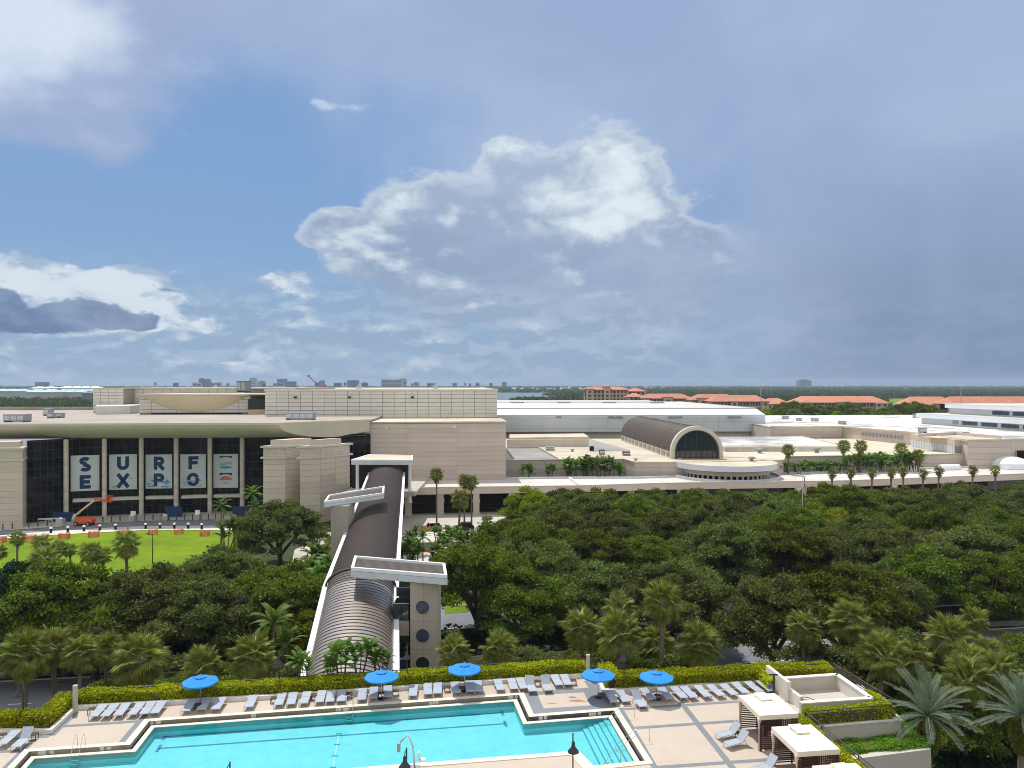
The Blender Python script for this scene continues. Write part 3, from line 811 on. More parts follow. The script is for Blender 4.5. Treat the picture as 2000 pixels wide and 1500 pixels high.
# sign box, air handlers on the lobby roof
def roof_unit(px0, px1, pyb, h, z, dep, m='ac_grey', label=None, cat='air unit', group='grey air units on the roofs', plates=3):
    a = W(px0, pyb, z); b = W(px1, pyb, z)
    t = thing('roof_unit', ((a.x+b.x)/2, a.y+dep/2, z), label, cat, group)
    m1 = MB().box(a.x, b.x, a.y, a.y+dep, z+.25, z+h); m1.build('housing', m, t)
    m2 = MB()
    for x in (a.x+.1, b.x-.3): m2.box(x, x+.2, a.y+.1, a.y+dep-.1, z, z+.25)
    m2.build('skid', 'mullion', t)
    w = (b.x-a.x)/plates; m3 = MB()
    for k in range(plates):
        m3.box(a.x+w*k+.12, a.x+w*(k+1)-.12, a.y-.05, a.y-.002, z+.5, z+h-.25)
    m3.build('grille', 'trim_grey', t)
    m4 = MB().box(a.x-.08, b.x+.08, a.y-.08, a.y+dep+.08, z+h, z+h+.08); m4.build('lid', m, t)
    return t
roof_unit(558, 611, 820, 2.0, 24.8, 3.5, label='long grey air unit on the lobby roof above the stone pillars', plates=4)
roof_unit(6, 46, 824.5, 2.0, 24.8, 3.5, label='grey air unit at the left end of the lobby roof', plates=3)
roof_unit(84, 95, 812, 2.2, 24.8, 3, label='small grey air unit behind the left end of the lobby roof', plates=1)
roof_unit(91, 102, 817, 1.5, 24.8, 2, label='low grey air unit in front of its pair on the left lobby roof', plates=1)
roof_unit(109, 120, 816, 1.4, 24.8, 2, label='low grey air unit right of the pair on the left lobby roof', plates=1)

# ---- hall block: banded beige wall and panelled upper storey
HB = thing('hall_building', (-22,222,0), 'beige banded hall with a cream panelled upper storey behind the bridge', 'building')
A = Vector((-44,219.6,0)); B2 = Vector((-1.8,223.6,0)); BK = Vector((-4.3,251,0))
slab('wall', [(-44,220), (-1.95,223.9), (-4.4,251), (-46,252)], 0, 23.9, 'joint', HB)
face_grid(HB, A, B2, 6.0, 23.6, 3, 13, 'precast', gap=.035, proud=.06, name='course')
cp = MB(); wall_line(cp, [A, B2, BK], .7, 23.7, 24.15, off=.1); cp.build('coping', 'roof_cream', HB)
slab('ledge_roof', [(-44,220.4), (-2.3,224.2), (-4.7,250), (-46,250)], 23.9, 24.05, 'roof_cream', HB)
U0 = Vector((-78.4,243.7,0)); U1 = Vector((-4.8,250,0))
slab('upper_wall', [(-78.3,243.95), (-4.95,250.2), (-17,420), (-92,420)], 24.0, 32.9, 'joint', HB)
face_grid(HB, U0, U1, 24.1, 32.75, 20, 7, 'cream_panel', gap=.11, proud=.04, name='panel')
cp = MB(); wall_line(cp, [(-90,418), U0+Vector((0,.1,0)), U1, (-17,420)], .5, 32.8, 33.3); cp.build('parapet', 'cream_panel', HB)
slab('roof', [(-78,244.5), (-5.2,250.6), (-17,419), (-91,419)], 32.9, 33.0, 'roof_cream', HB)
for i, px in enumerate((578, 683.5, 806)):
    c = WY(px, 776, 243.5+ (px-518)*.013); m = MB().box(c.x-.45, c.x+.45, c.y-.9, c.y-.3, c.z-.25, c.z+.3); m.build('wall_light', 'tyre', HB)
for px, py in ((756, 835.5), (888.5, 834)):
    c = WY(px, py, 220.2); m = MB().box(c.x-.4, c.x+.4, c.y-.5, c.y-.1, c.z-.2, c.z+.25); m.build('wall_light', 'paint_white', HB)
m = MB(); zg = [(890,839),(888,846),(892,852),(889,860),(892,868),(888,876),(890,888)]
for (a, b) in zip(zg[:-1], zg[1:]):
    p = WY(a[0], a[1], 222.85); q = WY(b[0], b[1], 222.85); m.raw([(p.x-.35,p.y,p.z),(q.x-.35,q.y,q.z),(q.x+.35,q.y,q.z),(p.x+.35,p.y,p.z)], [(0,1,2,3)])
m.build('wall_stain', 'precast_dark', HB)  # dark zigzag strips paint the wall light bracket's shadow onto the wall
# left block, recess and the screen with the lens-shaped cove
face0 = Vector((-150,275,0)); face1 = Vector((-139.6,276,0))
slab('wall', [(-149.9,275.2), (-139.7,276.2), (-139.7,284), (-76,290), (-76,330), (-149.9,330)], 24.8, 33.2, 'joint', HB)
face_grid(HB, face0, face1, 25.0, 33.2, 4, 7, 'cream_panel', gap=.12, proud=.05)
face_grid(HB, (-139.6,283.9), (-100,287.6), 25.0, 33.2, 12, 7, 'cream_panel', gap=.12, proud=.05)
slab('roof', [(-150.3,274.8), (-139.3,275.8), (-139.3,283.4), (-76,289.4), (-76,330), (-150.3,330)], 33.2, 33.5, 'roof_cream', HB)
slab('low_wall', [W(186.5,810,24.8), W(254,808.5,24.8), (-132,281), (-148,274)], 24.8, 27.6, 'cream_panel', HB)
wm = MB(); c = WY(263, 796, 281); wm.box(c.x-1.6, c.x+1.6, c.y-.2, c.y+.2, c.z-1.4, c.z+1.4); wm.build('window', 'mid_glass', HB)
s0 = Vector((-125.2,258,0)); s1 = Vector((-88.5,260,0)); s2 = Vector((-82,270,0))
slab('screen_wall', [(-125.1,258.2), (-88.6,260.2), (-82.1,270), (-84,285), (-125,284)], 24.8, 31, 'joint', HB)
face_grid(HB, s0, s1, 25.3, 30.9, 9, 5, 'cream_panel', gap=.12, proud=.05)
lm = MB(); N = 26; tp = []; bt = []
for k in range(N+1):
    t = k/N; p = s0.lerp(s1, t)
    tp.append((p.x, p.y-1.9, 31.2)); bt.append((p.x, p.y-.08, 31.0-5.6*math.sin(math.pi*min(1,max(0,(t-.03)/.94)))**.8))
lm.raw(tp+bt, [(k, N+1+k, N+2+k, k+1) for k in range(N)]); lm.build('curved_cove', 'cream_cove', HB)
slab('cove_roof', [(-125.3,256.0), (-88.4,258.0), (-80,262), (-82,285), (-125,284)], 31.2, 31.6, 'roof_cream', HB)
slab('dark_slot', [(-121,257.6), (-91,259.2), (-91,259.6), (-121,258)], 24.85, 25.25, 'interior', HB)
wi = MB(); q0 = Vector((-88.3,256.9,0)); q1 = Vector((-80.2,262.1,0)); wi.seg(q0+Vector((0,.4,28.2)), q1+Vector((0,.4,28.2)), .1, 3.6); wb = wi.build('window_band', 'mid_glass', HB)
for k in range(9):
    p = q0.lerp(q1, k/8); m = MB().box(p.x-.07, p.x+.07, p.y+.15, p.y+.32, 26.4, 30.0); m.build('mullion', 'mullion', wb)
slab('sill', [q0, q1, (-80.2,263), (-88.3,258)], 24.8, 26.4, 'cream_cove', HB)
roof_unit(462, 479, 765.5, 2.4, 33.2, 4, label='grey air unit on the panelled upper roof', plates=2)
for k, (px, py) in enumerate(((590,757),(700,757.5),(850,757.5),(300,757),(420,757.5))):
    c = WY(px, py, 330); t = MB().box(c.x-1.1, c.x+1.1, 330, 332, 33.0, 34.0); t.lathe([(.5,34.0),(.5,34.5),(.7,34.6),(0,34.8)], 10, c=(c.x,331)); o = t.build('roof_vent', 'trim_grey')
    tag(o, 'small roof vent, %s from the left along the panelled upper roof' % ORD([3,4,0,1,2].index(k) if False else {3:0,4:1,0:2,1:3,2:4}[k]), 'vent', 'small vents on the upper roof')

# ---- porch over the far end of the bridge
PO = thing('porch', (-26,197,0), 'white slab porch on round columns over the far end of the covered bridge', 'porch')
pp = [W(686,897.5,16.8), W(806,898,16.8), W(806,889,16.8), W(721,887,16.8)]
def fascia_slab(parent, poly, z0, z1, panels=(4,), roofm='roof_cream'):
    P = [(p[0],p[1]) for p in poly]
    MB().prism([(p.x,p.y) for p in offset_poly(P,.06)], z0+.02, z1-.25).build('slab', 'trim_grey', parent)
    r = MB().prism([(p.x,p.y) for p in offset_poly(P,.1)], z1-.25, z1-.12).build('roof', roofm, parent)
    m = MB(); O = [Vector((p[0],p[1],0)) for p in P]; ring(m, offset_poly(P,-.04), offset_poly(P,.3), z1-.3, z1); m.build('rim', 'trim_white', parent)
fascia_slab(PO, pp, 15.5, 16.8)
face_grid(PO, pp[0], pp[1], 15.55, 16.5, 5, 1, 'metal_white', gap=.05, proud=.05, back=.0)
for px in (698, 800):
    c = WY(px, 900, 194.5); m = MB(); m.lathe([(.42,5.5),(.42,15.5)], 18, c=(c.x,c.y)); m.lathe([(.5,5.0),(.5,5.5),(.42,5.5)], 18, c=(c.x,c.y)); m.build('column', 'trim_white', PO)
slab('landing', [(-42,192), (-24,190), (-24,222), (-42,219)], 7.2, 8.0, 'concrete_walk', PO)
m = MB(); m.raw([(-41.5,199,8),(-27,200,8),(-27,200,15.4),(-41.5,199,15.4)], [(0,1,2,3)]); m.build('dark_opening', 'interior', PO)

# ---- drop-off canopy
CN = thing('canopy_building', (40,212,0), 'long low drop-off canopy with pale roof and deep beige fascia on stone piers', 'canopy')
zc = 7.3
cf = [W(780,965,zc), W(790,958,zc), W(808,954,zc), W(900,952.5,zc), W(1012,951,zc), W(1129,949.5,zc), W(1300,944.5,zc), W(1440,942.6,zc), W(1641,940,zc), W(1832,933,zc), W(2000,926,zc), W(2200,919,zc)]
cb = [W(775,938,zc), W(785,938,zc), W(800,937,zc), W(900,936,zc), W(1012,935,zc), W(1129,934,zc), W(1250,934,zc), W(1440,927,zc), W(1600,923.5,zc), W(1804,916,zc), W(2000,910,zc), W(2200,906,zc)]
mb = MB(); n = len(cf)
mb.raw([(p.x,p.y,zc-.1) for p in cf]+[(p.x,p.y,zc-.1) for p in cb], [(i,i+1,n+i+1,n+i) for i in range(n-1)]); mb.build('roof', 'roof_pink', CN)
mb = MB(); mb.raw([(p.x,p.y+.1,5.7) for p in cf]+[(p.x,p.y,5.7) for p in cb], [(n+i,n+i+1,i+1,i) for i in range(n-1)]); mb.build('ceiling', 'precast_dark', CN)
for i in range(n-1):
    m = MB(); wall_line(m, [cf[i], cf[i+1]], .5, 5.65, zc+.15, off=.0); m.build('fascia', 'precast', CN)
mb = MB(); wall_line(mb, [cf[0]]+cf[1:], .7, zc+.15, zc+.3); mb.build('coping', 'roof_pink', CN)
mb = MB(); wall_line(mb, [cb[0]]+cb[1:], .6, zc-.1, zc+.45); mb.build('back_parapet', 'trim_grey', CN)
dk = MB(); dk.raw([(cb[0].x,cb[0].y,0),(cb[-1].x,cb[-1].y,0),(cb[-1].x,cb[-1].y,zc-.2),(cb[0].x,cb[0].y,zc-.2)], [(0,1,2,3)]); 
dk = MB()
for i in range(n-1):
    a, b = cb[i], cb[i+1]; dk.raw([(a.x,a.y-.6,0),(b.x,b.y-.6,0),(b.x,b.y-.6,zc-.2),(a.x,a.y-.6,zc-.2)], [(0,1,2,3)])
dk.build('back_wall', 'interior_brown', CN)
st = MB()
for k in range(7): st.seg((-30,212+k*1.4,.4+.38*k), (40,218+k*1.4,.4+.38*k), 1.4, .3)
st.build('steps', 'interior_brown', CN)
pier = MB().box(-.8,.8,-.7,.7,0,5.65).box(-.95,.95,-.85,.85,3.4,4.1).box(-.95,.95,-.85,.85,0,.5)
pm_ = pier.build('pier', 'precast', CN); pm_.data.transform(Matrix.Translation(CN.location)); pm_.location = Vector((W(797,1008).x, 204, 0))-CN.location
for px, Y in ((860,204.5),(930,205),(1000,206),(1065,208),(1130,210),(1234,212),(1330,213),(1420,215),(1562,216),(1650,217.5),(1750,222),(1850,226)):
    piece('pier', pm_.data, CN, ((px-1000)/1500*Y, Y+1.2, 0))
# dropped section of roof edge that turns forward at px 1115-1130
m = MB(); wall_line(m, [W(1112,934.5,zc), W(1129,948,zc)], .6, zc-.1, zc+.5); m.build('roof_kerb', 'planter_white', CN)

# ---- low cream roofs, ring drum and the great barrel vault
CR = thing('concourse_building', (40,240,0), 'low cream-roofed concourse with beige banded walls and a round drum front', 'building')
zr = 11.5
poly = [(-2.2,236.6), (35,239.8), (37,230.4), (58,230.4), (83.6,236.6), (88,248), (153,257.5), (153,330), (-4,330)]
slab('wall', [(p[0],p[1]) for p in offset_poly(poly,.15)], 0, 11.3, 'joint', CR)
slab('roof', poly, 11.3, zr, 'roof_cream', CR)
for a, b, nx, in (((-2.2,236.6),(35,239.8),3), ((35,239.8),(37,230.4),1), ((37,230.4),(52,230.4),2), ((76,235),(83.6,236.6),1), ((83.6,236.6),(88,248),1), ((88,248),(153,257.5),6)):
    if a == (35,239.8): face_grid(CR, b, a, 4.5, 11.3, 1, 5, 'precast', gap=.04, proud=.04, name='course') if False else face_grid(CR, a, b, 4.5, 11.3, 1, 5, 'precast', gap=.04, proud=.04, name='course')
    else: face_grid(CR, a, b, 4.5, 11.3, nx, 5, 'precast', gap=.04, proud=.04, name='course')
m = MB(); wall_line(m, poly[:7], .5, zr-.1, zr+.22); m.build('coping', 'roof_cream', CR)
cx, cy, rr_ = 64.2, 231.5, 15.0
m = MB(); m.lathe([(0,zr+.02),(rr_-.2,zr+.02),(rr_-.2,zr+.25),(rr_,zr+.25),(rr_,zr-1.35),(rr_-1.6,zr-1.6)], 72, c=(cx,cy), smooth=False); dr = m.build('drum_roof', 'metal_white', CR)
m = MB(); m.lathe([(0,zr+.04),(rr_-.25,zr+.04)], 72, c=(cx,cy), smooth=False); m.build('drum_deck', 'roof_cream', CR)
m = MB(); m.lathe([(12.8,zr-1.5),(12.8,zr-2.9),(12.2,zr-2.9)], 64, c=(cx,cy), smooth=False); m.build('drum_wall', 'precast', CR)
m = MB(); m.lathe([(12.0,zr-2.9),(12.0,6.9)], 64, c=(cx,cy), smooth=False); m.build('drum_glazing', 'dark_glass', CR)
pst = MB()
for k in range(24):
    a = R(180+k*7.5); x = cx+12.6*math.cos(a); y = cy+12.6*math.sin(a); pst.tube([(x,y,6.9),(x,y,zr-2.9)], .32, 8)
for k in range(24): pass
pst.build('drum_posts', 'precast', CR)
m = MB(); m.lathe([(15.4,7.22),(15.4,8.0),(15.9,8.0),(15.9,7.22)], 72, c=(cx,cy), smooth=False); m.build('ring_kerb', 'trim_grey', CR)
# middle roofs
slab('upper_roof', [(74,267), (118,268.5), (121,322), (74,320)], 11.5, 13.0, 'roof_white', CR)
m = MB(); wall_line(m, [(74,267), (118,268.5), (121,322)], .5, 12.6, 13.25); m.build('upper_coping', 'roof_cream', CR)
slab('sunken_roof', [W(1000,897,11.5), W(1088,896,11.5), W(1052,876,11.5), W(990,876,11.5)], 11.52, 11.56, 'roof_grey', CR)
m = MB(); wall_line(m, [W(1088,896.5,11.5), W(1052,875.5,11.5), W(990,875.5,11.5)], .5, 11.5, 12.1); m.build('kerb_wall', 'roof_cream', CR)
m = MB(); a = W(990,873,11.5); b = W(1152,872,11.5); wall_line(m, [a, b], 1.0, 11.5, 14.3); m.build('screen_wall', 'stucco', CR)
w0 = WY(1150,851,262); w1 = WY(1228,881,236)
m = MB(); p0 = W(1150,881,11.5); p1 = W(1232,881,11.5); 
m.raw([(p0.x,p0.y,11.5),(p1.x,p1.y,11.5),(p1.x,p1.y,11.9),(p0.x,p0.y,15.9),(p0.x,p0.y+.5,11.5),(p1.x,p1.y+.5,11.5),(p1.x,p1.y+.5,11.9),(p0.x,p0.y+.5,15.9)], [(0,1,2,3),(7,6,5,4),(3,2,6,7),(4,0,3,7),(1,5,6,2)]); m.build('wedge_wall', 'trim_white', CR)
m = MB(); p2 = W(1166,881,11.5); m.box(p0.x+.3, p0.x+1.8, p0.y-.06, p0.y-.01, 11.6, 13.2); m.build('doorway', 'interior', CR)
for k in range(24):
    pass
rl = MB(); a = W(995,859,11.5); b = W(1150,857,11.5)
slab('service_roof', [(a.x,a.y), (b.x,b.y), (b.x,b.y+22), (a.x,a.y+22)], 11.5, 12.4, 'roof_cream', CR)

VT = thing('barrel_vault', (58,245,11.5), 'long brown barrel-vaulted hall with a pale arched end and round-headed glass front', 'building')
FL = Vector((50.0,241,0)); FR = Vector((65.9,241,0)); ax = Vector((-4.6,79,0)); rad = 7.95; hz0 = 11.5; hs = 13.6
cF = (FL+FR)/2
def arcpt(c, r, a, z0=hs): return (c.x+r*math.cos(a), c.y, z0+r*math.sin(a))
m = MB(); NA = 40; stn = [0.0,.08,.3,.55,.8,1.0]
vs = []
for s_ in stn:
    c = cF+ax*s_
    for k in range(NA+1): vs.append(arcpt(c, rad, math.pi*k/NA))
m.raw(vs, [(i*(NA+1)+k, i*(NA+1)+k+1, (i+1)*(NA+1)+k+1, (i+1)*(NA+1)+k) for i in range(len(stn)-1) for k in range(NA)], smooth=True)
m.build('vault_shell', 'vault_roof', VT)
sm_ = MB()
for i in range(70):
    c = cF+ax*((i+.5)/70); sm_.tube([arcpt(c, rad+.03, math.pi*k/20) for k in range(21)], .05, 4, cap=False)
sm_.build('seams', 'vault_roof', VT)
# arched front frame
m = MB(); ro, ri = rad+.25, rad-1.15
def archring(mb, y0, y1, ro, ri, zlow):
    N = 32; P = [(cF.x+ro, zlow)]+[(cF.x+ro*math.cos(math.pi*k/N), hs+ro*math.sin(math.pi*k/N)) for k in range(N+1)]+[(cF.x-ro, zlow)]
    Q = [(cF.x+ri, zlow)]+[(cF.x+ri*math.cos(math.pi*k/N), hs+ri*math.sin(math.pi*k/N)) for k in range(N+1)]+[(cF.x-ri, zlow)]
    n = len(P); vs = [(x,y0,z) for x,z in P]+[(x,y0,z) for x,z in Q]+[(x,y1,z) for x,z in P]+[(x,y1,z) for x,z in Q]
    mb.raw(vs, [(k,k+1,n+k+1,n+k) for k in range(n-1)]+[(2*n+k,2*n+k+1,k+1,k) for k in range(n-1)]+[(n+k,n+k+1,3*n+k+1,3*n+k) for k in range(n-1)])
archring(m, 240.4, 242.2, ro, ri, hz0); m.build('arch_frame', 'stucco', VT)
archm = MB(); archring(archm, 240.2, 240.55, ri+.12, ri-.12, hz0); archm.build('arch_trim', 'mullion', VT)
gp = MB(); N = 32; pts = [(cF.x+ri, 241.6, hz0)]+[(cF.x+ri*math.cos(math.pi*k/N), 241.6, hs+ri*math.sin(math.pi*k/N)) for k in range(N+1)]+[(cF.x-ri, 241.6, hz0)]
gp.raw(pts, [tuple(range(len(pts)))]); gz = gp.build('glazing', 'mid_glass', VT)
bars = []
for k in range(1, 8):
    x = cF.x-ri+2*ri*k/8; zt = hs+math.sqrt(max(0, ri**2-(x-cF.x)**2)) if k in (2,4,6) else 15.2
    MB().box(x-.06, x+.06, 241.35, 241.5, hz0, zt).build('mullion', 'mullion', gz)
for z in (13.2, 15.2): 
    hw = math.sqrt(max(0, ri**2-max(0,z-hs)**2)); MB().box(cF.x-hw, cF.x+hw, 241.32, 241.47, z-.06, z+.06).build('transom', 'mullion', gz)
# side: low wall with a row of windows under the shell
for sgn, P in ((-1, FL),):
    d = ax.normalized(); L = ax.length
    base = MB(); base.raw([(P.x,P.y,hz0),(P.x+ax.x,P.y+ax.y,hz0),(P.x+ax.x,P.y+ax.y,hs+.1),(P.x,P.y,hs+.1)], [(3,2,1,0)]); base.build('side_wall', 'stucco', VT)
    for k in range(12):
        a = P+ax*((k+.15)/12); b = P+ax*((k+.85)/12); o = Vector((-.08,0,0))
        w = MB(); w.seg(a+o+Vector((0,0,12.75)), b+o+Vector((0,0,12.75)), .06, 1.2); wo = w.build('window', 'mid_glass', VT)
        mm = MB()
        for q in range(1,4): c = a.lerp(b, q/4); mm.box(c.x-.2, c.x-.1, c.y-.06, c.y+.06, 12.15, 13.35)
        mm.build('glazing_bars', 'trim_white', wo)
base = MB(); base.raw([(FR.x,FR.y,hz0),(FR.x+ax.x,FR.y+ax.y,hz0),(FR.x+ax.x,FR.y+ax.y,hs+.1),(FR.x,FR.y,hs+.1)], [(0,1,2,3)]); base.build('side_wall', 'stucco', VT)
cB = cF+ax; bp_ = MB(); pts = [(cB.x+rad,cB.y,hz0)]+[arcpt(cB, rad, math.pi*k/24) for k in range(25)]+[(cB.x-rad,cB.y,hz0)]
bp_.raw(pts, [tuple(range(len(pts)))]); bp_.build('end_wall', 'stucco', VT)

# ---- white exhibit hall behind
WH = thing('exhibit_hall', (30,356,0), 'very long white metal-clad exhibit hall with a sloping bright roof edge', 'building')
h0 = Vector((-60,352,0)); h1 = Vector((118.8,360,0))
slab('wall', [(-60,352.3), (118.7,360.2), (112,505), (-60,505)], 12.6, 20.6, 'trim_grey', WH)
slab('plinth', [(-60,354.5), (116,362), (111,500), (-60,500)], 0, 12.6, 'stucco', WH)
face_grid(WH, Vector((-15,354,0)), h1, 12.8, 20.5, 18, 5, 'metal_white', gap=.07, proud=.06)
r0 = [h0, h1]; inn = [(-60,356.5), (115.5,364), (109,500), (-60,500)]
m = MB(); m.raw([(-60,352,20.6),(118.8,360,20.6),(115.5,364.2,23.6),(-60,356.5,23.6)], [(0,1,2,3)]); m.raw([(118.8,360,20.6),(112,505,20.6),(109,500,23.6),(115.5,364.2,23.6)], [(0,1,2,3)]); m.build('roof_edge', 'metal_bright', WH)
m = MB(); m.raw([(x,y,23.6) for x,y in inn], [(0,1,2,3)]); m.build('roof', 'roof_pink', WH)
m = MB(); wall_line(m, inn[:3], .5, 23.3, 23.75); m.build('gutter', 'trim_grey', WH)
slab('monitor', [(-60,462), (86,466), (86,486), (-60,486)], 23.6, 24.6, 'trim_white', WH)
for px in (1083, 1202, 1318.5, 1435):
    for s_ in (-1, 1):
        c = WY(px+s_*7.3, 814.6, 355.2+(px-972)*.006); m = MB().box(c.x-1.5, c.x+1.5, c.y-.35, c.y+.25, c.z-.35, c.z+.35); m.build('louvre', 'roof_grey', WH)
for k, px in enumerate((1010, 1100, 1188, 1280)):
    c = WY(px, 788, 462); o = MB().box(c.x-4, c.x+4, 455, 457, 23.6, 24.3).build('roof_louvre', 'ac_grey', WH)

# ---- right wing: big flat roof, west wall with grilles, clerestory tiers
RW = thing('right_wing', (150,300,0), 'right wing with beige banded walls, patchy white flat roof and wall grilles', 'building')
rp = [(113,336), (127,334), (144.6,336), (154,297), (151,254.5), (300,273), (300,470), (109,455)]
slab('wall', [(p.x,p.y) for p in offset_poly(rp,.1)], 0, 16.0, 'precast', RW)
slab('roof', rp, 16.0, 16.3, 'roof_white', RW)
m = MB(); wall_line(m, rp[:6], .5, 15.9, 16.6); m.build('coping', 'roof_cream', RW)
face_grid(RW, (151,254.3), (259.9,267.8), 4, 15.9, 7, 6, 'precast', gap=.05, proud=.05, name='course')
face_grid(RW, (114,335.8), (127,333.8), 11.6, 15.9, 2, 3, 'precast', gap=.05, proud=.03, name='course')
face_grid(RW, (127,333.8), (144.5,335.8), 11.6, 15.9, 2, 3, 'precast', gap=.05, proud=.03, name='course')
gA = Vector((144.6,336,0)); gB = Vector((154,297,0))
gw0 = WY(1688,848,1)
for k in range(12):
    p = gA.lerp(gB, .30+.62*k/12); o = Vector((-.15,0,0)); q = gA.lerp(gB, .30+.62*(k+.72)/12)
    MB().seg(p+o+Vector((0,0,14.0)), q+o+Vector((0,0,14.0)), .2, 1.3).build('grille', 'ac_grey', RW)
# slatted screen along the west wall nearer the camera
sc0 = Vector((149.5,288,0)); sc1 = Vector((149,258.5,0))
slab('screen_parapet', [sc0+Vector((0,0,0)), sc1, sc1+Vector((3,0,0)), sc0+Vector((3,0,0))], 14.2, 16.25, 'roof_cream', RW)
slab('screen_back', [sc0+Vector((.3,0,0)), sc1+Vector((.3,0,0)), sc1+Vector((3,0,0)), sc0+Vector((3,0,0))], 11.5, 14.2, 'joint', RW)
for k in range(26):
    a = sc0.lerp(sc1, k/26); b = sc0.lerp(sc1, (k+.8)/26); MB().seg(a+Vector((.1,0,12.85)), b+Vector((.1,0,12.85)), .25, 2.6).build('slat', 'metal_white', RW)
wv0 = W(1978,913,7.3); y_ = 258.3
wn = MB().box(167.8, 185, 255.6, 255.9, 7.6, 12.8); 
wn = MB(); wn.seg((168,256.2,10.2), (200,260.2,10.2), .2, 5.2); wo = wn.build('window', 'dark_glass', RW)
for k in range(9):
    x = 168+k*3.4; MB().box(x-.08, x+.08, 256.0+(x-168)*.125-.12, 256.1+(x-168)*.125, 7.6, 12.8).build('mullion', 'trim_grey', wo)
dn = MB(); dn.seg((160.2,255.2,8.6), (166,255.95,8.6), .2, 3.4); dn.build('door', 'trim_grey', RW)
m = MB(); a = W(1788,874,16.3)
slab('roof_well', [W(1795,853,16.35), W(1886,858.5,16.35), W(1955,857.5,16.35), W(1865,850,16.35)], 16.31, 16.36, 'roof_cream', RW)
m = MB(); wall_line(m, [W(1795,853,16.3), W(1865,849.5,16.3), W(1955,857.5,16.3)], .4, 16.3, 17.4); m.build('well_wall', 'precast', RW)
for k, (pts, L) in enumerate((([(1500,832),(1640,829),(1560,821),(1500,823)], 1), ([(1650,838),(1900,852),(2000,856),(2000,846),(1800,833),(1690,829)], 1))):
    slab('roof_patch', [W(px,py,16.33) for px,py in pts], 16.3, 16.34, 'roof_grey' if k == 0 else 'roof_white', RW) if False else None
for k in range(9):
    a = Vector((118+k*15.5, 338-k*.5 if k < 2 else (330 if k < 3 else 300), 0)); MB().seg((a.x+4,a.y+4,16.36), (a.x-6,452,16.36), .5, .14).build('roof_seam', 'roof_pink', RW)
for i, (px0, px1, py, h) in enumerate(((1530,1541,818.5,1.6),(1558,1566,822,1.3),(1587,1599,823,1.5),(1641,1653,829,1.6),(1787,1797,816.5,2.2),(1799,1811,845.5,1.8),(1887,1894,850,1.0))):
    roof_unit(px0, px1, py, h, 16.3, 2.5, label='grey air unit on the right wing roof, %s from the left' % ORD(i), group='air units on the right wing roof', plates=2)

TB = thing('tiered_building', (215,330,16.3), 'white two-tier block with overhanging fascias and ribbon windows at the right edge', 'building')
def tier(x0, y0, x1, y1, z0, z1, depth, ov, fh):
    a = Vector((x0,y0,0)); b = Vector((x1,y1,0)); d = (b-a).normalized(); nn = Vector((-d.y,d.x,0))   # inward is +x
    inn_ = Vector((depth,8,0))
    body = [a, b, b+inn_, a+inn_]
    slab('wall', body, z0, z1-fh, 'trim_grey', TB)
    ob = [a+Vector((-ov,ov,0)), b+Vector((-ov,-ov,0)), b+inn_+Vector((0,-ov,0)), a+inn_+Vector((0,ov,0))]
    slab('fascia', ob, z1-fh, z1, 'metal_bright', TB)
    slab('roof', offset_poly(ob,.4), z1, z1+.05, 'roof_pink', TB)
    slab('coping', offset_poly(ob,-.05), z1-.15, z1-.02, 'trim_white', TB)
    return a, b
a, b = tier(192.5, 361, 206, 275, 16.3, 21.3, 90, 1.6, 2.1)
dd = (b-a)
for k in range(6):
    p = a+dd*(.30+.125*k); q = a+dd*(.30+.125*k+.10); o = Vector((-.12,-.05,0))
    w = MB(); w.seg(p+o+Vector((0,0,18.0)), q+o+Vector((0,0,18.0)), .2, 1.5); wo = w.build('ribbon_window', 'blue_glass', TB)
    for j in range(1,7): c = p.lerp(q, j/7)+o; MB().box(c.x-.22, c.x-.1, c.y-.06, c.y+.06, 17.3, 18.7).build('mullion', 'mullion', wo)
w = MB(); p = a+dd*.235; q = a+dd*.27; w.seg(p+Vector((-.12,0,18.1)), q+Vector((-.12,0,18.1)), .2, 1.5); w.build('grille', 'ac_grey', TB)
a, b = tier(200, 351, 212, 275, 21.35, 26.0, 80, 1.4, 1.9)
dd = (b-a)
for k in range(6):
    p = a+dd*(.33+.14*k); q = a+dd*(.33+.14*k+.115); o = Vector((-.12,-.05,0))
    w = MB(); w.seg(p+o+Vector((0,0,22.8)), q+o+Vector((0,0,22.8)), .2, 1.5); wo = w.build('ribbon_window', 'blue_glass', TB)
    for j in range(1,7): c = p.lerp(q, j/7)+o; MB().box(c.x-.22, c.x-.1, c.y-.06, c.y+.06, 22.1, 23.5).build('mullion', 'mullion', wo)
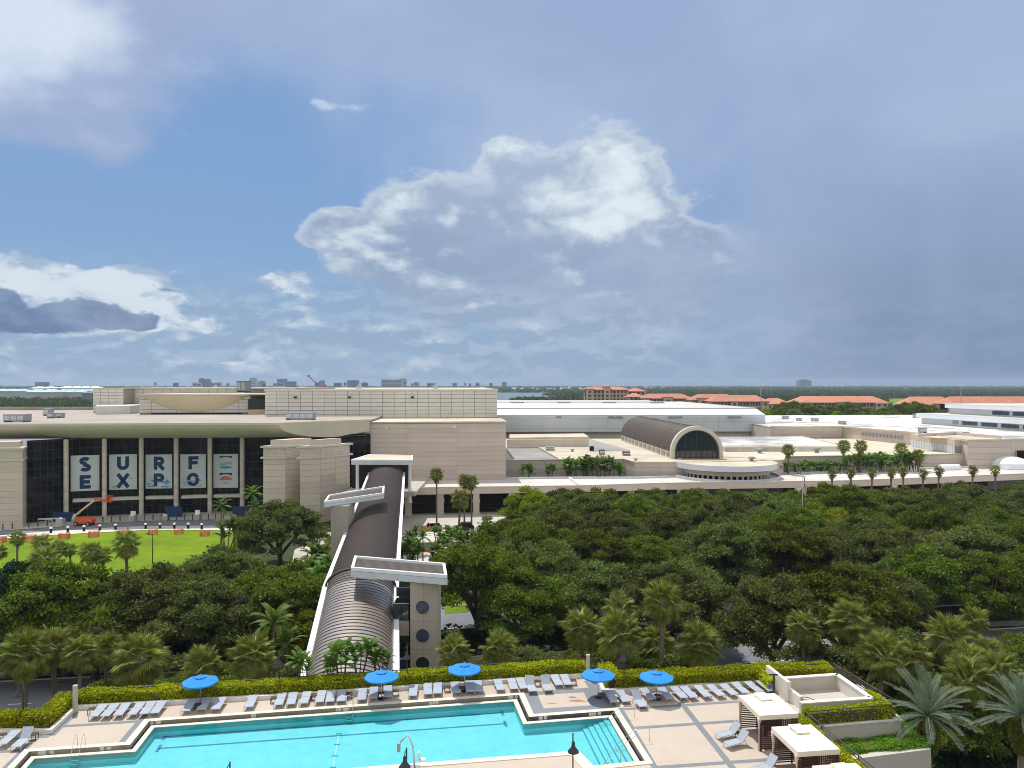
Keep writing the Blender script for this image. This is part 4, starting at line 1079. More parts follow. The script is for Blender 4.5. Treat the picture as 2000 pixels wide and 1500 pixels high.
# small roof kit on the cream roofs
roof_unit(1066, 1083, 880, 1.3, 11.5, 2.2, label='pale boxy air unit on the cream roof near the beige hall', plates=2)
roof_unit(1171, 1181, 888.5, 1.6, 11.5, 1.8, 'ac_brown', label='rust-brown roof unit, left of the two before the vault', group='rust-brown units on the cream roof', plates=1)
roof_unit(1217, 1231, 890, 1.2, 11.5, 2.0, 'ac_brown', label='rust-brown roof unit, right of the two before the vault', group='rust-brown units on the cream roof', plates=1)
for i, (px, py, s_, L) in enumerate(((1118,882,.7,'left of the rust-brown units'),(1241.5,900,.6,'at the roof corner before the drum'),(1484,885,1.2,'behind the right side of the drum'),(1595,884,1.3,'behind the garden palms'),(1468,901,1.1,'low on the right rim of the drum roof'),(1690,876,.8,'near the grille wall'))):
    c = W(px, py, 11.5); t = MB(); t.lathe([(.5*s_,11.5),(.5*s_,11.5+.7*s_),(1.0*s_,11.5+.75*s_),(1.0*s_,11.5+1.2*s_),(.3*s_,11.5+1.35*s_),(0,11.5+1.35*s_)], 14, c=(c.x,c.y))
    tag(t.build('exhaust_fan', 'ac_grey'), 'mushroom-shaped grey exhaust fan '+L, 'exhaust fan', 'mushroom exhaust fans on the cream roof')
sk = MB(); c0 = W(1840,918,7.35); c1 = W(1877,917,7.35)
N = 10; vs = []
for p in (c0, c1):
    for k in range(N+1): vs.append((p.x, p.y-1.3*math.cos(math.pi*k/N)+1.3, 7.3+1.7*math.sin(math.pi*k/N)))
sk.raw(vs, [(k,k+1,N+2+k,N+1+k) for k in range(N)]+[tuple(range(N+1)), tuple(range(2*N+1,N,-1))], smooth=False)
tag(sk.build('skylight', 'trim_white'), 'white half-round skylight on the pink canopy roof', 'skylight')
sk = MB(); c = W(1990,916,7.35)
sk.lathe([(6,7.3),(5.6,9),(4.2,10.2),(2,10.9),(0,11.1)], 14, c=(c.x,c.y+4), smooth=False)
tag(sk.build('skylight', 'metal_bright'), 'faceted glass dome skylight at the right edge of the canopy roof', 'skylight')
# ================================================================ COVERED BRIDGE
BR = thing('covered_bridge', (-22,92,0), 'long covered footbridge with a ribbed brown vault roof between white gutters', 'bridge')
# stations: centre x, y, eave z, half width
def wpt(pxl, pxr, py, Y):
    l = (pxl-1000)/1500*Y; r = (pxr-1000)/1500*Y
    return ((l+r)/2, Y, CAMZ-(py-750)/1500*Y, (r-l)/2)
kink = wpt(640, 769, 1150, 92.5)
far_ = wpt(723.6, 786.6, 925, 190)
# straight line in plan: widths kept at 8 m
far_ = (far_[0], far_[1], far_[2], 4.0); kink = (kink[0], kink[1], kink[2], 4.0)
near = (wpt(604, 768, 1306, 73.5)[0], 73.5, 8.0, 4.0)
near0 = (near[0]+(near[0]-kink[0])*.35, 67.0, 8.0-.35*(kink[2]-8.0)*1.0, 4.0)
RISE = 2.3
def bpt(st, a, r=0.0):
    """point on the vault section, a from 0 (right eave) to pi (left)"""
    c, y, z, hw = st
    return (c+(hw+r)*math.cos(a), y, z+(RISE+r)*math.sin(a)**.9 if math.sin(a) > 0 else z)
def lerp4(a, b, t): return tuple(a[i]+(b[i]-a[i])*t for i in range(4))
NA = 24
def vseg(s0, s1, r=0.0):
    vs = [bpt(s0, math.pi*k/NA, r) for k in range(NA+1)]+[bpt(s1, math.pi*k/NA, r) for k in range(NA+1)]
    return vs, [(k, k+1, NA+2+k, NA+1+k) for k in range(NA)]
# near section: bright standing panels with dark joints between, each its own part
bk_ = MB(); vs, fs = vseg(near0, kink, -.06); bk_.raw(vs, fs, smooth=True); bk_.build('roof_underlay', 'bronze_dark', BR)
NP = 33
for i in range(NP):
    t0 = i/NP; t1 = (i+.70)/NP
    mt = 'bronze_metal' if t1 < .90 else 'bronze_roof'
    m = MB(); s0 = lerp4(near0, kink, t0); s1 = lerp4(near0, kink, t1)
    vs, fs = vseg(s0, s1, .05); n = NA+1
    m.raw(vs, fs, smooth=True)
    vs2 = [bpt(s0, math.pi*k/NA, .05) for k in range(NA+1)]+[bpt(s0, math.pi*k/NA, -.06) for k in range(NA+1)]
    m.raw(vs2, [(NA+1+k, NA+2+k, k+1, k) for k in range(NA)], smooth=False)
    m.build('roof_panel', mt, BR)
m = MB()
for k in range(NA):
    m.tube([bpt(kink, math.pi*k/NA, .22), bpt(kink, math.pi*(k+1)/NA, .22)], .14, 5, cap=False)
m.build('roof_step', 'bronze_roof', BR)
m = MB(); vs, fs = vseg(kink, far_, 0); m.raw(vs, fs, smooth=True); m.build('roof_vault', 'bronze_roof', BR)
# fine battens over the far section (too close together to pick apart)
m = MB(); NB = 230
for i in range(NB):
    st = lerp4(kink, far_, (i+.5)/NB)
    s1 = lerp4(kink, far_, (i+.5)/NB+.13/97.5)
    vs, fs = vseg(st, s1, .07); m.raw(vs, fs, smooth=True)
    vs2 = [bpt(st, math.pi*k/NA, .07) for k in range(NA+1)]+[bpt(st, math.pi*k/NA, -.02) for k in range(NA+1)]
    m.raw(vs2, [(NA+1+k, NA+2+k, k+1, k) for k in range(NA)])
tag(m.build('battens', 'bronze_roof', BR), kind='stuff')
# gutters in lengths
for side in (-1, 1):
    for (a, b, N) in ((near0, kink, 14), (kink, far_, 26)):
        for i in range(N):
            s0 = lerp4(a, b, i/N); s1 = lerp4(a, b, (i+.97)/N)
            P = (s0[0]+side*(s0[3]+.28), s0[1], s0[2]+.1); Q = (s1[0]+side*(s1[3]+.28), s1[1], s1[2]+.1)
            MB().seg(P, Q, .62, .42).build('gutter', 'trim_white', BR)
    # glazed side with rail and floor edge
    m = MB()
    for (a, b) in ((near0, kink), (kink, far_)):
        P = Vector((a[0]+side*a[3]*.97, a[1], a[2])); Q = Vector((b[0]+side*b[3]*.97, b[1], b[2]))
        m.seg(P-Vector((0,0,3.2)), Q-Vector((0,0,3.2)), .3, .9)
        m.seg(P-Vector((0,0,1.7)), Q-Vector((0,0,1.7)), .08, .1)
        n_ = int((Q-P).length/3.2)
        for k in range(n_+1):
            c = P.lerp(Q, k/n_); m.box(c.x-.07, c.x+.07, c.y-.07, c.y+.07, c.z-2.9, c.z)
    m.build('side_frame', 'trim_grey', BR)
m = MB()
for (a, b) in ((near0, kink), (kink, far_)):
    m.raw([(a[0]-a[3],a[1],a[2]-3.3),(a[0]+a[3],a[1],a[2]-3.3),(b[0]+b[3],b[1],b[2]-3.3),(b[0]-b[3],b[1],b[2]-3.3),(a[0]-a[3],a[1],a[2]-3.8),(a[0]+a[3],a[1],a[2]-3.8),(b[0]+b[3],b[1],b[2]-3.8),(b[0]-b[3],b[1],b[2]-3.8)], [(0,1,2,3),(7,6,5,4),(1,5,6,2),(0,3,7,4)])
m.build('floor', 'tower_stone', BR)
for Y in (106, 140, 165):
    t = (Y-kink[1])/(far_[1]-kink[1]); s = lerp4(kink, far_, t)
    for sd in (-1,1): MB().box(s[0]+sd*2.6-.5, s[0]+sd*2.6+.5, Y-.6, Y+.6, 0, s[2]-3.8).build('pier', 'tower_stone', BR)

# ---- bridge towers with their flat roofs
def louvre_roof(parent, poly, z0, z1, nsl):
    P = [Vector((p[0],p[1],0)) for p in poly]
    MB().prism([(p.x,p.y) for p in offset_poly(P,.05)], z0, z1-.35).build('roof_box', 'joint', parent)
    m = MB(); ring(m, offset_poly(P,-.03), offset_poly(P,.28), z1-.36, z1); m.build('rim', 'trim_white', parent)
    a, b, c, d = [p for p in offset_poly(P,.32)]
    for k in range(nsl):
        t = (k+.5)/nsl; p = a.lerp(d, t); q = b.lerp(c, t)
        MB().seg((p.x,p.y,z1-.28), (q.x,q.y,z1-.28), (d-a).length/nsl*.62, .1).build('louvre', 'vault_slats', parent)
    for (p, q) in ((P[0],P[1]),(P[1],P[2]),(P[3],P[0])):
        n = max(1, round((q-p).length/2.75))
        face_grid(parent, p, q, z0+.02, z1-.38, n, 1, 'metal_white', gap=.04, proud=.06, name='fascia_panel', back=.0)
T1 = thing('elevator_tower', (-9.5,84,0), 'near bridge tower with three round windows under a flat louvred roof', 'tower')
q1 = [W(686,1108,14.8), W(873,1123,14.8), W(869,1099.5,14.8), W(692.8,1085,14.8)]
louvre_roof(T1, q1, 13.7, 14.8, 11)
tx0, tx1, ty = -10.95, -8.02, 82.6
MB().box(tx0+.06, tx1-.06, ty+.06, ty+4.0, 0, 13.7).build('shaft', 'joint', T1)
def plates(parent, x0, x1, y, zs, xs, m='tower_stone'):
    for i in range(len(xs)-1):
        for j in range(len(zs)-1):
            MB().box(x0+(x1-x0)*xs[i]+.012, x0+(x1-x0)*xs[i+1]-.012, y-.03, y+.06, zs[j]+.012, zs[j+1]-.012).build('cladding_panel', m, parent)
zs = [0,3.4,6.5,9.6,11.0,13.65]
plates(T1, tx0, tx1, ty, [0,3.4,6.45,9.5,13.65], [0,.5,1.0])
m = MB().box(tx1-.06, tx1, ty+.05, ty+4.0, 0, 13.65); m.build('side_cladding', 'tower_stone', T1)
m = MB().box(tx0, tx0+.06, ty+.05, ty+4.0, 0, 13.65); m.build('side_cladding', 'tower_stone', T1)
def roundwin(parent, x, z, y, r, gm='blue_glass'):
    m = MB(); n = 28
    fr_ = [(x+(r+.09)*math.cos(2*math.pi*k/n), y-.10, z+(r+.09)*math.sin(2*math.pi*k/n)) for k in range(n)]
    fi = [(x+r*math.cos(2*math.pi*k/n), y-.10, z+r*math.sin(2*math.pi*k/n)) for k in range(n)]
    fb = [(x+(r+.09)*math.cos(2*math.pi*k/n), y-.02, z+(r+.09)*math.sin(2*math.pi*k/n)) for k in range(n)]
    m.raw(fr_+fi+fb, [(k,(k+1)%n,n+(k+1)%n,n+k) for k in range(n)]+[(2*n+k,2*n+(k+1)%n,(k+1)%n,k) for k in range(n)])
    w = m.build('window', 'joint' if False else 'tower_stone', parent)
    g = MB(); g.raw([(x+r*math.cos(2*math.pi*k/n), y-.05, z+r*math.sin(2*math.pi*k/n)) for k in range(n)], [tuple(range(n))]); g.build('pane', gm, w)
for z, gm in ((11.0,'blue_glass'),(7.95,'blue_glass'),(4.95,'mid_glass')): roundwin(T1, (825.5-1000)/1500*ty, z, ty, .72, gm)
# landings between bridge and tower
def lx(px, Y=83.4): return (px-1000)/1500*Y
def lz(py, Y=83.4): return CAMZ-(py-750)/1500*Y
m = MB().box(lx(768), lx(799), 83.4, 86, lz(1211), lz(1180)+0); m.build('landing', 'interior', T1)
m = MB().box(lx(768), lx(799), 83.3, 83.39, lz(1241), lz(1212)); m.build('landing_panel', 'tower_stone', T1)
m = MB().box(lx(768), lx(799), 83.5, 88, lz(1241), lz(1212)); m.build('landing_floor', 'joint', T1)
for x0, x1 in ((769,783.5),(785,798)):
    m = MB().box(lx(x0), lx(x1), 83.25, 83.3, lz(1210), lz(1179)); m.build('glass_rail', 'mid_glass', T1)
m = MB().tube([(lx(768),83.25,lz(1178)),(lx(799),83.25,lz(1178))], .05, 6); m.build('handrail', 'trim_grey', T1)
m = MB().box(lx(768), lx(799), 85.6, 85.7, lz(1176), lz(1159)); m.build('upper_glass', 'blue_glass', T1)
m = MB().box(lx(768), lx(799), 85.5, 85.62, lz(1158.5), lz(1157)); m.build('lintel', 'trim_grey', T1)
m = MB().box(lx(768), lx(798), 83.5, 86, 0, lz(1288)); m.build('lobby', 'interior', T1)
m = MB().box(lx(769), lx(796), 83.3, 83.4, lz(1318), lz(1290)); m.build('lobby_glass', 'blue_glass', T1)
m = MB().box(lx(768), lx(798), 83.25, 83.45, lz(1288), lz(1285)); m.build('lintel', 'trim_grey', T1)
T2 = thing('elevator_tower', (-27.2,124,0), 'far bridge tower with one round window under a tilted flat roof', 'tower')
q2 = [W(633.5,979,16.6), W(749,962.5,16.6), W(751,948.8,16.6), W(642,966.4,16.6)]
louvre_roof(T2, q2, 15.6, 16.6, 7)
y2 = 122.0; a0 = (646-1000)/1500*y2; a1 = (680-1000)/1500*y2
MB().box(a0+.06, a1-.06, y2+.06, y2+5, 0, 15.6).build('shaft', 'joint', T2)
plates(T2, a0, a1, y2, [0,4.2,8.4,11.8,15.55], [0,1.0])
MB().box(a1-.06, a1, y2+.06, y2+5, 0, 15.55).build('side_cladding', 'tower_stone', T2)
roundwin(T2, (662.6-1000)/1500*y2, CAMZ-(1017-750)/1500*y2, y2, .68, 'tower_stone')
m = MB().box(a1+.02, a1+4.2, y2+2, y2+6, 8.2, 9.0); m.build('landing_floor', 'tower_stone', T2)
# outdoor stair below the far tower
stt = thing('outdoor_stair', (W(600,1120,0)), 'small grey outdoor stair among the palms left of the bridge', 'stairs')
b = W(603,1122,0)
for k in range(11):
    MB().box(b.x-1.1, b.x+1.1, b.y+.35*k, b.y+.35*k+.33, .19*k, .19*k+.19).build('step', 'concrete_walk', stt)
for sx in (-1.2, 1.2):
    MB().seg((b.x+sx, b.y, .8), (b.x+sx, b.y+4, 2.9), .12, .7).build('side_wall', 'tower_stone', stt)

# ================================================================ POOL DECK
dz = 10.0
D = lambda px, py: W(px, py, dz)
rail_l = [W(-900,1452,11.1), W(0,1398,11.1), W(72,1394,11.1), W(122,1351,11.1), W(480,1329,11.1), W(845,1304,11.1), W(1080,1290,11.1), W(1173,1286,11.1), W(1200,1322.5,11.1), W(1380,1309.5,11.1), W(1627,1295,11.1), W(1746,1381,11.1)]
edge = [Vector((p.x, p.y, 0)) for p in rail_l]
w1l = D(1640,1405); w1r = D(1748,1396); w1ll = Vector((21.3,56.6,0))
outer = edge[:-1]+[Vector((28.6,58.2,0)), Vector((21.25,56.9,0)), Vector((22.6,45,0)), Vector((24,34,0)), Vector((-70,30,0))]
# pool coping outline (deck edge of the coping), clockwise in the picture
def DD(px, py): p = D(px, py); return Vector((p.x, p.y, 0))
A_ = DD(49,1464.5); B_ = DD(246,1451); C_ = DD(283,1406); D_ = DD(1022,1353.5); E_ = DD(1042,1396); F_ = DD(1206,1383.5); G_ = DD(1275,1492)
N_ = Vector((4.62,49.0,0)); M_ = Vector((3.95,51.72,0)); L_ = M_+(Vector((-5.32,50.2,0))-M_)*4.2
K_ = A_+Vector((1.25,-6.6,0)); 
G2 = G_; N2 = Vector((4.7,49.55,0)); 
copo = [K_, A_, B_, C_, D_, E_, F_, G_, Vector((4.75,49.6,0)), M_, Vector((-30.9,46.2,0))]
# orientation: make ccw for offset_poly (left normal points inwards)
ar = sum(copo[i].x*copo[(i+1)%len(copo)].y-copo[(i+1)%len(copo)].x*copo[i].y for i in range(len(copo)))
if ar < 0: copo = copo[::-1]
c1 = offset_poly(copo, .42); c2 = offset_poly(copo, .62); c3 = offset_poly(copo, .98)
def deck_mesh(name, loops, z, m, flip=False):
    bm = bmesh.new()
    for lp in loops:
        v = [bm.verts.new((p[0], p[1], z)) for p in lp]
        for i in range(len(v)): bm.edges.new((v[i], v[(i+1)%len(v)]))
    bmesh.ops.triangle_fill(bm, use_beauty=True, use_dissolve=False, edges=bm.edges[:], normal=(0,0,1))
    for f in bm.faces:
        if f.normal.z < 0: f.normal_flip()
    me = bpy.data.meshes.new(name); bm.to_mesh(me); bm.free(); me.materials.append(MATS[m])
    o = bpy.data.objects.new(name, me); COL.objects.link(o); return o
tag(deck_mesh('pool_deck', [outer, copo], dz, 'deck'), 'raised warm beige pool terrace', kind='structure')
sk = MB(); n = len(outer)
for i in range(n):
    a, b = outer[i], outer[(i+1)%n]; sk.raw([(a.x,a.y,0),(b.x,b.y,0),(b.x,b.y,dz+.01),(a.x,a.y,dz+.01)], [(0,1,2,3)])
tag(sk.build('terrace_base', 'planter'), 'beige plinth carrying the pool terrace', kind='structure')
# grey bands: flush strips 4 mm proud
def band(pts, name='deck_band', z=dz+.004, m='deck_grey'):
    mb = MB(); mb.raw([(p.x,p.y,z) for p in pts], [tuple(range(len(pts)))]); o = mb.build(name, m)
    if o.data.polygons[0].normal.z < 0: o.data.flip_normals()
    return tag(o, kind='structure')
def bandline(a, b, w): 
    a = Vector((a.x,a.y,0)); b = Vector((b.x,b.y,0)); d = (b-a).normalized(); n = Vector((-d.y,d.x,0))*w/2
    return [a-n, b-n, b+n, a+n]
band(bandline(D(1210,1382), Vector((9.75,46,0)), .44))
band(bandline(D(1330,1372), Vector((14.9,45,0)), .46), z=dz+.0045)
for (a, b) in (((1206,1386),(1445,1370)), ((1240,1422),(1442,1408)), ((1282,1499),(1600,1477))): band(bandline(D(*a), D(*b), .42), z=dz+.0055)
# grey patio with cream inset and rust stain
band([D(1024,1353), D(1031,1352), D(1150,1343), D(1140,1330), D(1168,1328), D(1207,1382.5), D(1043,1395.5)])
band([D(1050,1357.5), D(1140,1352.5), D(1153,1378), D(1062,1384)], 'patio_inset', dz+.009, 'deck')
for (px, py, rx, ry, seed) in ((1128,1369,.75,.32,3),(1076,1374,.5,.15,5),(1118,1362,.5,.2,8)):
    c = D(px, py); rr = random.Random(seed)
    band([Vector((c.x+rx*rr.uniform(.5,1.1)*math.cos(a), c.y+ry*rr.uniform(.5,1.1)*math.sin(a), 0)) for a in np.linspace(0,6.1,16)], 'rust_stain', dz+.012+seed*.0005, 'deck_stain')
band(bandline(D(124.5,1418.5), D(268,1409), .42)); band(bandline(D(283,1396), D(238,1449), .42), z=dz+.0045)
band(bandline(D(148,1391), D(99,1437), .55), z=dz+.0045); band(bandline(D(-60,1444), D(97,1438), .42), z=dz+.0055)
band(bandline(D(-200,1477), D(40,1466), .42)); band(bandline(D(66,1445), D(-20,1530), .42), z=dz+.0045)
band(bandline(Vector((-36,44,0)), Vector((4.8,49.25,0)), .9), z=dz+.0045)
band([Vector((-12,48.1,0)), Vector((3.3,50.1,0)), Vector((3.9,46,0)), Vector((-12,44,0))], 'patio_inset', dz+.0085, 'deck')
for (a, b) in (((560,1374),(563,1383)),((780,1377),(812,1375))): pass

# ---- pool
PL = thing('swimming_pool', (-8,54,8.6), 'stepped-outline turquoise swimming pool with cream coping and blue lane lines', 'pool')
wz = 9.74
def part_ring(name, A, B, z1, z0, m):
    mb = MB(); ring(mb, A, B, z0, z1); return mb.build(name, m, PL)
part_ring('coping', offset_poly(copo, -.03), c1, dz+.05, dz-.3, 'coping')
part_ring('gutter_floor', c1, c2, 9.70, 9.69, 'tile_dark')
# vertical tile band below the coping, dark with pale depth plates
tm = MB(); n = len(c1)
for i in range(n):
    a, b = c1[i], c1[(i+1)%n]; tm.raw([(a.x,a.y,9.7),(b.x,b.y,9.7),(b.x,b.y,dz+.049),(a.x,a.y,dz+.049)], [(0,1,2,3)])
tm.build('tile_band', 'tile_dark', PL)
part_ring('pool_lip', c2, c3, 9.80, 9.4, 'coping')
fz = 9.08
fl = MB(); fo = deck_mesh('pool_floor', [c3], fz, 'pool_floor'); fo.data.transform(Matrix.Translation(-PL.location)); setpar(fo, PL)
wl = MB()
for i in range(n):
    a, b = c3[i], c3[(i+1)%n]; wl.raw([(a.x,a.y,fz),(b.x,b.y,fz),(b.x,b.y,9.79),(a.x,a.y,9.79)], [(0,1,2,3)])
wl.build('pool_wall', 'pool_wall', PL)
wo = deck_mesh('pool_water', [c3], wz, 'pool_water'); wo.data.transform(Matrix.Translation(-PL.location)); setpar(wo, PL)
def PW(px, py, z=fz+.01):   # a point on the pool floor
    return W(px, py, z)
for (a, b) in (((322,1438.5),(981,1391.5)), ((310,1461.5),(987,1413))):
    p, q = PW(*a, 9.1), PW(*b, 9.1); p.z = q.z = 0; d = (q-p).normalized(); n_ = Vector((-d.y,d.x,0))
    mb = MB()
    for pts in (bandline(p, q, .17), bandline(p-n_*.55, p+n_*.55, .22), bandline(q-n_*.5, q+n_*.5, .22)):
        mb.raw([(v.x,v.y,fz+.012+.004*(pts is not None)) for v in pts], [(0,1,2,3)])
    mb.build('lane_line', 'pool_line', PL)
# faint cross line with little plates near the middle
p, q = PW(662,1433,9.1), PW(650,1500,9.1); mb = MB(); mb.raw([(v.x,v.y,fz+.01) for v in bandline(p, q, .06)], [(0,1,2,3)]); mb.build('slope_line', 'trim_white', PL)
for t in (.0,.33,.66,.98):
    c = p.lerp(q, t); MB().box(c.x-.2, c.x+.2, c.y-.07, c.y+.07, fz, fz+.03).build('float_anchor', 'wave_blue', PL)
# entry steps along the right-hand wall
sdir = (G_-F_).normalized(); sin_ = Vector((-sdir.y, sdir.x, 0)); sin_ = sin_ if sin_.x < 0 else -sin_
for k in range(5):
    o = .98+.42*k; a = F_+sin_*o+sdir*1.0; b = G_+sin_*o-sdir*1.0; c = b+sin_*.42; d_ = a+sin_*.42
    if k == 0: pass
    zt = 9.62-.10*k
    MB().prism([(a.x,a.y),(b.x,b.y),(c.x,c.y),(d_.x,d_.y)], fz-.01, zt).build('step', 'pool_floor', PL)
    mb = MB(); e = .05; MB().prism([(c.x-sin_.x*e,c.y-sin_.y*e),(d_.x-sin_.x*e,d_.y-sin_.y*e),(d_.x,d_.y),(c.x,c.y)], zt-.02, zt+.006).build('step_nosing', 'pool_line', PL)
# depth plates set in the tile band
def plate(px0, px1, y0, y1, edge_a, edge_b, m='tile_pale'):
    a = Vector((edge_a.x,edge_a.y,0)); b = Vector((edge_b.x,edge_b.y,0)); d = (b-a).normalized()
    def at(px): k = (px-1000)/1500; t = (k*a.y-a.x)/(d.x-k*d.y); return a+d*t
    p, q = at(px0), at(px1); nrm = Vector((d.y,-d.x,0)); nrm = nrm if nrm.y < 0 else -nrm
    p += nrm*.012; q += nrm*.012
    w = (q-p).length; k = max(1, round(w/.22))
    for i in range(k):
        u0 = p.lerp(q, i/k+.02); u1 = p.lerp(q, (i+1)/k-.02)
        MB().raw([(u0.x,u0.y,9.76),(u1.x,u1.y,9.76),(u1.x,u1.y,dz+.02),(u0.x,u0.y,dz+.02)], [(0,1,2,3)]).build('depth_plate', m, PL)
def inner_edge(P, Q):      # the c1 edge parallel to P-Q
    d = (Q-P).normalized(); nrm = Vector((d.y,-d.x,0)); nrm = nrm if nrm.y < 0 else -nrm
    return P+nrm*.42, Q+nrm*.42
for (P, Q, spans) in ((A_, B_, ((74,90),(97,106),(195,203),(208,217))), (C_, D_, ((293,300),(304,314),(490,500),(656,666),(670,682),(838,857),(993,1002),(1006,1011))), (E_, F_, ((1052,1060),(1062,1068),(1150,1164),(1167,1174)))):
    a, b = inner_edge(P, Q)
    for s in spans: plate(s[0], s[1], 0, 0, a, b)

# ---- kerb walls, hedges, rails round the deck
kp = [[D(-700,1470), D(0,1433), D(99,1432), D(148,1386), D(560,1363), D(1140,1323), D(1166,1321)], [D(1166,1321), D(1178,1354), D(1500,1335)]]
for i, P in enumerate(kp):
    P = [Vector((p.x, p.y, 0)) for p in P]; m = MB(); wall_line(m, P, .3, dz-.02, dz+.32)
    o = m.build('kerb_wall', 'planter_white'); tag(o, ['low pale kerb wall along the long hedge and its left corner', 'low pale kerb wall round the right-hand hedge'][i], 'kerb')

def leafquads(P, Nrm, size, elong=1.6, tilt=.9, rg=rng):
    """P (n,3) positions, Nrm (n,3) preferred normals -> verts (4n,3)"""
    n = len(P)
    r = rg.normal(size=(n,3)); nn = Nrm*(1-tilt)+r/np.linalg.norm(r,axis=1)[:,None]*tilt
    nn /= np.linalg.norm(nn,axis=1)[:,None]+1e-9
    t = np.cross(nn, rg.normal(size=(n,3))); t /= np.linalg.norm(t,axis=1)[:,None]+1e-9
    b = np.cross(nn, t)
    s = (size*rg.uniform(.6,1.3,size=n))[:,None]
    V = np.stack([P-t*s*elong*.5, P-b*s*.5+t*s*.1, P+t*s*elong*.5, P+b*s*.5+t*s*.1], axis=1)
    return V.reshape(-1,3)
def quadmesh(name, V, m):
    n = len(V)//4; me = bpy.data.meshes.new(name); me.vertices.add(4*n); me.vertices.foreach_set('co', V.astype(np.float32).ravel())
    me.loops.add(4*n); me.loops.foreach_set('vertex_index', np.arange(4*n, dtype=np.int32))
    me.polygons.add(n); me.polygons.foreach_set('loop_start', np.arange(0,4*n,4, dtype=np.int32))
    try: me.polygons.foreach_set('loop_total', np.full(n,4, dtype=np.int32))
    except Exception: pass
    me.materials.append(MATS[m]); me.update(calc_edges=True); me.validate()
    return me
def hedge(pts, w, h, label, z=dz, m='hedge_leaf', dens=230, size=.12, bump=.09, group='clipped yellow-green hedges round the pool deck', cat='hedge', name='hedge', taper=0.0):
    pts = [Vector((p.x, p.y, 0)) for p in pts]
    c = sum(pts, Vector())/len(pts)
    t = thing(name, (c.x, c.y, z), label, cat, group)
    mb = MB(); wall_line(mb, pts, w*.86, z, z+h*.9); mb.build('branches', 'hedge_core', t)
    Ps, Ns = [], []
    for a, b in zip(pts[:-1], pts[1:]):
        d = b-a; L = d.length; d.normalize(); nn = np.array([-d.y, d.x, 0]); dn = np.array([d.x, d.y, 0]); A0 = np.array([a.x, a.y, z])
        for (kind, area) in (('top', L*w), ('s+', L*h), ('s-', L*h)):
            k = int(area*dens); u = rng.uniform(-w*.4, L+w*.4, k)[:,None]; 
            if kind == 'top': v = rng.uniform(-w/2, w/2, k)[:,None]; P = A0+dn*u+nn*v+np.array([0,0,h]); N = np.tile([0,0,1.], (k,1))
            else:
                s = 1 if kind == 's+' else -1; zz = rng.uniform(0.05, h, k)[:,None]; P = A0+dn*u+nn*(s*w/2)+zz*np.array([0,0,1]); N = np.tile(nn*s, (k,1))
            wob = bump*(np.sin(P[:,0]*2.3+P[:,2]*3)+np.sin(P[:,1]*2.9+P[:,0]*1.1)+np.sin(P[:,0]*.7))*.5
            P = P+N*(wob+rng.normal(0, bump*.6, k))[:,None]
            Ps.append(P); Ns.append(N)
    P = np.concatenate(Ps); N = np.concatenate(Ns)
    V = leafquads(P, N, size)-np.array([c.x, c.y, z])
    o = bpy.data.objects.new('foliage', quadmesh('foliage', V, m)); COL.objects.link(o); setpar(o, t); o['kind'] = 'stuff'
    return t
def shift(P, d):
    out = []
    for i, p in enumerate(P):
        a = (P[i]-P[i-1]) if i else (P[1]-P[0]); b = (P[i+1]-P[i]) if i < len(P)-1 else a
        t = (a.normalized()+b.normalized()).normalized(); n = Vector((-t.y, t.x, 0)); k = 1/max(.5, n.dot(Vector((-b.normalized().y, b.normalized().x, 0))))
        out.append(p+n*d*k)
    return out
k1 = [Vector((p.x,p.y,0)) for p in kp[0]]; k2 = [Vector((p.x,p.y,0)) for p in kp[1]]
hedge(shift(k1[:4], .85), 1.15, 1.15, 'yellow-green hedge turning the corner at the left end of the deck')
hedge(shift(k1[3:6], .85), 1.1, 1.05, 'long yellow-green hedge behind the main row of loungers')
hedge([k2[0]+Vector((.75,-.2,0)), k2[1]+Vector((.9,.95,0))], 1.2, 1.1, 'short yellow-green hedge at the jog beside the blue umbrella')
hedge([Vector((8.9,63.2,0)), Vector((22.4,65.0,0))] , 1.5, 1.1, 'yellow-green hedge behind the loungers on the right')
hedge([Vector((21.0,65.0,0)), Vector((26.4,65.4,0))], 1.5, 1.1, 'bright yellow hedge end behind the stair well')
hedge([Vector((21.0,63.9,0)), Vector((21.2,62.4,0))], .9, 1.0, 'short return of yellow hedge left of the stair well wall')
hedge([Vector((21.9,56.6,0)), Vector((27.9,57.6,0))], .8, .95, 'yellow hedge strip between the stair well and the terrace rail')
hedge([Vector((27.9,60.3,0)), Vector((28.3,57.8,0))], .7, .9, 'yellow hedge strip on the outer side of the stair well')
hedge([Vector((20.9,56.2,0)), Vector((21.2,53.4,0))], .7, .8, 'small yellow hedge beside the first cabana')
hedge([Vector((21.5,51.9,0)), Vector((22.2,45.6,0))], .55, .8, 'narrow yellow hedge beside the second and third cabanas')
# posts
for (px, pt, pb, L) in ((147,1343,1391,'pale stone post at the left corner of the hedge'),(1148.5,1283,1326,'pale stone post at the jog of the hedge')):
    c = D(px, pb); hgt = 2.0; m = MB().box(c.x-.13, c.x+.13, c.y-.13, c.y+.13, dz, dz+hgt).box(c.x-.16, c.x+.16, c.y-.16, c.y+.16, dz, dz+.12).box(c.x-.15, c.x+.15, c.y-.15, c.y+.15, dz+hgt, dz+hgt+.05)
    tag(m.build('stone_post', 'planter'), L, 'post')
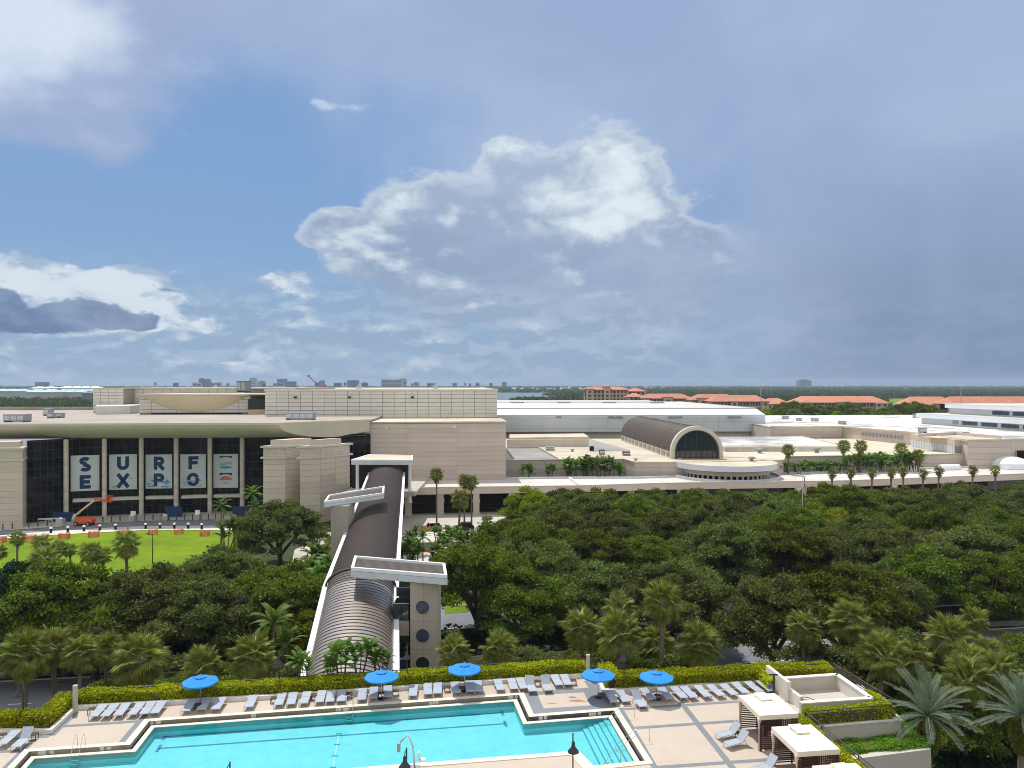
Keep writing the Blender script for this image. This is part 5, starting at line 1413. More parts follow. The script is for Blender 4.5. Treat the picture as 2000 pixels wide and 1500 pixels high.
# railings
def railing(P, label, z=dz, h=1.1, n=4, step=2.2):
    P = [Vector((p[0],p[1],0)) for p in P]; t = thing('railing', (P[0].x,P[0].y,z), label, 'railing', 'brown metal rails round the terrace')
    for k in range(n):
        m = MB(); zz = z+h-(h-.12)*k/n
        m.tube([(p.x,p.y,zz) for p in P], .035 if k else .045, 5); m.build('rail', 'rail_brown', t)
    me = None
    for a, b in zip(P[:-1], P[1:]):
        q = max(1, int((b-a).length/step))
        for i in range(q):
            c = a.lerp(b, i/q)
            if me is None:
                o = MB().box(-.035,.035,-.035,.035,0,h).build('post', 'rail_brown', t, local=True); o.location = c-Vector((P[0].x,P[0].y,0)); me = o.data
            else: piece('post', me, t, (c.x,c.y,z))
    return t
railing(edge[0:4], 'brown rail behind the left corner hedge')
railing(edge[3:8], 'long brown rail behind the main hedge')
railing(edge[7:11], 'brown rail round the jog and behind the right hedge')
railing([edge[10], Vector((28.9,58.2,0))], 'brown multi-bar rail running down outside the stair well', n=6)
railing([Vector((21.4,56.0,0)), Vector((28.6,57.3,0))], 'dark rail on the first planter wall below the hedge', n=5, step=1.7)
railing([Vector((21.4,56.0,0)), Vector((22.9,45.0,0))], 'brown rail beside the cabanas above the planters', n=4)
# stair well
SW = thing('stair_well', (24.5,60,dz), 'pale parapet box round an open stair well at the right end of the deck', 'stair well')
rim = [Vector((21.9,62.3,0)), Vector((26.7,63.1,0)), Vector((27.3,58.4,0)), Vector((21.6,57.5,0))]
rz_ = 11.1
m = MB(); wall_line(m, [rim[0],rim[1]], .3, 7.4, rz_); m.build('wall', 'planter', SW)
m = MB(); wall_line(m, [rim[1],rim[2]], .3, 7.4, rz_); m.build('wall', 'planter_white', SW)
m = MB(); wall_line(m, [rim[2],rim[3]], .3, 7.4, rz_); m.build('wall', 'planter', SW)
for a, b in ((rim[0],rim[1]),(rim[1],rim[2]),(rim[2],rim[3])):
    m = MB(); wall_line(m, [a,b], .42, rz_, rz_+.08); m.build('coping', 'planter_white', SW)
m = MB().prism([(p.x,p.y) for p in rim], dz+.01, dz+.03); m.build('floor', 'planter', SW)
m = MB(); wall_line(m, [Vector((21.25,63.9,0)), Vector((21.75,60.3,0))], .3, dz, 11.6); m.build('entry_wall', 'planter_white', SW)
m = MB(); wall_line(m, [Vector((21.9,60.6,0)), Vector((22.2,58.9,0))], .3, dz, 11.0); m.build('entry_wall', 'planter_white', SW)
for k in range(5):
    m = MB(); z = dz+.25+.2*k; m.tube([(22.15,58.8,z), (22.6,58.7,z), (24.2,58.4,z-.55)], .03, 5); m.build('stair_rail', 'rail_brown', SW)
# terraced planters on the right
T_ = thing('terrace_planter', (25,58,8.9), 'upper planter tier with a beige wall below the dark rail', 'planter')
m = MB().prism([(21.3,56.9),(21.6,55.7),(28.9,57.0),(29.0,63.5),(28.3,64.0),(28.6,58.2)], 8.6, 10.05); m.build('wall', 'planter', T_)
m = MB(); wall_line(m, [(21.6,55.75),(28.85,57.05),(28.95,62)], .25, 10.05, 10.12); m.build('coping', 'planter_white', T_)
T3 = thing('terrace_planter', (26,56,7.3), 'lower overhanging planter box filled with trailing bright grass', 'planter')
lo = [(22.9,54.8),(30.0,56.2),(30.3,63),(28.95,63),(28.9,57.0),(22.0,55.9),(22.4,53.5)]
m = MB().prism([(22.3,53.6),(23.2,53.4),(30.0,55.0),(30.4,63.5),(29.0,63.5),(28.9,57.0),(21.9,55.9)], 7.25, 8.85); m.build('wall', 'planter', T3)
for (x, y) in ((24.2,55),(26.6,55.4),(29.2,56)): MB().box(x-.15, x+.15, y, y+.3, 0, 7.25).build('post', 'table_dark', T3)
g1 = hedge([Vector((22.9,54.9,0)), Vector((29.4,56.1,0))], 1.7, .28, 'trailing bright green ground cover spilling over the lower planter', z=8.8, m='grass_leaf', dens=420, size=.09, bump=.1, group='green planting in the lower planter', cat='plants', name='trailing_plants')
g2 = hedge([Vector((29.6,56.4,0)), Vector((29.75,62.5,0))], .9, .25, 'narrow green planting running back along the planter', z=8.8, m='grass_leaf', dens=420, size=.09, bump=.1, group='green planting in the lower planter', cat='plants', name='trailing_plants')

# ---- cabanas
def cabana(loc, rz):
    t = thing('cabana', loc, None, 'cabana', 'cream-roofed cabanas on the right of the deck', rz)
    Wd, Dp, H = 2.75, 3.45, 2.5
    L = dict(parent=t, local=True)
    m = MB(); x0, x1, y0, y1 = -Wd/2, Wd/2, -Dp/2, Dp/2
    m.raw([(x0,y0,H-.05),(x1,y0,H-.05),(x1,y1,H-.05),(x0,y1,H-.05),(x0+.9,y0+1.3,H+.12),(x1-.9,y0+1.3,H+.12),(x1-.9,y1-1.3,H+.12),(x0+.9,y1-1.3,H+.12)], [(0,1,5,4),(1,2,6,5),(2,3,7,6),(3,0,4,7),(4,5,6,7)])
    m.build('roof', 'canvas', **L)
    for (a, b) in (((x0,y0),(x1,y0)),((x1,y0),(x1,y1)),((x1,y1),(x0,y1)),((x0,y1),(x0,y0))):
        MB().seg((a[0],a[1],H-.2), (b[0],b[1],H-.2), .03, .32).build('valance', 'canvas', **L)
    MB().box(-.42,.42,.1,1.35,H+.16,H+.24).box(-.36,.36,.16,1.29,H+.05,H+.16).build('roof_vent', 'canvas', **L)
    for px_ in (x0+.08, x1-.08):
        for py_ in (y0+.08, y1-.08): MB().box(px_-.06, px_+.06, py_-.06, py_+.06, 0, H-.05).build('post', 'wood_dark', **L)
    for px_ in (-0.0,): MB().box(px_-.04, px_+.04, y0+.02, y0+.1, 0, H-.3).box(px_-.04, px_+.04, y1-.1, y1-.02, 0, H-.3).build('mid_post', 'wood_dark', **L)
    sm1 = boxmesh('slat', (Wd-.3)/2-.02, .03, .075, 'wood_dark')
    def sl(x, y, z, rz=0, me=sm1):
        o = bpy.data.objects.new('slat', me); COL.objects.link(o); setpar(o, t); o.location = (x,y,z); o.rotation_euler = (0,0,rz)
    for k in range(16):
        z = .12+k*.132
        for x in (-(Wd-.3)/4-.02, (Wd-.3)/4+.02):
            sl(x, y0+.08, z); sl(x, y1-.08, z)
    sm2 = boxmesh('slat', (Dp-.3)/2-.02, .03, .075, 'wood_dark')
    for k in range(16):
        z = .12+k*.132
        for y in (-(Dp-.3)/4-.02, (Dp-.3)/4+.02): sl(x1-.08, y, z, R(90), sm2)
    for y in (y0+.16, y1-.16):
        m = MB(); m.tube([(x0+.04,y,H-.3),(x0+.06,y,1.4),(x0+.03,y,.9),(x0+.07,y,.05)], [.17,.09,.06,.13], 8); m.build('curtain', 'canvas_shade', **L)
    MB().box(-.1, x1-.2, .3, .36, .05, 1.9).build('screen', 'wood_dark', **L)
    MB().box(.15, x1-.25, y0+.5, y1-.5, .0, .42).build('bench', 'sling', **L)
    return t
cab = cabana((18.0,54.1,dz), R(7.5)); cab['label'] = 'cream-roofed cabana with dark slatted sides, farthest from the camera'
for loc, L in (((18.65,48.95,dz), 'cream-roofed cabana with dark slatted sides, in the middle of the three'), ((19.3,43.8,dz), 'cream-roofed cabana cut off by the bottom edge of the photo')):
    c = copy_tree(cab); place(c, loc, R(7.5), label=L)

# ---- sun loungers
def lounger(raised):
    t = thing('sun_lounger', (0,0,0), None, 'sun lounger', 'grey sling sun loungers on the deck')
    L = dict(parent=t, local=True); w = .33
    ang = R(50) if raised else R(7)
    bx = .28; ex = bx+.80*math.cos(ang); ez = .36+.80*math.sin(ang)
    fr_ = MB()
    for s in (-1, 1):
        fr_.tube([(s*w,-.95,.30),(s*w,-.8,.36),(s*w,0,.36),(s*w,bx,.36)], .022, 6)
        fr_.tube([(s*w,bx,.36),(s*w,ex,ez)], .022, 6)
    for y in (-.93, .26): fr_.tube([(-w,y,.33),(w,y,.33)], .018, 5)
    fr_.build('frame', 'lounger_frame', **L)
    for s in (-1, 1):
        for (ya, yb) in ((-.75,-.95),(.45,.62)):
            m = MB(); m.tube([(s*w,ya,.36),(s*w,(ya+yb)/2,.22),(s*w,yb,0)], .022, 6); m.build('leg', 'lounger_frame', **L)
    m = MB(); m.raw([(-w+.02,-.93,.33),(w-.02,-.93,.33),(w-.02,-.8,.375),(-w+.02,-.8,.375),(w-.02,-.35,.365),(-w+.02,-.35,.365),(w-.02,bx-.03,.375),(-w+.02,bx-.03,.375)], [(0,1,2,3),(3,2,4,5),(5,4,6,7)])
    s_ = m.build('seat', 'sling', **L)
    m = MB(); h = .42
    y1 = bx+.78*math.cos(ang); z1 = .375+.78*math.sin(ang); ym = bx+.42*math.cos(ang); zm = .375+.42*math.sin(ang)-.01
    m.raw([(-w+.02,bx,.375),(w-.02,bx,.375),(w-.02,ym,zm),(-w+.02,ym,zm),(w-.02,y1,z1),(-w+.02,y1,z1)], [(0,1,2,3),(3,2,4,5)])
    m.build('backrest', 'sling', **L)
    return t
lf = lounger(False); lr = lounger(True); used = {0: False, 1: False}
def put_lounger(px, py, label, raised=0, rz=8, px_off=0):
    src = lr if raised else lf
    o = src if not used[raised] else copy_tree(src); used[raised] = True
    p = W(px, py+ (12 if raised else 3), dz+.15)
    place(o, (p.x, p.y, dz), R(rz+rnd.uniform(-2.5, 2.5)), label=label)
    return o
z5 = lambda x, y: (x/3.5714, 1080+y/3.5714)
z6 = lambda x, y: (480+x/3.5714, 1080+y/3.5714)
z7 = lambda x, y: (960+x/3.5714, 1080+y/3.5714)
for i, c in enumerate(((685,1110),(765,1108),(850,1103),(950,1097),(1030,1092),(1103,1087))):
    put_lounger(*z5(*c), 'flat grey lounger, %s from the left of the six left of the first umbrella' % ORD(i))
put_lounger(*z5(1320,1072), 'flat grey lounger half shaded, left of the first umbrella pole')
put_lounger(*z5(1425,1062), 'grey lounger wholly in the shade of the leftmost umbrella', 0)
put_lounger(*z5(1525,1060), 'grey lounger right of the leftmost umbrella pole', 0)
put_lounger(*z5(1750,1045), 'lone grey lounger between the leftmost umbrella and the pool ladder')
put_lounger(*z5(60,1300), 'flat grey lounger at the bottom left corner')
put_lounger(*z5(158,1285), 'grey lounger with raised back at the bottom left corner', 1)
for i, c in enumerate(((240,1030),(322,1026),(415,1020),(522,1012),(592,1008),(668,1005))):
    put_lounger(*z6(*c), 'flat grey lounger, %s of six before the small palms, from the left' % ORD(i))
put_lounger(*z6(812,995), 'grey lounger just left of the second umbrella')
put_lounger(*z6(890,985), 'grey lounger in umbrella shade, left of the second pole', 0)
put_lounger(*z6(992,975), 'grey lounger in umbrella shade, right of the second pole', 0)
put_lounger(*z6(1168,968), 'lone grey lounger between the second and third umbrellas', rz=6)
put_lounger(*z6(1270,958), 'grey lounger, left of the pair before the third umbrella', rz=6)
put_lounger(*z6(1338,952), 'grey lounger, right of the pair before the third umbrella', rz=6)
put_lounger(*z6(1465,948), 'grey lounger half shaded, left under the third umbrella', rz=12)
put_lounger(*z6(1562,940), 'shaded grey lounger, middle one under the third umbrella')
put_lounger(*z6(1622,938), 'shaded grey lounger, right one under the third umbrella')
put_lounger(*z6(1768,928), 'flat grey lounger, first right of the third umbrella', rz=9)
put_lounger(*z6(1862,922), 'flat grey lounger, second right of the third umbrella', rz=9)
put_lounger(*z6(1927,918), 'flat grey lounger, third right of the third umbrella', rz=9)
put_lounger(*z7(275,905), 'grey lounger with raised back, left of the two by the grey patio', 1, rz=9)
put_lounger(*z7(385,900), 'grey lounger with raised back, right of the two by the grey patio', 1, rz=9)
put_lounger(*z7(455,895), 'flat grey lounger, left of the pair above the grey patio', rz=10)
put_lounger(*z7(520,893), 'flat grey lounger, right of the pair above the grey patio', rz=10)
put_lounger(*z7(838,1012), 'half-shaded grey lounger right of the fourth umbrella', rz=11)
put_lounger(*z7(918,1008), 'flat grey lounger between the fourth and fifth umbrellas', rz=11)
put_lounger(*z7(1030,1010), 'grey lounger with raised back left of the fifth umbrella', 1, rz=11)
put_lounger(*z7(1090,993), 'grey lounger just left of the fifth umbrella pole', rz=12)
put_lounger(*z7(1215,990), 'grey lounger in the shade right of the fifth umbrella pole', rz=12)
for i, c in enumerate(((1310,983),(1378,980),(1475,974),(1567,968),(1658,962),(1738,950),(1832,943),(1915,936))):
    put_lounger(*z7(*c), 'flat grey lounger, %s of eight between the fifth umbrella and the stair well' % ORD(i), rz=13)
put_lounger(*z7(1655,1232), 'grey lounger with raised back before the far cabana, farther of two', 1, rz=-70)
put_lounger(*z7(1712,1290), 'grey lounger with raised back before the far cabana, nearer of two', 1, rz=-65)
put_lounger(*z7(1908,1470), 'grey lounger with raised back before the middle cabana', 1, rz=-65)
# side tables
tb = thing('side_table', (0,0,0), None, 'side table', 'small dark side tables')
MB().box(-.24,.24,-.24,.24,.36,.40).build('table_top', 'table_dark', tb, local=True)
lm_ = None
for sx in (-1,1):
    for sy in (-1,1):
        o = MB().box(sx*.21-.02, sx*.21+.02, sy*.21-.02, sy*.21+.02, 0, .36).build('leg', 'table_dark', tb, local=True)
tl = [(z5(640,1100),'small dark table left of the first row of loungers'),(z5(920,1072),'small dark table in the middle of the left six loungers'),(z5(1380,1068),'small dark table at the leftmost umbrella'),(z5(1910,1022),'small dark table left of the six loungers before the palms'),(z5(235,1278),'dark table right of the raised lounger at bottom left'),(z5(10,1282),'dark table at the very left edge'),
      (z6(475,1002),'dark table between the third and fourth loungers before the palms'),(z6(722,990),'dark table right of the six loungers before the palms'),(z6(945,988),'dark table under the second umbrella'),(z6(1045,972),'dark table right of the second umbrella'),(z6(1405,945),'dark table left of the third umbrella'),(z6(1510,950),'dark table under the third umbrella'),
      (z7(322,905),'dark table between the two raised loungers'),(z7(570,898),'dark table at the right end of the patio loungers'),(z7(770,995),'dark table at the fourth umbrella'),(z7(1158,1003),'dark table at the fifth umbrella pole'),(z7(1418,970),'dark table right of the second of eight loungers'),(z7(1772,940),'dark table between the sixth and seventh of eight loungers'),(z7(1712,1268),'dark table between the two loungers at the far cabana')]
for i, (p, L) in enumerate(tl):
    o = tb if i == 0 else copy_tree(tb); q = W(p[0], p[1]+6, dz); place(o, (q.x,q.y,dz), R(8), label=L)
# umbrellas
def umbrella():
    t = thing('umbrella', (0,0,0), None, 'umbrella', 'blue market umbrellas by the pool'); L = dict(parent=t, local=True)
    MB().lathe([(0,.0),(.32,.0),(.32,.05),(.06,.1)], 16).build('base', 'lamp_black', **L)
    MB().tube([(0,0,.05),(0,0,2.62)], .025, 8).build('pole', 'umbrella_pole', **L)
    r = 1.3; n = 8
    for k in range(n):
        a0 = 2*math.pi*k/n; a1 = 2*math.pi*(k+1)/n; am = (a0+a1)/2
        P = lambda rr, a, z: (rr*math.cos(a), rr*math.sin(a), z)
        m = MB(); rr_ = [.28,.6,.95,r]; zz = [2.44,2.33,2.2,2.06]; vs = []
        for q in range(4):
            vs += [P(rr_[q],a0,zz[q]), P(rr_[q]*.94,am,zz[q]-.035), P(rr_[q],a1,zz[q])]
        m.raw(vs, [(3*q+j, 3*q+j+1, 3*q+j+4, 3*q+j+3) for q in range(3) for j in range(2)])
        vs = [P(r,a0,2.06), P(r*.94,am,2.02), P(r,a1,2.06), P(r*.995,a0,1.93), P(r*.935,am,1.9), P(r*.995,a1,1.93)]
        m.raw(vs, [(3,4,1,0),(4,5,2,1)])
        m.build('canopy_gore', 'umbrella_blue', **L)
        MB().tube([P(.1,a0,2.0), P(.75,a0,2.25)], .01, 4).build('rib', 'umbrella_pole', **L)
    m = MB(); vs = [(0,0,2.64)]+[(.42*math.cos(2*math.pi*k/n), .42*math.sin(2*math.pi*k/n), 2.45) for k in range(n)]
    m.raw(vs, [(0,1+k,1+(k+1)%n) for k in range(n)]); m.build('vent_cap', 'umbrella_blue', **L)
    MB().lathe([(.03,2.6),(.03,2.7),(0,2.72)], 8).build('finial', 'umbrella_pole', **L)
    return t
um = umbrella()
for i, (px, pyt) in enumerate(((391,1319.5),(745,1300),(907,1286),(1168,1297),(1282,1301))):
    o = um if i == 0 else copy_tree(um); q = W(px, pyt, dz+2.64)
    place(o, (q.x,q.y,dz), R(8+11*i), label='open blue umbrella, %s from the left' % ORD(i))
    if i == 0: o.location = ((391-1000)/1500*60.0, 60.0, dz); o.scale = (1.06,1.06,.87)
# lamps
def lamp():
    t = thing('deck_lamp', (0,0,0), None, 'lamp', 'black gooseneck lamps round the pool'); L = dict(parent=t, local=True)
    m = MB(); m.tube([(0,0,0),(0,0,3.35)], .045, 8); m.lathe([(.11,0),(.11,.25),(.05,.3)], 10); m.build('pole', 'lamp_black', **L)
    m = MB(); m.tube([(0,0,3.1),(-.04,-.1,3.22),(-.07,-.22,3.15),(-.07,-.27,2.95)], .03, 6); m.build('arm', 'lamp_black', **L)
    m = MB(); m.lathe([(.05,2.98),(.10,2.93),(.11,2.7),(.14,2.64),(.22,2.52),(.34,2.38),(.355,2.32),(.33,2.31),(.2,2.36),(0,2.38)], 20, c=(-.07,-.27)); m.build('shade', 'lamp_black', **L)
    return t
lp = lamp()
for i, (x, y, L, rz) in enumerate(((*[(1119-1000)/1500*47.6, 47.6], 'black gooseneck lamp standing at the near edge right of centre', 15), ((794-1000)/1500*45.7, 45.7, 'black gooseneck lamp by the pool lift', 0), ((449-1000)/1500*44.0, 44.0, 'black lamp top poking up at the bottom edge', 0),
        ((1219-1000)/1500*63.2, 63.2, 'black gooseneck lamp in the right-hand hedge between two umbrellas', -20), ((795-1000)/1500*63.7, 63.7, 'black gooseneck lamp in the hedge before the bridge tower', 15), ((545-1000)/1500*62.4, 62.4, 'black gooseneck lamp in the hedge left of the bridge', 20), ((45-1000)/1500*56.0, 56.0, 'black gooseneck lamp in the corner hedge at left', -45))):
    o = lp if i == 0 else copy_tree(lp); place(o, (x,y,dz), R(rz), label=L)
    if i in (0,1): o.scale = (1.0,1.0,1.0)
# pool ladders, handrails, lift
def ladder(px, py, ang, label):
    p = W(px, py, dz); t = thing('pool_ladder', (p.x,p.y,dz), label, 'ladder', 'chrome pool ladders', R(ang)); L = dict(parent=t, local=True)
    for s in (-.25,.25):
        MB().tube([(s,.35,0),(s,.3,.75),(s,.1,.88),(s,-.2,.7),(s,-.75,.0),(s,-.85,-1.1)], .022, 8).build('rail', 'chrome', **L)
    for z in (-.45,-.7,-.95): MB().box(-.25,.25,-.9,-.8,z,z+.04).build('step', 'chrome', **L)
ladder(155,1461,10,'chrome pool ladder at the lower left side of the pool')
ladder(683,1380,10,'chrome pool ladder in the middle of the far side')
def handrail(px, py, label, s=1.0):
    p = W(px, py, dz); t = thing('pool_handrail', (p.x,p.y,dz), label, 'handrail', 'chrome handrails over the pool steps', R(98)); L = dict(parent=t, local=True)
    for x in (-.0,):
        MB().tube([(0,-.5*s,0),(0,-.5*s,.85),(0,-.35*s,.93),(0,.5*s,.9),(0,1.9*s,-.1),(0,2.0*s,-.55)], .022, 8).build('rail', 'chrome', **L)
    MB().tube([(0,.5*s,.45),(0,1.9*s,-.45)], .018, 6).build('lower_rail', 'chrome', **L)
handrail(1227,1402,'chrome handrail across the pool steps, farther of the two large ones')
handrail(1255,1449,'chrome handrail across the pool steps, nearer of the two large ones')
handrail(1205,1490,'small chrome handrail at the near corner of the pool steps', .5)
p = W(812,1498,dz); t = thing('pool_lift', (p.x,p.y-.6,dz), 'grey pool lift with a white seat beside the near lamp', 'pool lift'); L = dict(parent=t, local=True)
MB().box(-.3,.3,-.3,.3,0,.3).build('base', 'ac_grey', **L); MB().tube([(0,0,.3),(-.1,0,1.6)], .06, 8).build('mast', 'umbrella_pole', **L)
MB().tube([(-.1,0,1.6),(-.45,.2,2.3),(-.95,.2,1.8)], .05, 8).build('arm', 'umbrella_pole', **L); MB().box(-1.15,-.95,.1,.3,1.2,1.75).build('counterweight', 'ac_grey', **L)
MB().box(.25,.7,-.2,.2,.75,.82).box(.25,.32,-.2,.2,.82,1.3).build('seat', 'paint_white', **L)
# shower / call pole by the stair well
p = Vector((20.9,61.3,dz)); t = thing('shower_post', p, 'dark green post with small fittings beside the stair well wall', 'post'); L = dict(parent=t, local=True)
MB().tube([(0,0,0),(0,0,1.75)], .09, 8).build('post', 'lamp_black', **L); MB().box(-.35,.3,-.06,.06,1.75,1.85).build('cap', 'lamp_black', **L); MB().box(-.5,-.1,-.1,.1,.8,1.05).build('basin', 'car_blue', **L)
# ================================================================ TREES AND PALMS
def addmesh(name, me, parent):
    o = bpy.data.objects.new(name, me); COL.objects.link(o); setpar(o, parent); return o
def oak_proto(seed, H=12.0, Rc=6.5, nclump=85, per=420, leaf='oak_leaf', size=.23, bare=3):
    """broad live oak: short dividing trunk, spreading limbs, crown of leaf clumps with gaps"""
    rg = np.random.default_rng(seed); rr = random.Random(seed)
    t = thing('live_oak', (0,0,0), None, 'tree'); ORI[t.name] = (0,0,0)
    C = []; 
    for k in range(nclump):
        a = rg.uniform(0, 2*math.pi); q = rg.uniform(0, 1)**.5
        el = math.acos(1-rg.uniform(0, 1)*1.22)           # 0 top .. ~103deg
        rad = Rc*(1+.13*math.sin(3*a+seed)+.09*math.sin(5*a+2*seed))*rg.uniform(.72, 1.0)
        x = rad*math.sin(el)*math.cos(a); y = rad*math.sin(el)*math.sin(a); z = H*.42+(H*.52)*math.cos(el)*rg.uniform(.78, 1.04)
        C.append((x, y, z, rg.uniform(.75, 1.55)))
    for k in range(nclump//5):
        a = rg.uniform(0, 2*math.pi); q = rg.uniform(0, .6); C.append((Rc*q*math.cos(a), Rc*q*math.sin(a), H*rg.uniform(.5, .75), rg.uniform(.9, 1.5)))
    Ps, Ns = [], []
    for (x, y, z, r) in C:
        k = int(per*r*r/1.2); d = rg.normal(size=(k,3)); d /= np.linalg.norm(d,axis=1)[:,None]; d[:,2] = np.where(d[:,2] < -.3, -d[:,2]*.5, d[:,2])
        s = r*rg.uniform(.55, 1.05, k)[:,None]*np.array([1.1,1.1,.75]); s = s*(1+.35*rg.normal(size=(k,1))*.5)
        Ps.append(np.array([x,y,z])+d*s); Ns.append(d)
    P = np.concatenate(Ps); N = np.concatenate(Ns)
    V = leafquads(P, N, size, 1.5, .75, rg)
    addmesh('crown', quadmesh('crown', V, leaf), t)
    m = MB(); limbs = rr.randint(4, 5)
    m.tube([(0,0,0),(.1,0,H*.10),(.05,.1,H*.2)], [.52,.42,.40], 8)
    for k in range(limbs):
        a = 2*math.pi*k/limbs+rr.uniform(-.4,.4); r = Rc*rr.uniform(.5,.75); z1 = H*rr.uniform(.55,.72)
        p1 = (r*.35*math.cos(a), r*.35*math.sin(a), H*.34); p2 = (r*math.cos(a+.15), r*math.sin(a+.15), z1)
        m.tube([(.05,.05,H*.16), p1, (r*.7*math.cos(a+.1), r*.7*math.sin(a+.1), H*.5), p2], [.34,.26,.17,.07], 6)
        for q in range(4):
            b = a+rr.uniform(-.9,.9); m.tube([p1, (p1[0]+1.6*math.cos(b), p1[1]+1.6*math.sin(b), p1[2]+1.7), (p1[0]+3.0*math.cos(b), p1[1]+3.0*math.sin(b), H*rr.uniform(.62,.84))], [.15,.09,.03], 5)
    for q in range(bare*3):
        a = rr.uniform(0, 6.28); r = Rc*rr.uniform(.6,.95); z = H*rr.uniform(.62,.85)
        m.tube([(r*.7*math.cos(a), r*.7*math.sin(a), z-.8), (r*math.cos(a+.1), r*math.sin(a+.1), z+.3), (r*1.08*math.cos(a+.25), r*1.08*math.sin(a+.25), z+.5)], [.06,.04,.015], 4)
    m.build('trunk', 'trunk_grey', t, local=True)
    return t
oaks = [oak_proto(11), oak_proto(12, 12.6, 7.0, 95), oak_proto(13, 11.4, 6.2, 80), oak_proto(14, 12.2, 6.6, 88, leaf='oak_leaf_grey', bare=5), oak_proto(15, 12.0, 7.2, 98, leaf='oak_leaf_grey', bare=6)]
lime = oak_proto(16, 11.0, 6.0, 78, leaf='oak_leaf_lime', bare=1)
magn = oak_proto(17, 8.0, 3.4, 46, 190, leaf='dark_leaf', size=.34, bare=0)
oused = set()
def put_tree(src, x, y, s, rz, label, group=None, name=None):
    if id(src) in oused: o = copy_tree(src)
    else: o = src; oused.add(id(src))
    place(o, (x, y, 0), rz, s, label, group)
    if name:
        CH.setdefault('', []); k_ = kids(o); o.name = name; CH[o.name] = k_
    if not group and 'group' in o: del o['group']
    return o
# notable single trees
put_tree(oaks[4], -44.5, 147, (1.12,1.12,1.08), .4, 'dark round live oak standing before the stone pillars, left of the far bridge tower')
put_tree(lime, (1600-1000)/1500*150, 150, (1.15,1.15,1.03), 1.0, 'bright yellow-green tree below the flag, amid darker oaks')
put_tree(lime, (1035-1000)/1500*170, 168, (.95,.95,1.12), 2.0, 'yellow-green tree at the left tip of the oak belt by the canopy roof')
put_tree(lime, (1640-1000)/1500*137, 135, (.5,.5,.55), 3.0, 'small lime-green tree below the bright tree by the flag')
put_tree(lime, (600-1000)/1500*92, 92, (.62,.62,.72), 4.0, 'fresh green small tree close on the left of the near bridge roof')
put_tree(magn, (48-1000)/1500*117, 117, (1.0,1.0,1.0), 0, 'dark glossy magnolia by the path at the left edge', name='magnolia')
put_tree(magn, (8-1000)/1500*119, 119, (.8,.8,.75), 1, 'dark magnolia cut off by the left edge of the photo', name='magnolia')
# the two with big dark trunks beside the road
put_tree(oaks[3], 31.5, 92.5, (1.0,1.0,1.02), 2.6, 'live oak with a forked dark trunk beside the road behind the right loungers')
put_tree(oaks[1], 40.5, 94.0, (1.1,1.1,1.02), 1.3, 'live oak with a thick leaning trunk beside the road right of the stair well')
# belts of oaks
def xs(px, Y): return (px-1000)/1500*Y
pts = []
def ok(x, y, dmin):
    return all((x-a)**2+(y-b)**2 > dmin*dmin for a, b in pts)
def belt(region, n, dmin, label, group, smin=.9, smax=1.12, tries=4000, hmul=1.0):
    c = 0
    for _ in range(tries):
        if c >= n: break
        Y = rnd.uniform(*region[0]); px = rnd.uniform(*region[1]); x = xs(px, Y)
        v = -x*math.sin(R(8.5))+Y*math.cos(R(8.5))
        if 85.5 < v < 96.5 or 112 < v < 119 : continue
        if not region[2](px, Y, x): continue
        if not ok(x, Y, dmin): continue
        pts.append((x, Y)); c += 1
        s = rnd.uniform(smin, smax); src = rnd.choice(oaks if rnd.random() < .75 else oaks[3:])
        put_tree(src, x, Y, (s, s, s*hmul*rnd.uniform(.94, 1.06)), rnd.uniform(0, 6.28), label, group)
    return c
pts += [(31.5,92.5),(40.5,94),(xs(1600,150),150)]
allow = lambda px, Y, x: True
PLC = []
def belt2(row, ylo, yhi, plo, phi, cond, n, dmin, hmul=1.0, smin=.86, smax=1.14, tries=5000):
    c = 0
    for _ in range(tries):
        if c >= n: break
        Y = rnd.uniform(ylo, yhi); px = rnd.uniform(plo, phi); x = xs(px, Y)
        v = -x*math.sin(R(8.5))+Y*math.cos(R(8.5))
        if (row != 'near right' and (85.5 < v < 96.5 or 112 < v < 119)) or not cond(px, Y, x) or not ok(x, Y, dmin): continue
        pts.append((x, Y)); c += 1; s = rnd.uniform(smin, smax)
        src = rnd.choice(oaks if rnd.random() < .72 else oaks[3:])
        sz_ = s*hmul*rnd.uniform(.88, 1.1)
        if row == 'far right': sz_ = min(sz_, (CAMZ-(196 if px < 1500 else (190 if px < 1850 else 180))*Y/1500)/13.2)
        PLC.append((row, px, Y, put_tree(src, x, Y, (s, s, sz_), rnd.uniform(0, 6.28), None, None)))
    return c
def ytop(px, P):
    for (a, b), (c, d) in zip(P[:-1], P[1:]):
        if a <= px <= c: return b+(d-b)*(px-a)/(c-a)
    return P[-1][1] if px > P[-1][0] else P[0][1]
PL_ = [(-100,1165),(20,1160),(90,1125),(160,1100),(260,1085),(330,1075),(450,1068),(560,1062),(610,1075)]
condL = lambda px, Y, x: 750+1500*(CAMZ-12.2)/Y > ytop(px, PL_) and px < 592-(Y-86)*1.2 and not (px < 150 and Y < 90)
n1 = belt2('near row right', 98, 111, 930, 2080, lambda px,Y,x: not (1395 < px < 1640 and Y < 112), 17, 7.6)
n1b = belt2('near row right', 76, 84, 905, 1330, lambda px,Y,x: True, 4, 8, hmul=.8, smin=.7, smax=.85)
n2 = belt2('middle right', 121, 146, 925, 2080, lambda px,Y,x: px > 985-(146-Y)*1.2, 30, 8.2)
n3 = belt2('far right', 150, 184, 1010, 2080, lambda px,Y,x: px > 1050+(Y-150)*1.0 and not(1195 < px < 1245 and Y>165), 44, 8.8, hmul=1.0)
n4 = belt2('left', 84, 118, -90, 610, condL, 34, 6.8, hmul=.95)
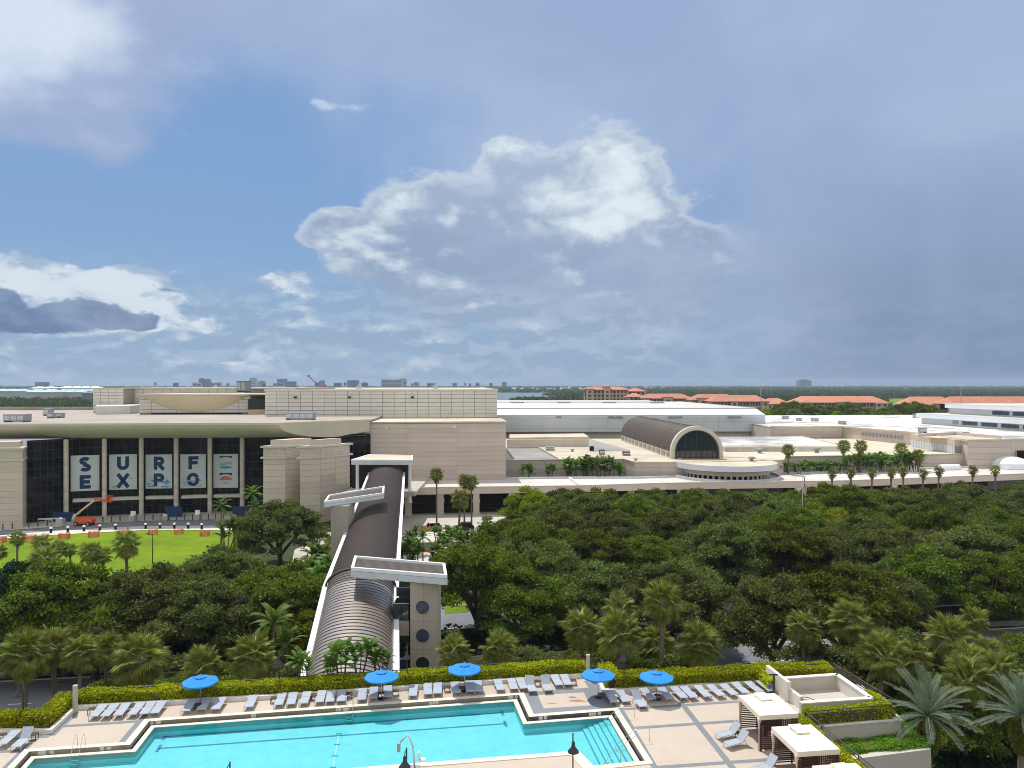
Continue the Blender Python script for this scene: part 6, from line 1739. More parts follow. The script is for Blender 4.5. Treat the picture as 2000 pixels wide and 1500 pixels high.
for i, (px, Y, s) in enumerate(((-60,92,.85),(15,91,.78),(70,92.5,.8),(128,92,.85),(185,91,.9),(240,93,.95),(60,101,.62),(110,103,.7))):
    pts.append((xs(px,Y),Y)); PLC.append(('left', px, Y, put_tree(rnd.choice(oaks), xs(px,Y), Y, (s*1.05,s*1.05,s), i*1.9, None, None)))
n5 = belt2('near right', 72, 86, 1730, 2080, lambda px,Y,x: True, 7, 7, hmul=.8, smin=.75, smax=.95)
n4c = belt2('left front', 75, 83, 150, 560, lambda px,Y,x: True, 6, 6, hmul=.62, smin=.6, smax=.8)
CNT = {}
for row in sorted(set(p[0] for p in PLC)):
    L_ = sorted([p for p in PLC if p[0] == row], key=lambda p: p[1])
    for i, (r_, px, Y, o) in enumerate(L_):
        if row == 'near row right': o['label'] = 'live oak in the row nearest the boulevard, %s from the bridge rightward' % ORD(i); o['group'] = 'live oaks nearest the boulevard'
        elif row == 'near right': o['label'] = 'dark live oak crowding in behind the big date palm, %s from the left' % ORD(i); o['group'] = 'live oaks behind the date palms'
        elif row == 'left front': o['label'] = 'low dark tree just behind the sabal palms at left, %s from the left' % ORD(i); o['group'] = 'low trees behind the left sabal palms'
        elif row == 'left': o['label'] = 'live oak left of the bridge, %s from the left edge of its belt' % ORD(i); o['group'] = 'live oaks left of the bridge'
        else:
            lm = [(1120,'below the sunken roof'),(1250,'below the rust-brown roof units'),(1400,'below the barrel vault'),(1540,'between drum and flag'),(1660,'below the flag'),(1800,'below the garden palm row'),(3000,'below the white tiered block')]
            w = next(t for q, t in lm if px < q); rw = 'middle rows' if row == 'middle right' else 'far rows before the canopy'
            kk = CNT[(rw, w)] = CNT.get((rw, w), -1)+1
            o['label'] = 'live oak %s, %s from left in the %s' % (w, ORD(kk), rw.replace(' before the canopy','')); o['group'] = 'live oaks of the %s, %s' % (rw, w)
# trees before the terracotta apartments
for i in range(30):
    px = rnd.uniform(1497, 1800); Y = rnd.uniform(500, 560)
    put_tree(rnd.choice(oaks+[lime]), xs(px, Y), Y, rnd.uniform(1.45, 1.85), rnd.uniform(0, 6), 'round green tree in the row before the terracotta apartments', 'trees before the terracotta apartments')
for i in range(8):
    px = rnd.uniform(1770, 1840); Y = rnd.uniform(500, 560)
    put_tree(rnd.choice(oaks), xs(px, Y), Y, rnd.uniform(1.3, 1.7), rnd.uniform(0, 6), 'round green tree between the pond and the white tiered block', 'trees between the pond and the tiered block')
print('oaks', n1, n1b, n2, n3, n4, n4c)

# ---- fan fronds
def fan_mesh(name, m, Lp=1.0, Rf=1.05, nseg=26, droop=.5, rg=None, width=.05):
    """palmate frond growing along +X: stalk then a folded fan with drooping tips"""
    mb = MB(); rr = random.Random(hash(name) % 1000)
    mb.tube([(0,0,0),(Lp*.5,0,.04),(Lp,0,0)], [.03,.022,.015], 4, mi=0)
    for k in range(nseg):
        a = R(-125+250*k/(nseg-1)); ca, sa = math.cos(a), math.sin(a); L = Rf*(.78+.22*math.cos(a*.8))*rr.uniform(.93,1.05)
        p0 = Vector((Lp, 0, 0)); mid = p0+Vector((ca*L*.55, sa*L*.55, -.03-.10*abs(sa)-.06)); tip = p0+Vector((ca*L*.96, sa*L*.96, -droop*L*(.35+.25*rr.random())-.12*abs(sa)))
        n_ = Vector((-sa, ca, 0))*width
        fold = .035
        mb.raw([p0, mid-n_*.9+Vector((0,0,-fold)), tip, mid+n_*.9+Vector((0,0,-fold)), mid+Vector((0,0,fold))], [(0,1,4),(0,4,3),(1,2,4),(4,2,3)])
    me_o = mb.build(name, m, local=True); me = me_o.data; bpy.data.objects.remove(me_o); return me
def pin_mesh(name, m, L=3.2, n=26, leaf=.5, droop=.9, up=.25, w=.055, vee=.45):
    """feather frond along +X arching down"""
    mb = MB(); rr = random.Random(hash(name) % 999)
    P = []
    for k in range(9):
        t = k/8; P.append(Vector((L*t*(1-.12*t), 0, up*L*t-droop*L*.55*t*t)))
    mb.tube(P, [.035*(1-.8*k/8)+.006 for k in range(9)], 4)
    def at(t): x = t*8; i = min(7, int(x)); return P[i].lerp(P[i+1], x-i), (P[i+1]-P[i]).normalized()
    for k in range(n):
        t = .16+.84*k/n; p, d = at(t); ll = leaf*(.55+.9*math.sin(math.pi*min(1,t*.95)))*.75
        for s in (-1, 1):
            dr = (d*.75+Vector((0,s,0))*.85+Vector((0,0,vee*.5)))
            dr.normalize(); tip = p+dr*ll+Vector((0,0,-ll*.28)); mid = p+dr*ll*.5; b = d*w
            mb.raw([p-b*.6, mid-b, tip, mid+b, p+b*.6], [(0,1,3,4),(1,2,3)])
    me_o = mb.build(name, m, local=True); me = me_o.data; bpy.data.objects.remove(me_o); return me
F_s = [fan_mesh('frond_fan_a','sabal_leaf',1.15,1.15), fan_mesh('frond_fan_b','sabal_leaf',1.0,1.0,20,.75)]
F_d = fan_mesh('frond_dead','sabal_dead',.8,.85,14,1.1)
F_w = fan_mesh('frond_wash','sabal_leaf',.9,.9,18,.3)
def add_frond(me, t, top, az, el, roll=0.0, s=1.0):
    o = bpy.data.objects.new('frond', me); COL.objects.link(o); setpar(o, t)
    o.location = top; o.rotation_euler = Euler((roll, -el, az), 'XYZ'); o.scale = (s,s,s)
    return o
def join_fronds(items, name, t):
    """small far palms: crown as one part"""
    vs = []; fs = []; mi = []; mats = []
    for me, top, az, el, roll, s in items:
        M_ = Matrix.LocRotScale(Vector(top), Euler((roll,-el,az)), Vector((s,s,s))); o = len(vs)
        vs += [tuple(M_@v.co) for v in me.vertices]; fs += [tuple(o+i for i in p.vertices) for p in me.polygons]
        if me.materials[0] not in mats: mats.append(me.materials[0])
        mi += [mats.index(me.materials[0])]*len(me.polygons)
    m = bpy.data.meshes.new(name); m.from_pydata(vs, [], fs)
    for x in mats: m.materials.append(x)
    m.polygons.foreach_set('material_index', mi); m.update()
    return addmesh(name, m, t)
def sabal(seed, H=9.0, nf=40, dead=10, single=False, fr=None, s=1.0, name='sabal_palm', cat='palm', tr=.2, skirt=True):
    rr = random.Random(seed); t = thing(name, (0,0,0), None, cat); fr = fr or F_s
    lean = rr.uniform(-.5,.5); top = (lean, rr.uniform(-.3,.3), H)
    m = MB(); m.tube([(0,0,0),(lean*.3,0,H*.35),(lean*.7,top[1]*.6,H*.7),top], [tr*1.25,tr,tr*.95,tr*1.1], 9); 
    if skirt: m.lathe([(tr,H-1.5),(tr*1.9,H-.9),(tr*2.1,H-.2),(tr*1.0,H+.3),(0,H+.35)], 9, c=(top[0],top[1]))
    m.build('trunk', 'trunk_palm', t, local=True)
    its = []
    for k in range(nf):
        q = (k+.5)/nf; el = R(82-135*q**.9)+rr.uniform(-.1,.1); az = k*2.39996+rr.uniform(-.2,.2)
        its.append((rr.choice(fr), (top[0],top[1],top[2]+.1), az, el, rr.uniform(-.5,.5), s*rr.uniform(.85,1.08)))
    for k in range(dead):
        its.append((F_d, (top[0],top[1],top[2]-.25), rr.uniform(0,6.28), R(rr.uniform(-78,-48)), rr.uniform(-.6,.6), s*rr.uniform(.8,1.1)))
    if single: join_fronds(its, 'crown', t)
    else:
        for it in its: add_frond(it[0], t, it[1], it[2], it[3], it[4], it[5])
    return t
sab = [sabal(41, 9.0, 52, 14), sabal(42, 9.0, 46, 26), sabal(43, 9.0, 56, 8)]
sabf = [sabal(51, 9.0, 34, 8, True), sabal(52, 9.0, 30, 3, True)]
wash = sabal(61, 15.0, 34, 6, True, [F_w], 1.0, 'fan_palm', tr=.16, skirt=False)
shortw = sabal(62, 11.0, 26, 4, True, [F_w], .9, 'fan_palm', tr=.22)
pused = set(); BASEL = {}
def put_palm(src, px, py, H0, label, Y=None, z=None, s=1.0, group=None, rz=None, base=0.0, name=None):
    """px,py = crown centre in the photograph; H0 = proto crown height"""
    if Y is None: Y = 1500*(CAMZ-z)/(py-750)
    zc_ = CAMZ-(py-750)/1500*Y
    if id(src) not in BASEL: BASEL[id(src)] = [tuple(c.location) for c in kids(src)]
    o = copy_tree(src) if id(src) in pused else src; pused.add(id(src))
    hz_ = (zc_-base)/H0
    place(o, (xs(px, Y), Y, base), rnd.uniform(0, 6.28) if rz is None else rz, None, label, group)
    # keep fronds undistorted: scale uniformly and shorten or lengthen the trunk only
    o.scale = (s, s, s)
    if abs(hz_*1.0-s) > .02:
        for ch, b0 in zip(kids(o), BASEL[id(src)]):
            if ch.name.startswith('trunk'): ch.scale = (1, 1, hz_/s)
            else: ch.location = Vector(b0)+Vector((0, 0, H0*(hz_/s-1)))
    if name: o.name = name
    return o
G1 = 'sabal palms just behind the terrace hedge'
near_palms = [(45,1283,70.5,1.12,'shaggy sabal palm at the left edge with brown skirts, trunk by the lamp'),(108,1268,74,1.0,'sabal palm behind the one at the left edge'),(157,1283,72,.85,'sabal palm behind the stone post at left'),(205,1272,80,.85,'sabal palm half hidden between the post and the big round palm'),
 (287,1290,69.5,1.2,'biggest round sabal palm, left of the leftmost umbrella'),(390,1300,70,.86,'browning sabal palm directly behind the leftmost umbrella'),(495,1288,71,1.05,'full green sabal palm left of the hedge lamp by the bridge'),
 (880,1278,74,.85,'sabal palm right of the near bridge tower'),(983,1283,74,.85,'small round sabal palm behind the hedge right of the third umbrella'),
 (1138,1232,80,1.0,'sabal palm at the left of the group behind the stone post'),(1205,1185,88,.95,'sabal palm rising behind its group, left of the tallest'),(1205,1238,77,1.15,'brown-skirted sabal palm behind the right-hand lamp'),(1290,1178,76,1.0,'tallest slender sabal palm of the group behind the umbrellas'),
 (1290,1262,80,1.0,'low sabal palm at the foot of the tallest one'),(1372,1262,77,1.12,'round sabal palm behind the right-hand hedge'),(1568,1232,84,.95,'sabal palm between two dark oak trunks'),(1668,1218,84,1.15,'leaning sabal palm above the stair well corner'),(1712,1200,90,.95,'sabal palm behind the leaning one'),
 (1718,1282,75,1.1,'sabal palm right of the stair well rail'),(1790,1290,78,.95,'sabal palm behind the left fronds of the date palm'),(1842,1245,80,1.15,'tall sabal palm behind the big date palm'),(1885,1330,70,1.05,'sabal palm right behind the big date palm'),(1905,1215,95,.9,'sabal palm half lost in the oaks at right'),(1745,1335,80,.8,'low sabal palm in the dark below the rail at right')]
for i, (px, py, Y, s, L) in enumerate(near_palms):
    put_palm(sab[i % 3], px, py, 9.0, L, Y=Y, s=s*1.12, group=G1)
# leaves in the middle distance right: palm thicket
G2_ = 'sabal palms in the thicket right of centre'
for i in range(13):
    px = [1735,1765,1800,1830,1862,1895,1930,1960,1880,1850,1915,1980,1790][i]; py = [1078,1070,1082,1068,1060,1072,1085,1092,1090,1098,1102,1098,1100][i]
    put_palm(sabf[i%2], px, py, 9.0, 'silvery sabal palm of the thicket breaking the oak belt at right', Y=126+rnd.uniform(-4,4), s=1.15, group=G2_)
# left lawn palms
for px, py, Y, s, L in ((33,1053,122,.75,'small palm with a thin trunk on the lawn at the far left'),(2,1080,122,.8,'small palm cut off by the left edge'),(78,1062,128,.85,'small sabal palm on the lawn, second from the left'),(116,1073,126,.85,'small sabal palm on the lawn, third from the left'),(250,1064,122,1.25,'large shaggy sabal palm rising over the lawn edge'),(175,1082,120,1.0,'sabal palm at the lawn edge left of the large shaggy one'),(205,1086,121,.9,'sabal palm tucked beside the large shaggy one'),(88,1098,117,1.3,'pale sabal palm clump behind the magnolia'),(140,1075,128,.7,'smallest sabal palm by the middle of the lawn')):
    put_palm(sabf[0] if s > .9 else sabf[1], px, py, 9.0, L, Y=Y, s=s, group='sabal palms along the lawn edge')
# feather palms
Fq = [pin_mesh('frond_queen_a','queen_leaf',2.6,24,.55,1.0,.35), pin_mesh('frond_queen_b','queen_leaf',2.2,22,.5,1.2,.5)]
Fdt = [pin_mesh('frond_date_a','date_leaf',3.9,40,.52,.34,.12,.013,1.3), pin_mesh('frond_date_b','date_leaf',3.7,38,.50,.50,.20,.013,1.3)]
def feather(seed, H, nf, fr, name, tr=.13, single=True, s=1.0, els=(85,-25), boot=False, stems=1, bark='trunk_palm'):
    rr = random.Random(seed); t = thing(name, (0,0,0), None, 'palm'); its = []
    for q in range(stems):
        bx = 0 if stems == 1 else rr.uniform(-.9,.9); by = 0 if stems == 1 else rr.uniform(-.7,.7); Hh = H*(1 if q == 0 else rr.uniform(.6,1.0)); tx = bx*1.5; ty = by*1.5
        m = MB(); m.tube([(bx*.4,by*.4,0),(bx,by,Hh*.5),(tx,ty,Hh)], [tr*1.3,tr,tr*.9], 8); m.build('trunk', bark, t, local=True)
        for k in range(nf):
            e = R(els[0]+(els[1]-els[0])*((k+.5)/nf)); its.append((rr.choice(fr), (tx,ty,Hh), k*2.39996+rr.uniform(-.2,.2), e, rr.uniform(-.3,.3), s*rr.uniform(.85,1.1)))
    if single: join_fronds(its, 'crown', t)
    else:
        for it in its: add_frond(*((it[0], t)+it[1:]))
    return t
queen = feather(71, 8.0, 16, Fq, 'queen_palm'); areca = feather(72, 3.0, 8, Fq, 'areca_palm', .06, True, .75, (85,15), stems=5)
dtree = feather(74, 9.0, 44, Fdt, 'date_palm', .30, False, 1.0, (86,-22), bark='trunk_palm')
# fern-covered boots under the date crown
for q in range(1):
    rg = np.random.default_rng(5); k = 2600; a = rg.uniform(0, 6.28, k); z = rg.uniform(6.2, 9.0, k); r = .42+.32*np.sin((z-6.2)/2.8*math.pi)**.7
    P = np.stack([r*np.cos(a), r*np.sin(a), z], 1); N = np.stack([np.cos(a), np.sin(a), -.3*np.ones(k)], 1)
    addmesh('fern_collar', quadmesh('fern_collar', leafquads(P, N, .13, 2.2, .8, rg), 'fern_leaf'), dtree)
def put_date(px, py, Y, s, L, first=False):
    o = dtree if first else copy_tree(dtree); zc_ = CAMZ-(py-750)/1500*Y; base = 0
    place(o, (xs(px,Y), Y, zc_-9.0*s), 1.0 if first else 2.4, s, L, 'silver date palms at the lower right')
    m = MB(); m.tube([(xs(px,Y),Y,0),(xs(px,Y),Y,zc_-9.0*s+.2)], [.36,.33], 9); 
    if zc_-9.0*s > .3:
        b = m.build('trunk_base', 'trunk_palm', None); b.parent = o; b.matrix_parent_inverse = Matrix(); b.location = (0,0,0)
        b.data.transform(Matrix.Translation(Vector(ORI[b.name])) ); b.data.transform(Matrix.LocRotScale(Vector((xs(px,Y),Y,zc_-9.0*s)), Euler((0,0,1.0 if first else 2.4)), Vector((s,s,s))).inverted())
    return o
put_date(1812, 1398, 56.5, 1.0, 'big silvery date palm with a fern-covered boot beside the planters', True)
put_date(1996, 1398, 57.5, 1.0, 'silvery date palm cut off by the right edge')
for px, Y, L in ((1895,75,'bare palm trunk in shade right of the date palm'),(1925,78,'thin bare palm trunk in shade, second right of the date palm'),(1950,70,'leaning bare palm trunk near the right edge')):
    put_palm(sab[0], px, 1315-(Y-70)*4, 9.0, L.replace('bare palm trunk','sabal palm with a bare trunk'), Y=Y, s=1.0, group=G1)
for i, (px, py, Y, s, L) in enumerate(((535,1222,80,1.15,'arching queen palm left of the bridge roof end'),(560,1260,80,.9,'lower queen palm beside the arching one'),(812,1042,158,.95,'queen palm right of the bridge by the drop-off drive'),(826,1050,150,.9,'second queen palm right of the bridge'),(800,1065,140,.95,'queen palm close against the bridge'))):
    put_palm(queen, px, py, 8.0, L, Y=Y, s=s, group='queen palms near the bridge')
QG = 'small feathery palms in the hedge before the bridge'
for i, (px, py, Y, s) in enumerate(((597,1312,63.4,.62),(668,1300,63.9,.8),(640,1316,63.2,.55),(700,1300,64.6,.75),(735,1305,65,.6),(752,1300,65.2,.55))):
    p_ = (xs(px,Y), Y); o = copy_tree(areca) if id(areca) in pused else areca; pused.add(id(areca))
    place(o, (p_[0],p_[1],dz), i*1.3, s*1.05, 'feathery green palm in the hedge before the bridge, %s from the left' % ORD([0,2,1,3,4,5][i]), QG)
AG = 'areca palms in the planting right of the bridge'
for i, (px, py, Y, s) in enumerate(((808,1045,160,1.2),(855,1045,166,1.2),(872,1050,164,1.3),(862,1075,152,1.3),(888,1060,158,1.5),(905,1075,155,1.4),(925,1070,156,1.5),(940,1062,160,1.2),(845,1090,146,1.3),(875,1098,144,1.3),(905,1092,146,1.2),(815,1085,146,1.6),(800,1098,140,1.5),(930,1090,150,1.2))):
    o = copy_tree(areca); place(o, (xs(px,Y),Y,0), i*1.1, s*.82, 'bushy areca palm in the planting between the drop-off lanes', AG)
for i, (px, py, Y, s) in enumerate(((640,1075,128,1.6),(652,1085,124,1.5),(632,1095,120,1.4),(648,1060,134,1.5),(665,1065,130,1.3),(455,1032,160,1.4),(442,1038,158,1.4),(468,1030,164,1.2),(622,1085,126,1.3))):
    o = copy_tree(areca); place(o, (xs(px,Y),Y,0), i*1.7, s*1.2, 'dark leafy palm clump %s' % ('by the far bridge tower' if px > 600 else 'at the right end of the lawn'), 'palm clumps by the far bridge tower' if px > 600 else 'palm clumps at the right end of the lawn')
GG = 'garden palms between the beige wall and the canopy roof'
gar = [1022,1035,1068,1080,1110,1118,1128,1140,1150,1160,1172,1185,1200,1210]+list(range(1535,1560,10))+list(range(1572,1800,11))
for i, px in enumerate(gar):
    Y = 231+ (px-1000)*.012 if px < 1300 else 238+(px-1530)*.03
    tall = 1.35 if (1110 < px < 1200 or px > 1640) else 1.0
    o = copy_tree(areca if i % 3 else queen)
    if not i % 3:
        for ch, b0 in zip(kids(o), BASEL[id(queen)]): ch.location = b0; ch.scale = (1,1,1)
    place(o, (xs(px,Y)+rnd.uniform(-.6,.6), Y+rnd.uniform(-1.5,1.5), 5.0 if i % 3 else 1.2), i*1.37, 1.35*tall if i % 3 else 1.0, 'dark green garden palm %s, %s from the left' % ('left of the drum' if px < 1300 else 'right of the drum', ORD(i if px < 1300 else i-14)), GG+(' left' if px < 1300 else ' right'))
# tall fan palms
for i, (px, py, Y, L) in enumerate(((853,928,182,'tall fan palm, leftmost of three right of the bridge'),(907,940,186,'tall fan palm, middle of three right of the bridge'),(921,942,188,'tall fan palm, right one of three right of the bridge'),
    (1540,880,236,'tall fan palm at the left of the garden row'),(1648,872,240,'tall fan palm, second of the garden row'),(1681,872,240,'tall fan palm, third of the garden row'),(1761,877,243,'tall fan palm, fourth of the garden row'),(1793,890,243,'ragged fan palm, last of the garden row'))):
    put_palm(wash, px, py, 15.0, L, Y=Y, s=1.45 if i > 2 else 1.25, group='tall fan palms', )
put_palm(sabf[0], 896, 975, 9.0, 'fuller sabal palm standing before the tall fan palms', Y=176, s=1.3)
put_palm(sabf[1], 955, 1018, 9.0, 'small palm beside the dark lamp post right of the drive', Y=170, s=.8)
rowp = (1626,1664,1702,1737,1766,1800,1830,1897,1946)
for i, px in enumerate(rowp):
    put_palm(shortw, px, 926-i*.9 if px != 1800 else 934, 11.0, 'small fan palm before the pink canopy roof, %s from the left' % ORD(i), Y=196, s=1.0, group='row of fan palms before the canopy roof')
# lawn date-like palms
for px, py, Y, s, L in ((432,990,168,1.05,'palm with a straight trunk at the right end of the lawn'),(492,966,172,1.15,'palm before the right bay of the lobby glass'),(497,990,166,.9,'lower palm beside the one before the lobby glass')):
    Y = Y; o = copy_tree(queen) ; zc_ = CAMZ-(py-750)/1500*Y
    place(o, (xs(px,Y),Y,0), 1.0, None, L, 'feather palms at the right end of the lawn'); o.scale = (s,s,s)
    for ch, b0 in zip(kids(o), BASEL[id(queen)]):
        f = zc_/8/s
        if ch.name.startswith('trunk'): ch.scale = (1,1,f)
        else: ch.location = Vector(b0)+Vector((0,0,8.0*(f-1)))
# shrubs under the drop-off palms
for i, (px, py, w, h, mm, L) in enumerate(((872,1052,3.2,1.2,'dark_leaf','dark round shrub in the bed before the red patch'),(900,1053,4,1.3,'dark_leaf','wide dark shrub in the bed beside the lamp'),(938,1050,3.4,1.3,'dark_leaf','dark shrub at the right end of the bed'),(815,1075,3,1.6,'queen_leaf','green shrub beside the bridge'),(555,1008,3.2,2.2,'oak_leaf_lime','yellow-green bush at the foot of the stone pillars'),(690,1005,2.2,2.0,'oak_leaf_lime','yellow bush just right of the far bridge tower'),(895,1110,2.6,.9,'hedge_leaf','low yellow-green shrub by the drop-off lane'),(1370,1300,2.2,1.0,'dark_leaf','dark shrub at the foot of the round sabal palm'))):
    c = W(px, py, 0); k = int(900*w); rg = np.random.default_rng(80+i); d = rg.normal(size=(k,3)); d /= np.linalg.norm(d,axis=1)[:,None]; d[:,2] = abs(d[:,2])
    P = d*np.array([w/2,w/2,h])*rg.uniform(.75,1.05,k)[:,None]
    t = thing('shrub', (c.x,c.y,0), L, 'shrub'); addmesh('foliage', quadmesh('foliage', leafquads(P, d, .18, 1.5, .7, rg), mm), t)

# ---- far woods: leafy clumps to the horizon, one mass
def in_poly(x, y, poly):
    c = False; n = len(poly)
    for i in range(n):
        x0, y0 = poly[i][0], poly[i][1]; x1, y1 = poly[i-1][0], poly[i-1][1]
        if (y0 > y) != (y1 > y) and x < (x1-x0)*(y-y0)/(y1-y0)+x0: c = not c
    return c
lakep = [(-1500,1480), (-60,1540), (40,1540), (152,1600), (160,1740), (110,2000), (95,2300), (190,2650), (230,3100), (-220,3120), (-2500,3100)]
def far_woods(name, n, ymin, ymax, pxr, label, skip, hh=(7,12), k=34, sz=2.6, seed=1):
    rg = np.random.default_rng(seed); Ps, Ns, Sz = [], [], []
    c = 0
    while c < n:
        u = rg.uniform(); Y = 1/(1/ymin+(1/ymax-1/ymin)*u); px = rg.uniform(*pxr); x = xs(px, Y)
        if skip(px, Y, x): continue
        c += 1; r = rg.uniform(5, 8)*max(1, (Y/900)**.5); h = rg.uniform(*hh)
        d = rg.normal(size=(k,3)); d /= np.linalg.norm(d,axis=1)[:,None]; d[:,2] = abs(d[:,2])
        P = np.array([x,Y,h*.35])+d*np.array([r,r,h*.65])*rg.uniform(.7,1.05,k)[:,None]
        Ps.append(P); Ns.append(d); Sz.append(np.full(k, sz*max(1,(Y/900)**.55)))
    P = np.concatenate(Ps); N = np.concatenate(Ns); Z = np.concatenate(Sz)
    V = leafquads(P, N, 1.0, 1.4, .6, rg)
    C0 = np.repeat(P, 4, axis=0); V = C0+(V-C0)*np.repeat(Z, 4)[:,None]
    o = bpy.data.objects.new(name, quadmesh(name, V, 'forest_leaf')); COL.objects.link(o); tag(o, label, kind='stuff')
    return o
far_woods('woods', 1500, 640, 1300, (-120,200), 'dark green wood behind the left roofs', lambda px,Y,x: px > 200, k=75, sz=1.7, seed=3)
far_woods('woods', 5200, 960, 3000, (1000,2150), 'broad dark green wood behind the terracotta apartments', lambda px,Y,x: in_poly(x,Y,lakep) or (1730<px<1792 and Y<1750), seed=4, k=40, sz=2.4)
far_woods('woods', 4200, 3000, 9500, (-150,2150), 'blue-green woods stretching to the horizon', lambda px,Y,x: in_poly(x,Y,lakep), seed=5, k=22, sz=4)
far_woods('woods', 900, 1300, 3000, (-150,400), 'dark wood beyond the blue-roofed halls at left', lambda px,Y,x: False, seed=6, k=22, sz=3)

# shaded undergrowth between the terrace, the road and the median
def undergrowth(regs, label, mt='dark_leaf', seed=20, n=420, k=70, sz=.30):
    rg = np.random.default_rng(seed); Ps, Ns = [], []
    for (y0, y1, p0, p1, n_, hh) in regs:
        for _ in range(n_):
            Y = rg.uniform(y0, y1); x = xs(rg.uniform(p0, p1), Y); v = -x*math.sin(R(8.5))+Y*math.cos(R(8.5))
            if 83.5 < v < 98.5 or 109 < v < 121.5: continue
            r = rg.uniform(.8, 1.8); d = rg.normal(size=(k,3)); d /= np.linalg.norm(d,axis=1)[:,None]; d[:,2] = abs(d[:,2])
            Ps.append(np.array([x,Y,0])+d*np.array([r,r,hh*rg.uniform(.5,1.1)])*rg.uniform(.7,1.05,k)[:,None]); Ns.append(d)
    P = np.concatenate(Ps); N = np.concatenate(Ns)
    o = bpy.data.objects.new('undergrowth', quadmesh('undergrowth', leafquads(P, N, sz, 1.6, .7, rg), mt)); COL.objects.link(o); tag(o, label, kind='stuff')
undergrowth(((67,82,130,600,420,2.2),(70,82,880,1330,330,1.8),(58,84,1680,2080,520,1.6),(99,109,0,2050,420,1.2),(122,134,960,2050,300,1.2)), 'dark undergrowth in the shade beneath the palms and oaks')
# ================================================================ FAR BUILDINGS
def condo(px0, px1, py_eave, py_ridge, Y, nw, nf, label, base=0.0, depth=22, group='terracotta-roofed apartment blocks', wings=(), pyb=None, towers=True):
    x0, x1 = xs(px0, Y), xs(px1, Y); ze = CAMZ-(py_eave-750)/1500*Y; zr_ = CAMZ-(py_ridge-750)/1500*Y
    t = thing('apartment_block', ((x0+x1)/2, Y, 0), label, 'apartment block', group)
    MB().box(x0, x1, Y+.5, Y+depth, 0, ze).build('wall', 'condo_wall', t)
    m = MB(); o = 1.5; ym = Y+depth/2; hr = min(depth/2, (x1-x0)/2)*.75
    m.raw([(x0-o,Y-o,ze),(x1+o,Y-o,ze),(x1+o,Y+depth+o,ze),(x0-o,Y+depth+o,ze),(x0+hr,ym,zr_+1.0),(x1-hr,ym,zr_+1.0),(x0-o,Y-o,ze-.6),(x1+o,Y-o,ze-.6)], [(0,1,5,4),(1,2,5),(2,3,4,5),(3,0,4),(6,7,1,0),(3,2,1,0)]); m.build('roof', 'terracotta', t)
    h = (ze-1.0)/nf; w = (x1-x0)/nw
    me = boxmesh('window', w*.62, .5, h*.62, 'condo_dark')
    for i in range(nw):
        for j in range(nf):
            piece('window', me, t, (x0+w*(i+.5), Y+.35, h*j+h*.25+.5))
    pil = boxmesh('pilaster', w*.3, 1.2, ze-.8, 'condo_wall')
    for i in range(0, nw+1, 4): piece('pilaster', pil, t, (x0+w*i+(w*.15 if i == 0 else (-w*.15 if i == nw else 0)), Y+.1, 0))
    for f in wings:
        xa = x0+(x1-x0)*f[0]; xb = x0+(x1-x0)*f[1]; up = f[2]
        g_ = MB(); g_.box(xa, xb, Y-3, Y+depth*.5, 0, ze+up); g_.build('gable_wing', 'condo_wall', t)
        r_ = MB(); xm = (xa+xb)/2; r_.raw([(xa-1,Y-4,ze+up),(xb+1,Y-4,ze+up),(xb+1,Y+depth*.6,ze+up),(xa-1,Y+depth*.6,ze+up),(xm,Y+1,ze+up+(xb-xa)*.28),(xm,Y+depth*.4,ze+up+(xb-xa)*.28)], [(0,1,4),(1,2,5,4),(2,3,5),(3,0,4,5),(3,2,1,0)]); r_.build('wing_roof', 'terracotta', t)
        ww = max(1, int((xb-xa)/5)); me2 = boxmesh('window', (xb-xa)/ww*.4, .4, h*.55, 'condo_dark')
        for i in range(ww):
            for j in range(nf): piece('window', me2, t, (xa+(xb-xa)*(i+.5)/ww, Y-3.1, h*j+h*.3+.5))
    return t
condo(1144, 1226, 761, 757, 800, 11, 7, 'tallest terracotta-roofed apartment block, seven storeys, behind the white hall', wings=((0,.18,.8),(.43,.58,3.5)))
condo(1226, 1260, 764, 760, 812, 4, 7, 'narrow right-hand part of the tall terracotta-roofed block', wings=())
condo(1228, 1256, 775, 770, 770, 3, 5, 'low terracotta-roofed block at the foot of the tall one')
condo(1254, 1352, 778, 771, 760, 14, 4, 'long low apartment block, first right of the tall one', wings=((.02,.14,.5),(.42,.6,1.5)))
condo(1352, 1442, 781, 772, 730, 13, 4, 'long low apartment block, second right of the tall one', wings=((.12,.34,1.8),(.55,.7,1.0)))
condo(1390, 1500, 784, 774, 700, 18, 4, 'long low apartment block ending behind the white hall corner', wings=((.33,.45,.2),(.88,1.0,.2)))
condo(1492, 1545, 789, 780, 720, 6, 3, 'short apartment block in front, just right of the white hall', wings=((.0,.3,.1),))
condo(1556, 1733, 786, 776, 690, 26, 4, 'widest terracotta-roofed apartment block, in the middle right', wings=((.03,.16,.0),(.44,.52,.6),(.86,.99,-.8)))
condo(1772, 1870, 790, 777, 700, 12, 3, 'terracotta-roofed block right of the pond', wings=((.02,.2,-1.2),(.55,.75,.2)))
condo(1850, 2040, 789, 777, 640, 24, 3, 'long terracotta-roofed block above the white tiered building', wings=((.0,.12,.0),(.62,.70,1.0),(.84,1.0,3.0)))
